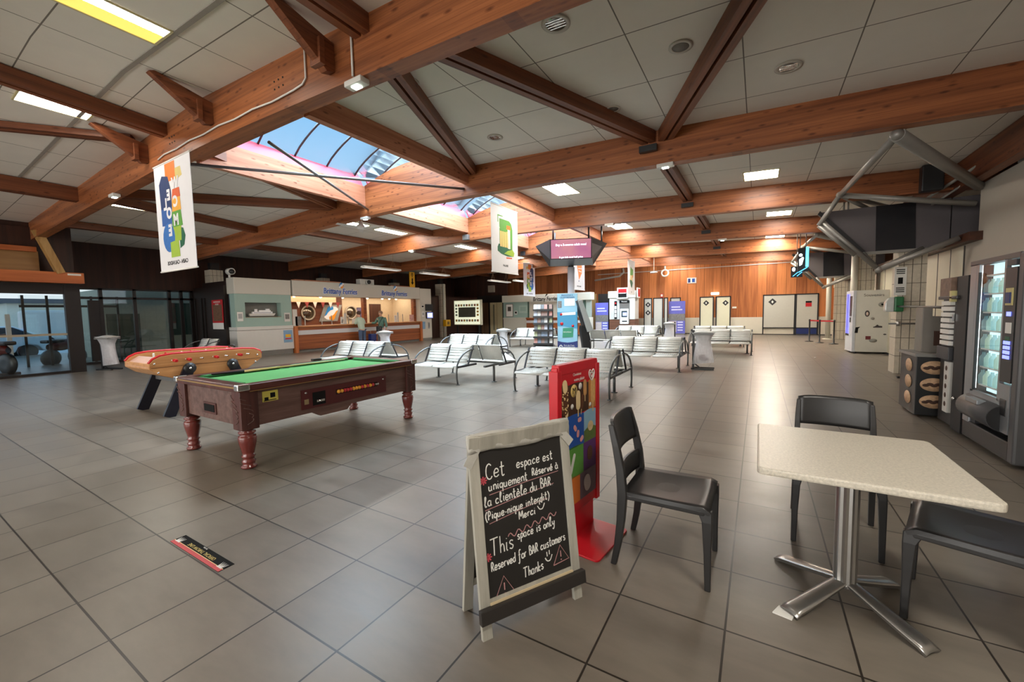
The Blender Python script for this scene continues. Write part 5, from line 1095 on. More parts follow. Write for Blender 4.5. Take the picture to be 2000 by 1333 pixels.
MB().box(-.012, wid+.012, .085, .150, .0, .030, F1, .004).build('chalk_tray', mat('tray_dark', S(44, 40, 38), .5), cb)
MB().box(.05, wid-.05, .150, .158, -.006, .006, F1).build('tray_lip', mat('bare_wood_lip', S(206, 186, 150), .6), cb)
tp = MB().grid(lambda u, v: tuple(F1 @ Vector((-.006+(wid+.012)*u, LB-.085+.09*v+.006*sin(9*u), .004+.003*sin(23*u+7*v)+.002*sin(51*u)))), 30, 4, True, .003); tp.build('silver_tape', mat('duct_tape', S(186, 184, 176), .35, var=.12, scale=26, bump=.5), cb)
for (x, y, a) in ((.015, LB-.10, 55), (wid-.02, LB-.09, -50)): MB().box(-.05, .05, -.022, .022, 0, .004, F1 @ Matrix.Translation((x, y, .001)) @ Matrix.Rotation(R(a), 4, 'Z')).build('tape_strip', MATS['duct_tape'], cb)
MB().box(.0, .02, 0, .01, 0, .01, F1 @ Matrix.Translation((.02, LB-.004, -.02))).build('hinge', STEEL, cb)
def chain_pts(): return [(wid*.45+.01*i, .03+.012*i, .10-.012*i*(1 if i < 5 else .2)) for i in range(8)]
MB().tube([(wid*.42, .03, .13), (wid*.47, .10, .05), (wid*.55, .18, .05), (wid*.58, .22, .13)], .003, 6).build('chain', STEEL, cb)
# chalk handwriting: single stroke letters in a 1 x 1 body box (x height .5), descenders below 0
G = {
 'a': [[(.42, .42), (.25, .5), (.06, .38), (.05, .12), (.2, 0), (.38, .12), (.44, .48)], [(.44, .48), (.42, .1), (.52, 0)]],
 'b': [[(.08, 1), (.08, .02)], [(.08, .35), (.25, .48), (.42, .35), (.4, .1), (.22, 0), (.08, .08)]],
 'c': [[(.42, .40), (.25, .5), (.06, .32), (.08, .08), (.26, 0), (.44, .1)]],
 'd': [[(.42, .4), (.22, .5), (.05, .3), (.08, .06), (.26, 0), (.42, .14)], [(.44, 1), (.42, .0)]],
 'e': [[(.06, .24), (.4, .28), (.38, .46), (.2, .5), (.05, .3), (.08, .06), (.26, 0), (.44, .1)]],
 'f': [[(.46, .92), (.34, 1), (.22, .85), (.2, .3), (.18, -.3), (.08, -.4), (.0, -.3)], [(.05, .48), (.40, .5)]],
 'h': [[(.1, 1), (.08, 0)], [(.08, .3), (.25, .5), (.4, .38), (.42, 0)]],
 'i': [[(.14, .5), (.12, .08), (.22, 0)], [(.15, .70), (.17, .74)]],
 'j': [[(.2, .5), (.2, -.2), (.05, -.35)], [(.2, .7), (.22, .74)]],
 'k': [[(.1, 1), (.08, 0)], [(.42, .5), (.1, .22), (.44, 0)]],
 'l': [[(.06, .2), (.28, .8), (.26, 1), (.14, .9), (.12, .12), (.24, 0), (.34, .1)]],
 'm': [[(.06, .5), (.06, 0)], [(.06, .3), (.2, .5), (.32, .38), (.32, 0)], [(.32, .3), (.46, .5), (.58, .38), (.6, 0)]],
 'n': [[(.08, .5), (.08, 0)], [(.08, .3), (.25, .5), (.4, .38), (.42, 0)]],
 'o': [[(.24, .5), (.06, .36), (.06, .1), (.24, 0), (.42, .12), (.42, .38), (.24, .5)]],
 'p': [[(.1, .5), (.08, -.42)], [(.08, .36), (.26, .5), (.42, .36), (.38, .1), (.2, .02), (.08, .1)]],
 'q': [[(.42, .42), (.24, .5), (.06, .34), (.08, .1), (.24, .02), (.42, .18)], [(.44, .5), (.42, -.42)]],
 'r': [[(.08, .5), (.08, 0)], [(.08, .3), (.2, .48), (.36, .48)]],
 's': [[(.40, .44), (.22, .5), (.08, .38), (.22, .27), (.38, .16), (.28, .0), (.06, .06)]],
 't': [[(.2, .92), (.18, .1), (.28, 0), (.38, .08)], [(.02, .58), (.40, .6)]],
 'u': [[(.08, .5), (.06, .12), (.2, 0), (.38, .12), (.42, .5)], [(.42, .5), (.42, .08), (.5, 0)]],
 'v': [[(.06, .5), (.22, 0), (.42, .5)]], 'w': [[(.04, .5), (.16, 0), (.3, .4), (.44, 0), (.58, .5)]],
 'y': [[(.06, .5), (.1, .18), (.26, .12), (.42, .3)], [(.44, .5), (.36, -.2), (.22, -.42), (.06, -.3)]],
 'z': [[(.06, .48), (.4, .48), (.06, .02), (.42, .02)]],
 'A': [[(.02, 0), (.26, 1), (.5, 0)], [(.1, .36), (.42, .38)]], 'B': [[(.08, 0), (.08, 1), (.34, .96), (.38, .72), (.1, .54)], [(.1, .54), (.44, .44), (.44, .1), (.08, 0)]],
 'C': [[(.56, .86), (.36, 1), (.12, .8), (.06, .35), (.2, .04), (.44, .0), (.58, .16)]], 'M': [[(.04, 0), (.10, 1), (.34, .3), (.58, 1), (.64, 0)]],
 'P': [[(.08, 0), (.1, 1), (.36, .96), (.42, .7), (.3, .5), (.1, .48)]], 'R': [[(.08, 0), (.1, .9), (.34, .9), (.4, .66), (.28, .48), (.1, .46)], [(.22, .46), (.46, 0)]],
 'T': [[(.0, .96), (.7, 1)], [(.34, .98), (.3, 0)]], '(': [[(.3, 1), (.1, .6), (.1, .2), (.28, -.25)]], ')': [[(.06, 1), (.26, .6), (.26, .2), (.08, -.25)]],
 '.': [[(.1, .02), (.13, .04)]], '-': [[(.08, .26), (.3, .27)]], "'": [[(.1, 1), (.06, .8)]], '!': [[(.12, 1), (.12, .3)], [(.12, .05), (.14, .07)]]}
ACC = {'é': ('e', [(.2, .62), (.36, .82)]), 'è': ('e', [(.36, .62), (.18, .8)]), 'à': ('a', [(.34, .62), (.16, .8)]), 'È': ('e', [])}
def smooth(P, k=4):
    if len(P) < 3: return P
    out = []
    for i in range(len(P)-1):
        p0, p1, p2, p3 = P[max(i-1, 0)], P[i], P[i+1], P[min(i+2, len(P)-1)]
        for j in range(k):
            t = j/k; out.append(tuple(.5*((2*p1[c])+(-p0[c]+p2[c])*t+(2*p0[c]-5*p1[c]+4*p2[c]-p3[c])*t*t+(-p0[c]+3*p1[c]-3*p2[c]+p3[c])*t**3) for c in (0, 1)))
    return out+[P[-1]]
def ribbon(b, P, w, M, z=.0):
    P = [Vector((p[0], p[1])) for p in P]; L = []
    for i, p in enumerate(P):
        d = (P[min(i+1, len(P)-1)]-P[max(i-1, 0)]); d = d.normalized() if d.length > 0 else Vector((1, 0)); n = Vector((-d.y, d.x))*w/2*random.uniform(.85, 1.12); L.append((p+n, p-n))
    o = len(b.v)
    for a, c in L: b.v += [tuple(M @ Vector((a.x, a.y, z+.0012))), tuple(M @ Vector((c.x, c.y, z+.0012)))]
    for i in range(len(L)-1): b.f.append([o+2*i, o+2*i+1, o+2*i+3, o+2*i+2]); b.sm.append(False); b.mi.append(0)
def write(b, txt, M, size, w, slope=0, sx=1.0):
    x = 0
    for ch in txt:
        if ch == ' ': x += .42*size*sx; continue
        acc = ACC.get(ch); gl = G[acc[0] if acc else ch]; adv = max(p[0] for s in gl for p in s)
        jy = random.uniform(-.03, .03)*size; js = random.uniform(.95, 1.06)
        for s in list(gl)+([acc[1]] if acc and acc[1] else []):
            ribbon(b, smooth([(x+p[0]*size*sx*js, x*slope+jy+p[1]*size*js) for p in s]), w, M)
        x += (adv+.12)*size*sx
    return x
FB = F1 @ Matrix.Translation((0, 0, -.0075))
def at(x, y): return FB @ Matrix.Translation((x, y, 0))
wb = MB(); ww = .0058
BW, BH = wid, LB
def sl(f): return .09+.82*f
def line(txt, x0, x1, y, slope=.0):
    """lettering filling x0..x1 (fractions of the width) with baseline y (fraction of height)"""
    tmp = MB(); st_ = random.getstate(); L = write(tmp, txt, Matrix.Identity(4), 1.0, .05); random.setstate(st_)
    return L
def row(txt, x0, x1, y, size, slope=0.0):
    L = line(txt, 0, 0, 0); x0, x1 = sl(x0), sl(x1); sx = (x1-x0)*BW/(L*size); write(wb, txt, at(x0*BW, y*BH), size, ww, slope, sx)
row('Cet', .06, .29, .770, 0.075); row('espace est', .42, .89, .790, 0.049, .02)
row('uniquement', .08, .55, .708, 0.046, .03); row('Réservé à', .60, .95, .730, 0.040, .03)
row('la clientèle du BAR.', .02, .86, .634, 0.048, .05)
row('(Pique-nique interdit)', .02, .80, .566, 0.041, .05); row('Merci', .40, .61, .524, 0.040, .04)
row('This', .05, .32, .385, 0.077, .05); row('space is only', .36, .84, .425, 0.044, .06)
row('Reserved for BAR customers', .04, .96, .312, 0.044, .06); row('Thanks', .40, .65, .222, 0.048, .06)
for fx_, fy_ in ((.66, .545), (.70, .262)):
    M_ = at(sl(fx_)*BW, fy_*BH); ribbon(wb, [(.0, .045), (.002, .022)], ww, M_); ribbon(wb, [(.016, .05), (.016, .028)], ww, M_); ribbon(wb, smooth([(-.012, .018), (.0, .0), (.018, .0), (.032, .024)]), ww, M_)
ws = wb.build('chalk_writing', CHALK, cb)
rb_ = MB()
for x, y in ((.115, .765), (.105, .385)):
    for k in range(4): a = pi*k/4; ribbon(rb_, [(-.02*cos(a), -.02*sin(a)), (.02*cos(a), .02*sin(a))], .007, at(x*BW, y*BH))
rb_.build('chalk_asterisk', CHALKR, cb)
pk = MB()
for x0, x1, y0, y1 in ((.16, .86, .688, .722), (.11, .80, .616, .662), (.14, .72, .546, .592)): ribbon(pk, [(x0*BW, y0*BH), (.5*(x0+x1)*BW, (y0+y1)/2*BH+.003), (x1*BW, y1*BH)], .0035, at(0, 0))
ribbon(pk, [((.30+.5*i/40)*BW, (.455+.045*i/40)*BH+.012*sin(i*.95)) for i in range(41)], .005, at(0, 0))
for x, y, s in ((.23, .165, 1.0), (.81, .225, .9)):
    M_ = at(x*BW, y*BH); ribbon(pk, [(-.055*s, 0), (.0, .10*s), (.055*s, .01*s), (-.055*s, 0)], .005, M_); ribbon(pk, [(0, .068*s), (.0, .034*s)], .006, M_); ribbon(pk, [(-.002, .02*s), (.003, .016*s)], .007, M_)
pk.build('chalk_drawing', CHALKP, cb)
# ------------------------------------------------------------------ ice cream pavement sign
ic = thing('ice_cream_sign', 'red ice cream pavement sign with product pictures on a red foot plate', 'sign', (-.93, .46, 0), 83)
RS = mat('sign_red', S(196, 28, 40), .28, var=.05)
MB().prism(rounded(.46, .46, .03), .012, Matrix.Translation((.0, -.04, 0)), .003).build('foot_plate', RS, ic); MB().box(-.2, .2, -.02, .02, .012, .20).build('upright', RS, ic)
MB().box(-.275, .275, -.022, .022, .17, 1.17, bev=.006).build('panel', RS, ic)
MB().box(-.285, -.235, -.032, .032, .16, 1.15, bev=.005).box(.235, .285, -.032, .032, .16, 1.15, bev=.005).box(-.26, .26, -.026, .026, 1.12, 1.185, bev=.005).build('clip_frame', RS, ic)
MI = frame((0, -.0235, 0), (1, 0, 0), (0, 0, 1))
def pv(nm, poly, m, dz=0, h=.0015): return MB().prism(poly, h, MI @ Matrix.Translation((0, 0, dz))).build(nm, m, ic)
def wavy(x0, x1, zlo, zhi, a=.02, ph=0):
    up_ = [(x1-(x1-x0)*i/12, zhi+a*sin(ph+3.2*i/12)) for i in range(13)]; return [(x0, zlo), (x1, zlo)]+up_
pv('dark_field', wavy(-.235, .13, .84, 1.03), BROWN); pv('caramel_field', wavy(.13, .235, .84, 1.04, .01), mat('caramel', S(186, 124, 66), .5, var=.25, scale=40))
pv('blue_field', wavy(-.235, .06, .62, .83, .015), BLUE, .0005); pv('sky_field', wavy(.06, .235, .68, .83, .01), mat('sky_print', S(150, 192, 214), .5), .0005); pv('grass_field', wavy(.06, .235, .62, .70, .02), mat('grass_print', S(96, 116, 58), .5, var=.3, scale=30), .001)
pv('lime_field', wavy(-.235, .05, .42, .62, .012), GREEN, .0005); pv('violet_field', wavy(.05, .235, .42, .62, .012), PURPLE, .0005); pv('orange_field', wavy(-.235, .0, .24, .42, .01), ORANGE, .0005); pv('grey_field', wavy(.0, .235, .24, .42, .01), mat('grey_purple_print', S(110, 92, 106), .5, var=.3, scale=25), .0005)
CR = mat('cream_ice', S(232, 206, 156), .5, var=.06); CH = mat('chocolate_ice', S(92, 54, 32), .5, var=.3, scale=60)
def lolly(x, z, w, h, m, dz=.0022, tilt=0, stick=True):
    M_ = MI @ Matrix.Translation((x, z, dz)) @ Matrix.Rotation(R(tilt), 4, 'Z'); b = MB(); 
    MB().prism(rounded(w, h, w*.48), .002, M_).build('lolly', m, ic)
    if stick: MB().box(-w*.1, w*.1, -h*.5-h*.35, -h*.5, 0, .0015, M_).build('stick', BEIGE, ic)
lolly(-.19, .965, .085, .21, CH, .0024, 0, False); lolly(-.19, 1.045, .055, .085, CR, .0032, 10, False); lolly(-.02, .93, .055, .13, CR); lolly(.075, 1.0, .042, .11, mat('almond_ice', S(196, 146, 90), .5, var=.25, scale=50)); lolly(.035, .91, .04, .10, CH, .0022, -12); lolly(-.17, .875, .035, .06, CR); lolly(.19, .96, .06, .17, mat('biscuit_ice', S(214, 168, 106), .5, var=.25, scale=40))
nut = MB()
for i in range(26): nut.ball((-.19+random.uniform(-.036, .036), -.0275, .95+random.uniform(-.085, .06)), .005, 5)
nut.build('nut_pieces', BEIGE, ic)
def disc(nm, x, z, r, m, dz=.0022): return MB().lathe([(.001, 0), (r, 0), (r, .002), (.001, .002)], 18, MI @ Matrix.Translation((x, z, dz))).build(nm, m, ic)
disc('gold_seal', -.075, 1.0, .042, mat('gold_print', S(214, 184, 110), .4)); text('seal_letter', 'M', .06, MI @ Matrix.Translation((-.075, 1.0, .0045)), INK, ic, depth=.001)
for x, z, r in ((.01, 1.02, .022), (-.10, .90, .018), (.15, .87, .016)): disc('white_seal', x, z, r, PAPER)
for i in range(4): MB().prism(rounded(.05, .030, .014), .002, MI @ Matrix.Translation((-.02+.045*cos(i*1.7), .66+.045*i, .0025)) @ Matrix.Rotation(R(30+50*i), 4, 'Z')).build('pink_swirl', PINK, ic)
lolly(.15, .72, .08, .07, CR, .003, 0, False); lolly(-.10, .52, .03, .14, PAPER, .0025, -25, False); lolly(.14, .53, .07, .10, CH, .0025, 0, False); lolly(.10, .33, .09, .12, mat('silver_wrap', S(206, 200, 200), .4, var=.2), .0025, 20, False); lolly(-.15, .34, .06, .1, CR, .0025, 0, False)
b = MB()
for dx_ in (-1, 1): b.tube([tuple(MI @ Vector((.175+dx_*p[0], 1.075+p[1], .003))) for p in smooth([(0, -.040), (.030, -.012), (.040, .018), (.024, .036), (.004, .022)])], .0045, 6); b.tube([tuple(MI @ Vector((.175+dx_*p[0], 1.079+p[1], .003))) for p in smooth([(0, -.024), (.016, -.004), (.018, .012), (.004, .010)])], .004, 6)
b.build('heart_swirl', PAPER, ic); text('caption', 'Choisissez', .026, MI @ Matrix.Translation((-.03, 1.105, .002)), PAPER, ic, depth=.001); text('caption', 'votre plaisir', .030, MI @ Matrix.Translation((.0, 1.07, .002)), PAPER, ic, depth=.001)
# ------------------------------------------------------------------ dart throw line on the floor
tm = thing('throw_line_mat', 'black and red dart throw line strip on the floor tiles', 'mat', (-2.965, -.945, 0), 0)
MB().box(-.335, .335, -.045, .045, 0, .003).build('strip', INK, tm); MB().box(-.335, .335, -.045, -.020, .003, .0036).build('red_band', mat('red_band', S(196, 74, 78), .6, var=.15, scale=30), tm); MB().box(-.335, .335, -.020, -.016, .003, .0037).build('pale_line', BEIGE, tm)
text('lettering', 'OFFICIAL THROW LINE', .034, Matrix.Translation((0, .006, .0032)) @ Matrix.Rotation(pi, 4, 'Z'), mat('gold_letters', S(206, 186, 110), .6), tm, depth=.0006); text('small_lettering', '7ft 9.25in', .014, Matrix.Translation((-.02, .036, .0032)) @ Matrix.Rotation(pi, 4, 'Z'), PAPER, tm, depth=.0006)
for s in (-1, 1):
    b = MB(); b.prism([(-.03, -.022), (.03, -.022), (.02, -.01), (.0, -.006), (-.02, -.01)], .0008, Matrix.Translation((s*.29, -.002, .0034)))
    for k in range(5): b.prism([(-.004, 0), (.004, 0), (0, .035)], .0008, Matrix.Translation((s*.29-.02+.010*k, -.012, .0034)) @ Matrix.Rotation(R(20-10*k), 4, 'Z'))
    b.build('splash_mark', PAPER, tm)
# ------------------------------------------------------------------ right side: columns, hanging screen pods, vending machines
for x, y, w, lb in ((2.95, 10.32, .46, 'pale block column beside the drinks machines with the green dispenser'), (3.25, 16.6, .46, 'pale block column behind the souvenir machine'), (3.35, 22.2, .46, 'pale block column in the far right corner')):
    t = thing('block_column', lb, 'column', (x, y, 0), 0, 'block columns'); MB().box(-w/2, w/2, -w/2, w/2, 0, 3.1 if y < 12 else 3.3).build('shaft', STACKX, t); MB().box(-.13, .13, -.13, .13, 3.1 if y < 12 else 3.3, 3.70).build('steel_head', BLACK, t)
for x, y, lb in ((2.92, 16.25, 'white round pole behind the souvenir machine'), (2.9, 22.0, 'white round pole at the far right corner by the frosted doors')):
    tag(MB().cyl((0, 0, 0), (0, 0, 3.7), .10, 20).lathe([(.2, 0), (.2, .02), (.11, .03)], 20).build('round_pole', CREAM, None, loc=(x, y, 0)), lb, 'pole', 'white round poles')
tag(MB().box(0, .22, -.02, .02, .9, 2.4).build('brown_panel', wood('orange_post', (0, 0, 0), (0, 0, 0)), None, loc=(3.02, 22.3, 0)), 'narrow brown wooden panel between pole and column in the far corner', 'panel')
tag(MB().cyl((0, 0, 3.745), (0, 0, 4.25), .13, 24).build('vent_pipe', mat('pipe_grey', S(118, 116, 114), .45), None, loc=(3.7, 7.75, 0)), 'fat grey pipe rising from the partition at the right edge', 'pipe')
PODG = mat('pod_cloth', S(92, 86, 88), .7, var=.06, scale=40); PODD = mat('pod_screen_black', (.012, .012, .015), .25)
LG = mat('truss_grey', S(142, 138, 132), .42, metal=.35, var=.06)
def pod(y, label, full=True):
    t = thing('display_pod', label, 'screen', (0, y, 0), 0, 'hanging display pods on the right')
    xa, xb, xr, zt, zb_ = 1.30, 2.09, 4.15, 3.71, 2.73
    def fp(nm, x0t, x1t, x0b, x1b, m, d=.0): return MB().prism([(x0t, zt), (x0b, zb_), (x1b, zb_), (x1t, zt)], .03, frame((0, -d, 0), (1, 0, 0), (0, 0, 1))).build(nm, m, t)
    fp('front_panel', xa, 2.28, xb, 2.30, PODG); fp('front_screen', 2.28, 2.92, 2.30, 2.95, PODD, .01); fp('front_panel', 2.92, 3.46, 2.95, 3.46, PODG); fp('front_panel', 3.48, 4.15, 3.48, 4.15, PODG)
    MB().prism([(xa, zt), (xb, zb_), (xb+.05, zb_), (xa+.05, zt)], .30, frame((0, .30, 0), (1, 0, 0), (0, 0, 1))).build('side_panel', PODG, t)
    fp('back_panel', xa, 4.15, xb, 4.15, PODG, -.30)
    MB().prism([(xa-.06, zt-.04), (xa-.02, zt+.03), (xb+.03, zb_+.01), (xb-.01, zb_-.06)], .10, frame((0, .02, 0), (1, 0, 0), (0, 0, 1))).build('edge_frame', BLACK, t)
    MB().box(xb-.02, 3.3, -.04, .08, zb_-.06, zb_).build('lower_edge', LG, t); MB().box(xb, 3.46, 0, .3, zb_-.02, zb_+.01).build('underside', DKGREY, t)
    for x in (1.75, 1.83): MB().cyl((x, .2, zt-.1), (x, .2, zt+.42 if full else 4.1), .018, 8).build('hanger_rod', LG, t)
    return t
pod(10.0, 'large grey inverted display pod with black screen hanging near the right wall'); pod(18.6, 'farther grey inverted display pod with black screen by the boarded wall', False)
def truss(y, apex_y, label, k):
    t = thing('tube_truss', label, 'truss', (0, 0, 0), 0, 'grey tube trusses on the right')
    A = (1.62, apex_y, zb(1.62)-.05); L = (1.54, y-.85, 3.88); Rr = (3.56, y-.95, 3.70); Q = (1.20, y-.75, 3.30); Q2 = (1.24, y-.75, 3.38); B = (2.28, y-.5, 2.29); L2 = (3.56, y-.85, 3.40); Z = (3.28, y+2.0, 3.85); C = (2.09, y-.06, 2.70)
    for a, b, r in ((A, L, .05), (A, Rr, .085), (L, L2, .055), (L, Z, .045), (L, (2.5, y+.9, 3.70), .045), (L, Q, .05), (Q2, B, .05), (Q, (1.86, y-.6, 2.62), .045), (B, (3.40, y-.75, 2.80), .055), (B, (3.0, y-.3, 2.70), .045), (B, C, .04)):
        MB().cyl(a, b, r, 12).build('tube', LG, t)
    for p in (A, L, B): MB().ball(p, .075, 10).build('node', LG, t)
    return t
truss(10.0, 5.32, 'grey tube truss reaching from the second beam down around the near display pod', 0); truss(18.6, 13.9, 'grey tube truss around the farther display pod', 1)
tag(MB().cyl((2.55, 12.5, 3.35), (3.4, 8.2, 3.98), .028).cyl((2.7, 12.5, 3.2), (3.45, 8.5, 3.85), .02).build('stay_tubes', LG), 'thin grey stay tubes crossing under the edge beam above the near pod', 'tube')
dr = thing('dark_roof_duct', 'black box at the right end of the third beam above the near pod', 'duct', (2.95, 9.20, 3.74)); MB().box(-.16, .16, -.1, .1, 0, .50, bev=.02).build('body', BLACK, dr)
CY = mat('cyan_neon', (.05, .5, .9), .4, emit=3.0, ecol=(.08, .55, 1)); WN = mat('white_neon', (.9, 1, 1), .4, emit=2.5, ecol=(.85, 1, 1))
ls = thing('lit_hanging_sign', 'black hanging sign with glowing cyan edge and white pictogram before the far pod', 'sign', (1.35, 15.0, 2.66))
MB().box(-.14, .16, 0, .06, .06, .86, bev=.01).build('panel', BLACK, ls); MB().box(.08, .16, -.02, .0, .22, .88).build('cyan_edge', CY, ls); MB().bar((.13, -.01, .20), (-.10, -.01, .05), .02, .07, up=(0, 1, 0)).build('cyan_edge', CY, ls)
MB().ball((-.06, -.005, .62), .05, 10, (1, .2, 1)).build('pictogram', WN, ls); MB().prism([(-.09, .26), (-.02, .30), (.03, .52), (-.0, .56), (-.10, .48)], .01, frame((0, -.0, 0), (1, 0, 0), (0, 0, 1))).build('pictogram', WN, ls)
for x in (-.08, .08): MB().cyl((x, .03, .86), (x, .03, zc(1.4)-2.66-.0), .012, 8).build('hanger_rod', LG, ls)
l2 = thing('lit_hanging_sign', 'lower glowing white and cyan pictogram sign at the tip of the far pod', 'sign', (1.22, 15.6, 2.62)); MB().box(-.16, .18, .01, .04, -.04, .34).build('panel', BLACK, l2); MB().ball((-.08, .0, .24), .06, 10, (.8, .2, 1.2)).build('pictogram', WN, l2); MB().bar((-.1, 0, -.0), (.05, 0, .14), .015, .045, up=(0, 1, 0)).bar((.02, 0, -.0), (.16, 0, .13), .015, .045, up=(0, 1, 0)).build('cyan_bars', CY, l2); MB().cyl((0, .025, .34), (0, .025, zc(1.2)-2.62), .012, 8).build('hanger_rod', LG, l2)
# ------------------------------------------------------------------ snack vending machine
vm = thing('vending_machine', 'dark grey vending machine with bright lit glass front at the right edge', 'machine', (2.1, 3.88, 0))
CAB = mat('machine_anthracite', S(74, 74, 76), .4, var=.06); SIL = mat('machine_silver', S(150, 154, 158), .35, metal=.5, var=.05)
MB().box(.10, .86, -.53, .56, .05, 1.98, bev=.015).build('cabinet', CAB, vm)
fr_ = MB().box(0, .12, .40, .56, .22, 1.95, bev=.012); fr_.build('silver_frame', SIL, vm); MB().box(.02, .12, .30, .39, .22, 1.92).build('hinge_strip', DKGREY, vm)
MB().box(0, .12, -.53, -.42, .05, 1.98, bev=.02).build('right_frame', CAB, vm); MB().box(.0, .12, -.45, .56, 1.93, 1.98).build('top_frame', CAB, vm)
MB().box(.0, .12, -.45, .56, .05, .24, bev=.02).build('kick_plate', BLACK, vm)
LITW = mat('lit_interior', S(205, 230, 232), .5, emit=.85, ecol=(.60, .88, .92), var=.05)
MB().box(.090, .098, -.19, .39, .60, 1.93).build('lit_back', LITW, vm)
for i in range(7): MB().box(.03, .11, -.19, .39, .66+i*.19, .675+i*.19).build('shelf', mat('shelf_white', S(232, 240, 240), .4), vm)
def clear_plastic(nm, c):
    m, n, l, b = nt(nm); tl = n.new('ShaderNodeBsdfTranslucent'); tp_ = n.new('ShaderNodeBsdfTransparent'); m1 = n.new('ShaderNodeMixShader'); m2 = n.new('ShaderNodeMixShader'); nz = n.new('ShaderNodeTexNoise'); nz.inputs['Scale'].default_value = 30
    mx = n.new('ShaderNodeMix'); mx.data_type = 'RGBA'; mx.inputs[6].default_value = rgba(c); mx.inputs[7].default_value = rgba([min(1, q*1.2) for q in c]); l.new(nz.outputs['Fac'], mx.inputs[0]); l.new(mx.outputs[2], b.inputs['Base Color']); l.new(mx.outputs[2], tl.inputs[0]); b.inputs['Roughness'].default_value = .2
    m1.inputs[0].default_value = .6; m2.inputs[0].default_value = .45; l.new(b.outputs[0], m1.inputs[1]); l.new(tl.outputs[0], m1.inputs[2]); l.new(m1.outputs[0], m2.inputs[1]); l.new(tp_.outputs[0], m2.inputs[2]); l.new(m2.outputs[0], n['Material Output'].inputs[0]); return m
bt = [clear_plastic('bottle_%d' % i, S(*c_)) for i, c_ in enumerate(((190, 222, 226), (206, 226, 218), (170, 208, 216), (216, 224, 206)))]
for y_ in (.328,): MB().box(.02, .045, y_-.006, y_+.006, .62, 1.92).build('added_light_tube', mat('tube_glow', (.9, 1, 1), .5, emit=5, ecol=(.82, .97, 1)), vm)  # tube added inside the machine to light the bottles
for i in range(6):
    for k in range(5): MB().lathe([(.030, 0), (.032, .02), (.032, .09), (.014, .125), (.014, .145)], 10, Matrix.Translation((.052, -.13+k*.105, .676+i*.19))).build('bottle', bt[(i*2+k) % 4], vm)
MB().quad((.005, -.20, .58), (.005, .40, .58), (.005, .40, 1.94), (.005, -.20, 1.94)).build('glass_front', glass('vending_glass', (.97, .99, .99), .05, .02, .06, .15), vm)
MB().box(0, .03, .34, .40, .58, 1.94).box(0, .03, -.22, -.18, .58, 1.94).box(0, .03, -.22, .40, .54, .60).build('glass_frame', SIL, vm)
MB().box(-.005, .05, .335, .345, .6, 1.85).build('light_rail', BLACK, vm)
MB().lathe([(.06, 0), (.07, .012), (.06, .024)], 18, frame((.02, .33, 1.78), (0, 1, 0), (0, 0, 1))).build('round_sensor', BLACK, vm)
MB().cyl((.03, -.28, .42), (.03, .42, .42), .13, 24).build('delivery_drum', CAB, vm); MB().cyl((.03, -.285, .42), (.03, -.275, .42), .125, 24).build('drum_end', BLACK, vm); MB().box(-.09, -.02, -.05, .22, .50, .545, bev=.008).build('drum_flap', SIL, vm)
MB().box(-.004, .06, -.42, -.22, .78, 1.85).build('control_panel', BLACK, vm); MB().box(-.012, .0, -.38, -.26, 1.50, 1.66).build('card_reader', mat('reader_yellow', S(200, 190, 130), .4), vm); MB().box(-.02, -.01, -.36, -.28, 1.52, 1.62).build('reader_hood', NAVY, vm)
bk_ = MB()
for r_ in range(4):
    for k in range(3): bk_.box(-.010, -.003, -.375+k*.04, -.345+k*.04, 1.0+r_*.045, 1.032+r_*.045)
bk_.build('keypad', mat('blue_keys', (.12, .14, 1), .4, emit=2.2, ecol=(.15, .18, 1)), vm); MB().box(-.010, -.003, -.36, -.29, 1.40, 1.44).build('blue_lamp', MATS['blue_keys'], vm); MB().box(-.008, -.003, -.38, -.28, 1.24, 1.34).build('price_label', PAPER, vm); MB().box(-.006, 0, -.36, -.28, 1.16, 1.21).build('green_label', DGREEN, vm)
MB().box(-.01, .06, -.38, -.26, .46, .62, bev=.01).build('coin_return', BLACK, vm); MB().box(-.004, .05, -.42, -.22, .30, .76).build('lower_panel', SIL, vm); MB().box(-.006, .05, -.40, -.24, 1.87, 1.92).build('brand_plate', DKGREY, vm)
# hot drinks machine
cm = thing('drinks_machine', 'black hot drinks machine with column of white selection labels', 'machine', (2.1, 4.88, 0)); MB().box(.03, .80, -.40, .40, .04, 1.85, bev=.015).build('cabinet', BLACK, cm); MB().box(0, .06, -.40, -.12, .04, 1.84).build('door_edge', mat('door_edge_black', S(20, 20, 22), .6), cm)
for i in range(9): MB().box(-.012, .03, .02, .30, 1.02+i*.07, 1.07+i*.07).build('selection_label', PAPER, cm)
MB().box(-.02, .03, -.02, .36, .84, 1.0, bev=.008).build('cup_bay', DKGREY, cm); MB().box(-.008, .03, -.02, .12, .20, .82).build('white_strip', WHITE, cm); b = MB()
for i in range(5): b.ball((-.008, .05, .30+i*.11), .032, 8, (.2, 1, 1))
b.build('cup_picture', BROWN, cm); MB().box(-.03, .03, -.06, .0, 1.55, 1.68).build('card_reader', mat('reader_yellow', (0, 0, 0)), cm); MB().box(-.02, .03, .0, .34, 1.62, 1.84).build('poster_panel', mat('brown_picture', S(120, 96, 80), .6, var=.6, scale=16), cm); MB().box(-.02, .0, -.10, -.08, 1.32, 1.40).build('coin_slot', CHROME, cm); MB().box(-.03, .08, -.2, .36, 1.58, 1.62, bev=.01).build('hood', BLACK, cm); MB().ball((-.02, -.25, .42), .02, 8).build('lock', CHROME, cm)
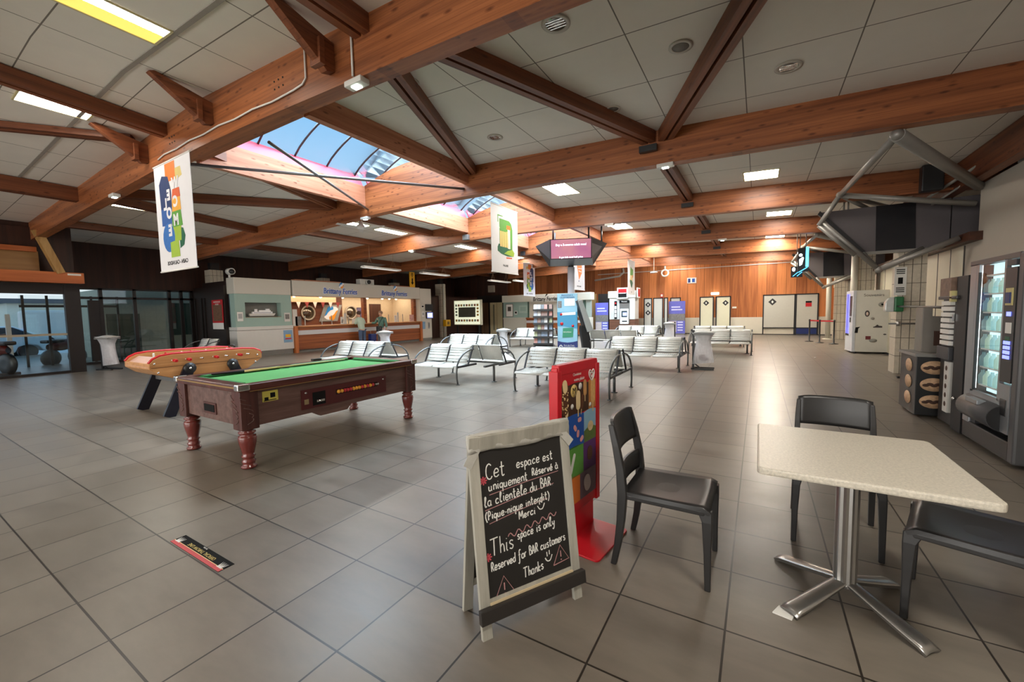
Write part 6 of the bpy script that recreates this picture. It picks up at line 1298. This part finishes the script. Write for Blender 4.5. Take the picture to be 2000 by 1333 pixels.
# snack cabinet with oval pictures
sc_ = thing('snack_cabinet', 'black counter cabinet with oval sandwich pictures beyond the drinks machine', 'cabinet', (1.95, 5.45, 0)); MB().box(0, .78, 0, .72, .03, .82, bev=.006).build('body', BLACK, sc_); MB().box(-.02, .80, -.02, .74, .82, .86, bev=.006).build('top', mat('top_grey', S(130, 128, 124), .4), sc_)
OV = mat('oval_picture', S(196, 160, 126), .6, var=.5, scale=26)
for i, z in enumerate((.68, .45, .22)):
    M_ = frame((.18, -.003, z), (1, 0, 0), (0, 0, 1)) @ Matrix.Diagonal((1.45, .95, 1, 1)); MB().lathe([(.001, 0), (.095, 0), (.095, .004), (.001, .004)], 28, M_).build('oval_picture', OV, sc_)
    b = MB(); [b.ball((.10+.04*k, -.008, z-.01+.015*(k % 2)), .03, 6, (1.2, .15, .7)) for k in range(5)]; b.build('sandwich_print', BROWN, sc_)
    M_ = frame((-.003, .30, z), (0, -1, 0), (0, 0, 1)) @ Matrix.Diagonal((1.45, .95, 1, 1)); MB().lathe([(.001, 0), (.095, 0), (.095, .004), (.001, .004)], 28, M_).build('oval_picture', OV, sc_)
co = thing('coffee_maker', 'grey stepped counter coffee maker on the black snack cabinet', 'appliance', (2.15, 5.85, .86)); MB().prism([(0, 0), (0, .62), (.10, .62), (.10, .50), (.2, .5), (.2, .36), (.3, .36), (.3, 0)], .3, frame((-.1, .15, 0), (1, 0, 0), (0, 0, 1)), .008).build('body', mat('maker_grey', S(118, 112, 104), .45), co); MB().box(.02, .16, -.17, -.15, .1, .3).build('front_plate', BROWN, co)
ur = thing('chrome_urn', 'chrome cylinder dispenser beside the coffee maker on the cabinet', 'dispenser', (2.52, 5.7, .86)); MB().lathe([(.07, 0), (.075, .01), (.075, .36), (.05, .40)], 24).build('cylinder', CHROME, ur); MB().box(-.08, .08, -.08, .08, .42, .85, bev=.01).build('white_box', WHITE, ur); MB().cyl((0, 0, .38), (0, 0, .43), .05).build('neck', BLACK, ur)
gd = thing('hand_dispenser', 'green and clear round dispenser fixed to the block column', 'dispenser', (2.66, 10.02, 1.38)); MB().box(-.02, .14, -.12, .05, 0, .33, bev=.03).build('green_shell', mat('dispenser_green', S(34, 104, 60), .4), gd)
MB().prism([(0, 0), (-.13, .0), (-.15, .04), (-.15, .20), (-.10, .29), (-.03, .33), (0, .33)], .16, frame((-.02, .04, 0), (1, 0, 0), (0, 0, 1)), .02).build('clear_cover', mat('clear_plastic', S(196, 200, 196), .12, var=.15), gd)
tag(MB().cyl((0, 0, 0), (0, 4.1, .04), .022).build('hand_rail', BLACK, None, loc=(2.70, 5.95, 1.46)), 'long black rail from the column to the drinks machine', 'rail')
hb = thing('clamp_bar', 'short grey bar with clamp fixed across the block column', 'bar', (2.72, 10.0, 1.12)); MB().cyl((-.14, 0, 0), (.3, 0, 0), .02).build('bar', GREY, hb); MB().cyl((.02, 0, -.05), (.02, 0, .05), .04).build('clamp', STEEL, hb); MB().box(-.02, .06, 0, .08, -.02, .02).build('fixing', GREY, hb)
ns = thing('column_notice', 'white notice with black pictogram on the block column', 'notice', (2.70, 10.085, 2.05)); M_ = frame((0, 0, 0), (1, 0, 0), (0, 0, 1)); card('sheet', M_, .2, .62, PAPER, ns, .006, .06); b = MB(); [b.box(-.01, .13, .24-.04*i, .26-.04*i, .006, .008, M_) for i in range(3)]; [b.box(-.01, .13, -.16-.04*i, -.14-.04*i, .006, .008, M_) for i in range(3)]; b.box(.02, .10, -.06, .08, .006, .008, M_).build('print', INK, ns)
tag(MB().box(-.11, .11, -.05, .05, 0, .04, bev=.005).build('floor_stop', BLACK, None, loc=(2.72, 9.35, 0)), 'small black bar lying on the floor before the block column', 'bar')
# souvenir machine
sv = thing('souvenir_machine', 'white souvenir vending machine seen from its sticker-covered side', 'machine', (2.72, 15.3, 0), 4)
MB().box(.02, .86, -.40, .42, .05, 2.02, bev=.012).build('cabinet', mat('souvenir_white', S(208, 206, 196), .4, var=.04), sv); MB().box(-.04, .06, -.40, .42, .05, 2.02, bev=.01).build('door', mat('souvenir_door', S(200, 204, 212), .35), sv)
MB().box(-.048, -.03, .0, .34, .62, 1.92).build('lit_window', mat('violet_glow', S(120, 120, 236), .4, emit=1.3, var=.15), sv); [MB().box(-.056, -.046, y-.012, y+.012, .62, 1.92).build('window_bar', mat('bar_violet', S(70, 70, 130), .4), sv) for y in (.11, .23)]; MB().box(-.05, -.03, -.28, -.06, 1.2, 1.85).build('control_panel', mat('control_maroon', S(64, 44, 52), .4), sv); MB().box(-.055, -.03, -.2, -.1, 1.0, 1.15).build('card_reader', BLACK, sv); MB().box(-.05, -.03, 0, .34, .55, .62).build('tray_slot', BLACK, sv)
MV = frame((.44, -.405, 0), (1, 0, 0), (0, 0, 1)); text('lettering', 'Souvenirs', .13, MV @ Matrix.Translation((.03, 1.86, 0)), mat('faded_letters', S(110, 108, 102), .6), sv, depth=.003)
SK = mat('sticker_grey', S(150, 148, 140), .6); DK_ = mat('sticker_dark', S(62, 54, 54), .6, var=.5, scale=30)
def dot(x, z, rx, rz_, m, nm='sticker', dz=0): MB().lathe([(.001, 0), (1, 0), (1, .003), (.001, .003)], 18, MV @ Matrix.Translation((x, z, dz)) @ Matrix.Diagonal((rx, rz_, 1, 1))).build(nm, m, sv)
dot(-.12, 1.28, .06, .10, DK_); dot(-.12, 1.27, .03, .06, mat('skin_print', S(214, 190, 176), .6), 'sticker', .003); dot(.24, 1.56, .10, .07, SK); dot(.24, 1.56, .03, .03, INK, 'sticker', .003); dot(.02, 1.12, .05, .04, SK); dot(.05, .42, .10, .06, SK); dot(.33, .62, .04, .02, DK_)
MB().prism([(.04, .83), (.26, .83), (.26, .88), (.18, .89), (.14, .93), (.08, .87), (.04, .86)], .003, MV).build('sticker', DK_, sv); MB().box(-.14, -.01, .45, .56, 0, .003, MV).build('sticker', mat('sticker_maroon', S(110, 40, 44), .6), sv); MB().prism([(-.42, .66), (-.34, .66), (-.33, .8), (-.28, .86), (-.40, .84)], .003, MV).build('sticker', INK, sv)
for x in (.08, .78):
    for y in (-.3, .3): MB().cyl((x, y, 0), (x, y, .06), .03).build('foot', BLACK, sv)
# ------------------------------------------------------------------ ceiling lights, downlights, speakers
GLOWP = mat('light_panel_glow', (1, .93, .74), .5, emit=PANEL, ecol=(1, .94, .84), var=.02)
def slope_rot(x): return (0, math.atan(.045)*(1 if x > XR else -1), 0)
GLOWF = mat('added_far_glow', (1, .90, .70), .5, emit=PANEL*2.2, ecol=(1, .90, .74), var=.02)  # stronger glow for the added panels that brighten the far end
def panel(x, y, sx, sy, label, name='ceiling_light', dz=0.0, group='recessed ceiling lights', glow=None, oblique=False):
    t = thing(name, label, 'light', (x, y, zc(x)-dz-.004), 0, group); t.rotation_euler = slope_rot(x)
    if oblique:
        MB().box(sx*.08, sx/2, -sy/2, sy/2, -.006, .0).build('diffuser', GLOWP, t); MB().box(-sx/2, sx*.08, -sy/2, sy/2, -.006, .0).build('oblique_diffuser', mat('oblique_yellow', (.80, .60, .12), .5, emit=.9, ecol=(.85, .62, .13)), t)  # yellow part paints the oblique look of the diffuser into its colour
    else: MB().box(-sx/2, sx/2, -sy/2, sy/2, -.006, .0).build('diffuser', glow or GLOWP, t)
    f = MB(); w = .025
    for a in ((-sx/2-w, -sx/2, -sy/2-w, sy/2+w), (sx/2, sx/2+w, -sy/2-w, sy/2+w), (-sx/2, sx/2, -sy/2-w, -sy/2), (-sx/2, sx/2, sy/2, sy/2+w)): f.box(a[0], a[1], a[2], a[3], -.012, .001)
    f.build('frame', mat('light_frame', S(206, 196, 150), .5), t); return t
panel(.09, 8.45, .62, .62, 'glowing square ceiling light at upper right, between third and second beams'); panel(.57, 12.85, .62, .62, 'glowing square ceiling light at right beyond the third beam')
panel(-4.19, 7.46, .6, 1.15, 'glowing ceiling light between second and third beams beside the skylight'); panel(-4.25, 12.9, .62, 1.0, 'glowing ceiling light right of the hanging pink screen')
panel(-5.62, -.55, .42, 1.15, 'large yellow-white ceiling light at the top left corner', oblique=True); panel(-8.65, -.2, .36, .72, 'yellow-white ceiling light left of the nearest beam brackets', );
panel(-13.65, 2.3, .36, 1.15, 'thin glowing ceiling light left of the welcome banner'); panel(-11.3, 6.85, .42, 1.1, 'glowing ceiling light behind the ceiling fan'); panel(-11.25, 8.5, .36, 1.25, 'long glowing ceiling light right of the ceiling fan'); panel(-11.27, 12.9, .36, 1.2, 'glowing ceiling light above the second hanging lamp'); panel(-11.2, 17.2, .36, 1.2, 'small far ceiling light left of the hanging banner')
for x, y in ((-10.5, -5.4), (-3.2, -6.4), (1.5, -1.2), (.6, 17.2), (.6, 21.0), (-4.2, 17.2), (-4.2, 21.2), (-11.2, 20.8), (.3, 24.0), (-4.3, 24.0)): panel(x, y, .62, 1.15, 'added ceiling light out of view or hidden between the beams', glow=GLOWF if 10 < y < 23 and x > -4 else GLOWP)  # unseen panels added to brighten the hall
def downlight(x, y, label, m, r=.12, cat='downlight', name='downlight'):
    t = thing(name, label, cat, (x, y, zc(x)-.002), 0, 'round ceiling fittings'); t.rotation_euler = slope_rot(x)
    MB().lathe([(r*.82, 0), (r*1.18, -.002), (r*1.2, -.012), (r*.86, -.014), (r*.82, 0)], 28).build('trim_ring', mat('ring_white', S(190, 184, 174), .4), t)
    if name == 'downlight': MB().lathe([(.02, -.001), (r*.3, -.004), (r*.84, -.010), (r*.84, -.001)], 28).build('reflector', m, t); b = MB(); [b.bar((-r*.8, -r*.75+r*.3*k, -.011), (r*.8, -r*.75+r*.3*k, -.011), .012, .004) for k in range(1, 5)]; b.build('louvre', CHROME, t)
    else: MB().lathe([(.001, -.010), (r*.84, -.010), (r*.84, -.001), (.001, -.001)], 28).build('mesh_cover', m, t)
RFL = mat('reflector_mirror', (.45, .42, .40), .12, metal=1, var=.5, scale=22); SPK = mat('speaker_mesh', S(120, 116, 110), .6, var=.1, scale=80)
downlight(-1.73, 1.95, 'mirrored round downlight at the top centre right of the nearest beam', RFL, .125); downlight(.35, 3.98, 'mirrored round downlight at upper right beyond the slanting purlin', RFL, .12); downlight(-3.87, 4.07, 'mirrored round downlight near the skylight, before the second beam', RFL, .115)
for x, y, lb in ((-.69, 2.96, 'round ceiling speaker left of the right slanting purlin'), (-3.87, 2.04, 'round ceiling speaker between skylight purlin and long purlin'), (-1.77, 4.02, 'small round ceiling speaker in front of the second beam')): downlight(x, y, lb, SPK, .105 if y < 3.5 else .085, 'speaker', 'ceiling_speaker')
# ------------------------------------------------------------------ hanging strip lamps
def pendant(x, y, label, z, L=2.0, ztop=None):
    t = thing('hanging_lamp', label, 'lamp', (x, y, z), 0, 'white suspended strip lamps')
    MB().prism([(-.14, 0), (-.09, .07), (.09, .07), (.14, 0)], L, frame((0, L/2, 0), (1, 0, 0), (0, 0, 1))).build('housing', WHITE, t); MB().box(-.12, .12, -L/2+.05, L/2-.05, -.006, .0).build('diffuser', mat('lamp_diffuser', S(226, 224, 216), .4, emit=.55), t)
    for s in (-1, 1):
        yy = s*L*.32; MB().cyl((0, yy, zc(x)-z), (0, yy, .42), .006, 6).cyl((0, yy, .42), (0, yy-.18, .06), .004, 6).cyl((0, yy, .42), (0, yy+.18, .06), .004, 6).build('suspension_wire', mat('wire_beige', S(180, 150, 120), .5), t)
pendant(-13.4, 9.9, 'white hanging strip lamp above the left ferry lettering', 3.42, 1.95); pendant(-13.4, 13.2, 'white hanging strip lamp right of the yellow arrow sign', 3.42, 1.95); pendant(-12.9, 18.2, 'white hanging strip lamp half hidden by the small welcome banner', 3.32, 2.2); pendant(-11.9, 19.0, 'white hanging strip lamp left of the screen pole', 3.32, 1.6)
# ------------------------------------------------------------------ ceiling fans
def fan(x, y, z, label, a0):
    t = thing('ceiling_fan', label, 'fan', (x, y, z), a0, 'white ceiling fans'); MB().cyl((0, 0, .1), (0, 0, zc(x)-z), .02, 10).build('rod', WHITE, t); MB().lathe([(.03, -.06), (.10, -.04), (.11, .04), (.05, .10), (.04, .22)], 20).build('motor', WHITE, t)
    for k in range(3):
        M_ = Matrix.Rotation(R(120*k), 4, 'Z') @ Matrix.Rotation(R(10), 4, 'X'); MB().box(.08, .70, -.06, .06, -.006, .006, M_, .004).build('blade', WHITE, t)
fan(-9.5, 5.75, 3.98, 'white ceiling fan under the second beam, left of the skylight', 20); fan(-9.35, 14.0, 3.72, 'white ceiling fan left of the hanging pink screen', 5)
# ------------------------------------------------------------------ hanging banners
BANW = mat('banner_white', S(216, 214, 216), .6, var=.02)
def banner(label, loc, rz, w, h, drops=.1):
    t = thing('hanging_banner', label, 'banner', loc, rz, 'white hanging banners'); MB().box(-w/2, w/2, -.003, .003, -h, 0).build('cloth', BANW, t)
    for z in (0, -h): MB().cyl((-w/2-.01, 0, z), (w/2+.01, 0, z), .014, 10).build('rod', PAPER, t)
    for x in (-w/2+.05, w/2-.05): MB().cyl((x, 0, 0), (x, 0, drops), .004, 6).build('cord', GREY, t)
    return t
def bpoly(t, nm, poly, m, side, dz): return MB().prism(poly, .001, frame((0, -.0035*side, 0), (side, 0, 0), (0, 0, 1)) @ Matrix.Translation((0, 0, dz))).build(nm, m, t)
def welcome(t, w, h, side, town, mirror):
    s = w/1.3; k = -1 if mirror else 1
    P = lambda L: [(x*k*s, -h*.5+y*s) for x, y in L]
    if not mirror: q = lambda L: P(L)
    else: q = lambda L: P(L)[::-1]
    NV = mat('banner_navy', S(40, 56, 96), .6, var=.2, scale=20); MB_ = mat('banner_blue', S(52, 104, 170), .6, var=.25, scale=20); RR = mat('banner_rust', S(206, 92, 50), .6)
    bpoly(t, 'orange_block', q([(-.13, .54), (.23, .54), (.23, .82), (-.13, .82)]), ORANGE, side, .0016); bpoly(t, 'yellow_block', q([(-.36, .56), (-.13, .52), (-.13, .70), (-.32, .70)]), mat('banner_ochre', S(206, 186, 110), .6), side, .0014)
    bpoly(t, 'navy_block', q([(.06, .14), (.46, .14), (.48, .54), (.36, .66), (.14, .62), (.06, .40)]), NV, side, .0018); bpoly(t, 'blue_block', q([(.10, -.14), (.46, -.12), (.46, .14), (.06, .14)]), mat('banner_mid_blue', S(50, 88, 150), .6, var=.2, scale=20), side, .0018)
    bpoly(t, 'red_block', q([(-.26, .26), (.04, .27), (.0, .40), (-.24, .40)]), RR, side, .0018); bpoly(t, 'amber_block', q([(-.26, .06), (.06, .06), (.04, .27), (-.24, .27)]), mat('banner_amber', S(222, 160, 62), .6), side, .0017)
    bpoly(t, 'green_block', q([(-.28, -.18), (.08, -.18), (.08, .06), (-.24, .06)]), GREEN, side, .0018); bpoly(t, 'mid_green_block', q([(-.20, -.40), (.06, -.40), (.08, -.18), (-.22, -.18)]), LIME, side, .0020)
    bpoly(t, 'dark_green_block', q([(-.14, -.52), (-.14, -.20), (-.28, -.22), (-.34, -.34), (-.28, -.48)]), DGREEN, side, .0019); bpoly(t, 'blue_ellipse', q([(.03+.21+.22*cos(R(a)), -.32+.23*sin(R(a))) for a in range(0, 360, 20)]), MB_, side, .0022); bpoly(t, 'leaf_block', q([(-.12, -.64), (.20, -.64), (.20, -.40), (-.10, -.38)]), mat('banner_leaf', S(150, 178, 62), .6), side, .0026)
    fr = lambda x, z: frame((0, -.0035*side, 0), (side, 0, 0), (0, 0, 1)) @ Matrix.Translation((x*k*s, -h*.5+z*s, .0034)) @ Matrix.Diagonal((k, 1, 1, 1))
    for ch, x, z, sz in (('W', -.11, .48, .22), ('E', .15, .33, .22), ('L', .29, .20, .24), ('C', -.08, .20, .22), ('O', .17, .05, .23), ('M', -.06, -.08, .23), ('E', .17, -.22, .24)): text('letter', ch, sz*s, fr(x, z), BANW, t, depth=.001, offset=.012*s)
    text('caption', town, .085*s, frame((0, -.0035*side, 0), (side, 0, 0), (0, 0, 1)) @ Matrix.Translation((0, -h*.93, .001)) @ Matrix.Diagonal((k, 1, 1, 1)), INK, t, depth=.001, offset=.002)
b1_ = banner('large white welcome banner seen mirrored from behind, hung from the nearest beam', (-7.97, .88, 4.04), 0, 1.33, 1.73, .02); welcome(b1_, 1.33, 1.73, 1, 'CAEN - CALVADOS', True)
b3_ = banner('small far white welcome banner above the closed ferry desk', (-10.6, 17.6, 4.15), 90, 1.3, 1.75, .3); welcome(b3_, 1.3, 1.75, 1, 'CAEN - CALVADOS', False)
b2_ = banner('white banner with green castle picture under the second skylight', (-5.4, 6.8, 4.14), 90, 1.25, 1.62, .12)
bpoly(b2_, 'frame_line', [(-.34, -.40), (-.34, -.22), (-.10, -.22), (-.10, -.24), (-.31, -.25), (-.31, -.40)], GREEN, 1, .0006); bpoly(b2_, 'green_field', [(-.26, -1.05), (.34, -1.05), (.36, -.50), (.30, -.36), (.20, -.30), (-.26, -.30)], GREEN, 1, .0008)
bpoly(b2_, 'base_green', [(-.36, -1.0), (-.30, -.92), (.28, -1.0), (.36, -1.08), (.36, -1.18), (.1, -1.2), (-.2, -1.16), (-.36, -1.10)], DGREEN, 1, .0012); bpoly(b2_, 'lime_bush', [(-.06, -1.14), (.40, -1.18), (.44, -1.08), (.34, -1.0), (.1, -1.06)], LIME, 1, .0016)
for i in range(4): bpoly(b2_, 'wall_slab', [(-.24+.10*i, -.98), (-.16+.10*i, -.98), (-.16+.10*i, -.60+.02*(i == 3)), (-.24+.10*i, -.60+.02*(i == 3))], mat('banner_sand', S(226, 186, 116), .6), 1, .0018)
bpoly(b2_, 'tower', [(.12, -1.0), (.24, -1.0), (.24, -.50), (.12, -.50)], mat('tower_pale', S(226, 216, 206), .6), 1, .0018); bpoly(b2_, 'tower_cap', [(.06, -.52), (.26, -.52), (.26, -.42), (.08, -.42)], ORANGE, 1, .0020); bpoly(b2_, 'cloud', [(-.40, -.52), (-.24, -.54), (-.30, -.46)], PAPER, 1, .002); bpoly(b2_, 'red_stroke', [(.04, -1.26), (.32, -1.24), (.32, -1.21), (.04, -1.22)], mat('banner_rust', (0, 0, 0)), 1, .001); text('caption', 'FALAISE', .07, frame((0, -.004, -1.44), (1, 0, 0), (0, 0, 1)), INK, b2_, depth=.001, offset=.002)
b4_ = banner('white banner with orange castle picture behind the screen pole', (-6.6, 14.75, 4.2), 90, 1.35, 1.75, 1.4)
bpoly(b4_, 'orange_shape', [(-.3, -.55), (.32, -.52), (.34, -1.0), (.0, -1.32), (-.12, -.95), (-.2, -.8)], mat('banner_orange', S(224, 130, 66), .6, var=.2, scale=12), 1, .0008); bpoly(b4_, 'brick_lines', [(-.10, -.85), (.32, -.83), (.32, -.80), (-.1, -.82)], PAPER, 1, .0012); bpoly(b4_, 'brick_lines', [(-.04, -.95), (.30, -.98), (.30, -.95), (-.04, -.92)], PAPER, 1, .0012); bpoly(b4_, 'blue_mark', [(-.06, -1.40), (.02, -1.40), (.02, -1.34), (-.04, -1.34)], NAVY, 1, .001); text('caption', 'DIVES-SUR-MER', .07, frame((0, -.004, -1.6), (1, 0, 0), (0, 0, 1)), INK, b4_, depth=.001, offset=.002)
b5_ = banner('white banner with green picture hanging above the bank machine', (-5.4, 18.75, 4.0), 90, 1.3, 1.68, .3)
bpoly(b5_, 'green_field', [(-.24, -.76), (.3, -.8), (.32, -.42), (.1, -.4), (-.2, -.3)], GREEN, 1, .0008); bpoly(b5_, 'sand_field', [(-.28, -1.0), (.2, -1.0), (.26, -.74), (-.2, -.72)], BEIGE, 1, .001); bpoly(b5_, 'dark_green', [(-.3, -1.05), (-.1, -1.3), (.1, -1.36), (.26, -1.1), (.1, -.98), (-.28, -.96)], DGREEN, 1, .0012); bpoly(b5_, 'accent', [(.14, -.84), (.26, -.84), (.26, -.7), (.14, -.7)], ORANGE, 1, .0014); text('caption', 'ORNE', .07, frame((0, -.004, -1.56), (1, 0, 0), (0, 0, 1)), INK, b5_, depth=.001)
# small items up high
tag(MB().box(-.12, .12, -.06, .06, -.09, .09, bev=.02).build('projector_box', GREY, None, loc=(-8.55, 9.34, 4.12)), 'small grey device on the third beam beside the skylight corner', 'device')
tag(MB().box(-.10, .10, -.06, .06, -.09, .09, bev=.02).build('projector_box', DKGREY, None, loc=(-8.75, 13.64, 4.08)), 'small dark device on the fourth beam left of the castle banner', 'device')

# ------------------------------------------------------------------ the two customers
def skin(name, verts, edges, m, parent, sub=2, root=0):
    me = bpy.data.meshes.new(name); me.from_pydata([v[:3] for v in verts], edges, []); o = bpy.data.objects.new(name, me); COL.objects.link(o)
    o.modifiers.new('skin', 'SKIN').use_smooth_shade = True; md = o.modifiers.new('sub', 'SUBSURF'); md.levels = md.render_levels = sub
    if not me.skin_vertices: bpy.context.view_layer.objects.active = o
    sv_ = me.skin_vertices[0].data
    for i, v in enumerate(verts): sv_[i].radius = (v[3], v[4] if len(v) > 4 else v[3]); sv_[i].use_root = (i == root)
    me.materials.append(m); o.parent = parent; return o
SKIN = mat('skin', S(206, 160, 134), .5, var=.06)
def person(label, loc, rz, jacket, trousers, hair, pose):
    """faces +x; one continuous body in skin, clothes over it"""
    t = thing('person', label, 'person', loc, rz)
    b, head, arms = pose['lean'], pose['head'], pose['arms']
    hip = Vector((0, 0, .86)); ch = Vector((b, 0, 1.20)); nk = Vector((b*1.5, 0, 1.40)); hd = nk+Vector(head)
    V = [(hip.x, 0, .86, .10, .075), (b*.5, 0, 1.03, .09, .07), (ch.x, 0, 1.22, .10, .07), (nk.x, 0, 1.385, .055), (hd.x-.01, hd.y, hd.z-.06, .062), (hd.x+.0, hd.y, hd.z+.03, .092, .082), (hd.x, hd.y, hd.z+.12, .062)]
    E = [(0, 1), (1, 2), (2, 3), (3, 4), (4, 5), (5, 6)]; AV, AE, LV, LE = [], [], [], []
    for s in (-1, 1):
        i = len(V); V += [(.0, s*.095, .80, .085), (.01, s*.10, .46, .058), (-.02, s*.10, .09, .042), (.10, s*.115, .035, .038)]; E += [(0, i), (i, i+1), (i+1, i+2), (i+2, i+3)]
        i = len(V); sh_ = (nk.x-.01, s*.175, 1.335); el, wr, hn = arms[0 if s < 0 else 1]; V += [(*sh_, .050), (*el, .042), (*wr, .034), (*hn, .030, .018)]; E += [(2, i), (i, i+1), (i+1, i+2), (i+2, i+3)]
    body = skin('body', V, E, SKIN, t)
    for s in (0, 1):      # fingers
        el, wr, hn = [Vector(q) for q in arms[s]]; d = (hn-wr).normalized(); sd = d.cross(Vector((0, 0, 1))); sd = sd.normalized() if sd.length > .01 else Vector((0, 1, 0))
        for k, (off, L) in enumerate(((-.024, .06), (-.008, .07), (.008, .068), (.024, .055))): f0 = hn+sd*off; MB().tube([f0, f0+d*L*.5-Vector((0, 0, .004)), f0+d*L-Vector((0, 0, .016))], [.0085, .008, .006], 6).build('finger', SKIN, body)
        MB().tube([wr+d*.03+sd*.02, wr+d*.05+sd*.045, hn+d*.01+sd*.05], [.010, .009, .007], 6).build('thumb', SKIN, body)
    # jacket, trousers, shoes, hair, face
    J = [(hip.x, 0, .78, .175, .14), (b*.5, 0, 1.02, .165, .13), (ch.x, 0, 1.23, .185, .13), (nk.x-.01, 0, 1.37, .085)]; JE = [(0, 1), (1, 2), (2, 3)]
    for s in (-1, 1):
        i = len(J); el, wr, hn = arms[0 if s < 0 else 1]; J += [(nk.x-.01, s*.175, 1.33, .082), (*el, .066), (*[wr[q]*.9+el[q]*.1 for q in range(3)], .050)]; JE += [(2, i), (i, i+1), (i+1, i+2)]
    skin('jacket', J, JE, jacket, t)
    T = [(hip.x, 0, .92, .145, .115)]; TE = []
    for s in (-1, 1): i = len(T); T += [(.0, s*.098, .76, .105), (.01, s*.105, .45, .080), (-.02, s*.105, .10, .072)]; TE += [(0, i), (i, i+1), (i+1, i+2)]
    skin('trousers', T, TE, trousers, t)
    for s in (-1, 1): MB().grid(lambda u, v: (-.09+.25*u, s*.108+.045*sin(pi*(.1+.8*u))*cos(2*pi*v), .035+.035*sin(2*pi*v)), 8, 10).build('shoe', BLACK, t)
    fd = Vector(pose['look']).normalized(); sd = Vector((-fd.y, fd.x, 0)).normalized()
    hair_m = MB(); c0 = Vector((hd.x, hd.y, hd.z+.045))-fd*.02
    hair_m.ball(tuple(c0+Vector((0, 0, .028))), .107, 14, (1, 1, .92)); ho = hair_m.build('hair', hair, t)
    up = Vector((0, 0, 1)); up = (up-fd*up.dot(fd)).normalized()
    for s in (-1, 1): MB().ball(tuple(Vector(hd)+fd*.088+sd*s*.032+up*.03), .012, 8).build('eye', INK, body); MB().ball(tuple(Vector(hd)+sd*s*.088+up*.015), .024, 8, (.6, .6, 1)).build('ear', SKIN, body)
    MB().ball(tuple(Vector(hd)+fd*.082+up*.02), .05, 10, (1, 1, 1.2)).build('face', SKIN, body); MB().ball(tuple(Vector(hd)+fd*.125+up*.0), .018, 8, (1, 1, 1.3)).build('nose', SKIN, body); MB().ball(tuple(Vector(hd)+fd*.115-up*.04), .018, 8, (1, 1.4, .4)).build('mouth', mat('lips', S(150, 84, 76), .5), body)
    MB().tube([tuple(Vector((nk.x, 0, 1.40))+Vector((.085*cos(a*pi/5), .095*sin(a*pi/5), .0))) for a in range(10)], .032, 8, True).build('collar', jacket, t)
    return t
PG = mat('pale_green_jacket', S(186, 204, 186), .8, var=.08, bump=.2); DG = mat('sea_green_jacket', S(92, 128, 116), .8, var=.1, bump=.2)
p1_ = person('person in pale green jacket and blue jeans leaning over the ferry counter', (-15.98, 10.85, 0), 180, PG, mat('blue_jeans', S(82, 100, 128), .85, var=.2, scale=30), mat('brown_hair', S(76, 54, 46), .8, var=.3, scale=40),
             {'lean': .10, 'head': (.07, 0, .155), 'look': (1, 0, -.35), 'arms': [((.12, -.27, 1.12), (.30, -.16, 1.17), (.37, -.13, 1.165)), ((.12, .27, 1.12), (.30, .16, 1.17), (.37, .13, 1.165))]})
p2_ = person('person in sea green jacket and white trousers with a black shoulder bag', (-15.82, 11.86, 0), -62, DG, mat('white_trousers', S(206, 204, 206), .85, var=.08), mat('grey_hair', S(150, 124, 106), .8, var=.2, scale=40),
             {'lean': .0, 'head': (.03, 0, .155), 'look': (1, -.15, -.05), 'arms': [((-.02, -.30, 1.12), (.02, -.50, 1.14), (.03, -.57, 1.15)), ((.02, .27, 1.08), (.08, .28, .86), (.09, .28, .79))]})
MB().tube([(.0, -.0, 1.40), (-.06, -.02, 1.38), (-.11, .0, 1.36), (-.06, .05, 1.40)], .05, 8).build('hood', DG, p2_); MB().tube([(.02, .13, 1.42), (.15, .04, 1.25), (.16, -.06, 1.05), (.15, -.10, .95)], .012, 6).build('bag_strap', BLACK, p2_)
bg = thing('shoulder_bag', 'black shoulder bag hanging at the front of the person in sea green', 'bag', (-15.70, 11.62, .68)); MB().box(-.06, .06, -.14, .14, 0, .30, bev=.03).build('body', BLACK, bg); MB().ball((.065, .02, .2), .02, 8).build('clasp', CHROME, bg)
su = thing('suitcase', 'dark navy suitcase standing between the two customers', 'suitcase', (-15.85, 11.32, 0)); MB().box(-.11, .11, -.16, .16, .05, .62, bev=.03).build('body', NAVY, su); [MB().cyl((x, -.13, .025), (x, .13, .025), .025, 10).build('wheel', BLACK, su) for x in (-.08, .08)]; MB().tube([(0, -.09, .6), (0, -.09, .78), (0, .09, .78), (0, .09, .6)], .01, 6).build('handle', STEEL, su)
rb2 = thing('travel_bag', 'dark red travel bag on the floor in front of the person in sea green', 'bag', (-15.60, 11.52, 0)); MB().box(-.13, .13, -.12, .12, 0, .32, bev=.05).build('body', mat('dark_red_cloth', S(132, 44, 40), .8), rb2); MB().tube([(0, -.08, .3), (0, -.04, .42), (0, .04, .42), (0, .08, .3)], .012, 6).build('handle', BLACK, rb2)
tag(MB().ball((0, 0, .015), .022, 8, (1.2, 1, .6)).build('paper_scrap', PAPER, None, loc=(1.57, 12.92, 0)), 'tiny white paper scrap on the open floor before the barrier posts', 'litter')
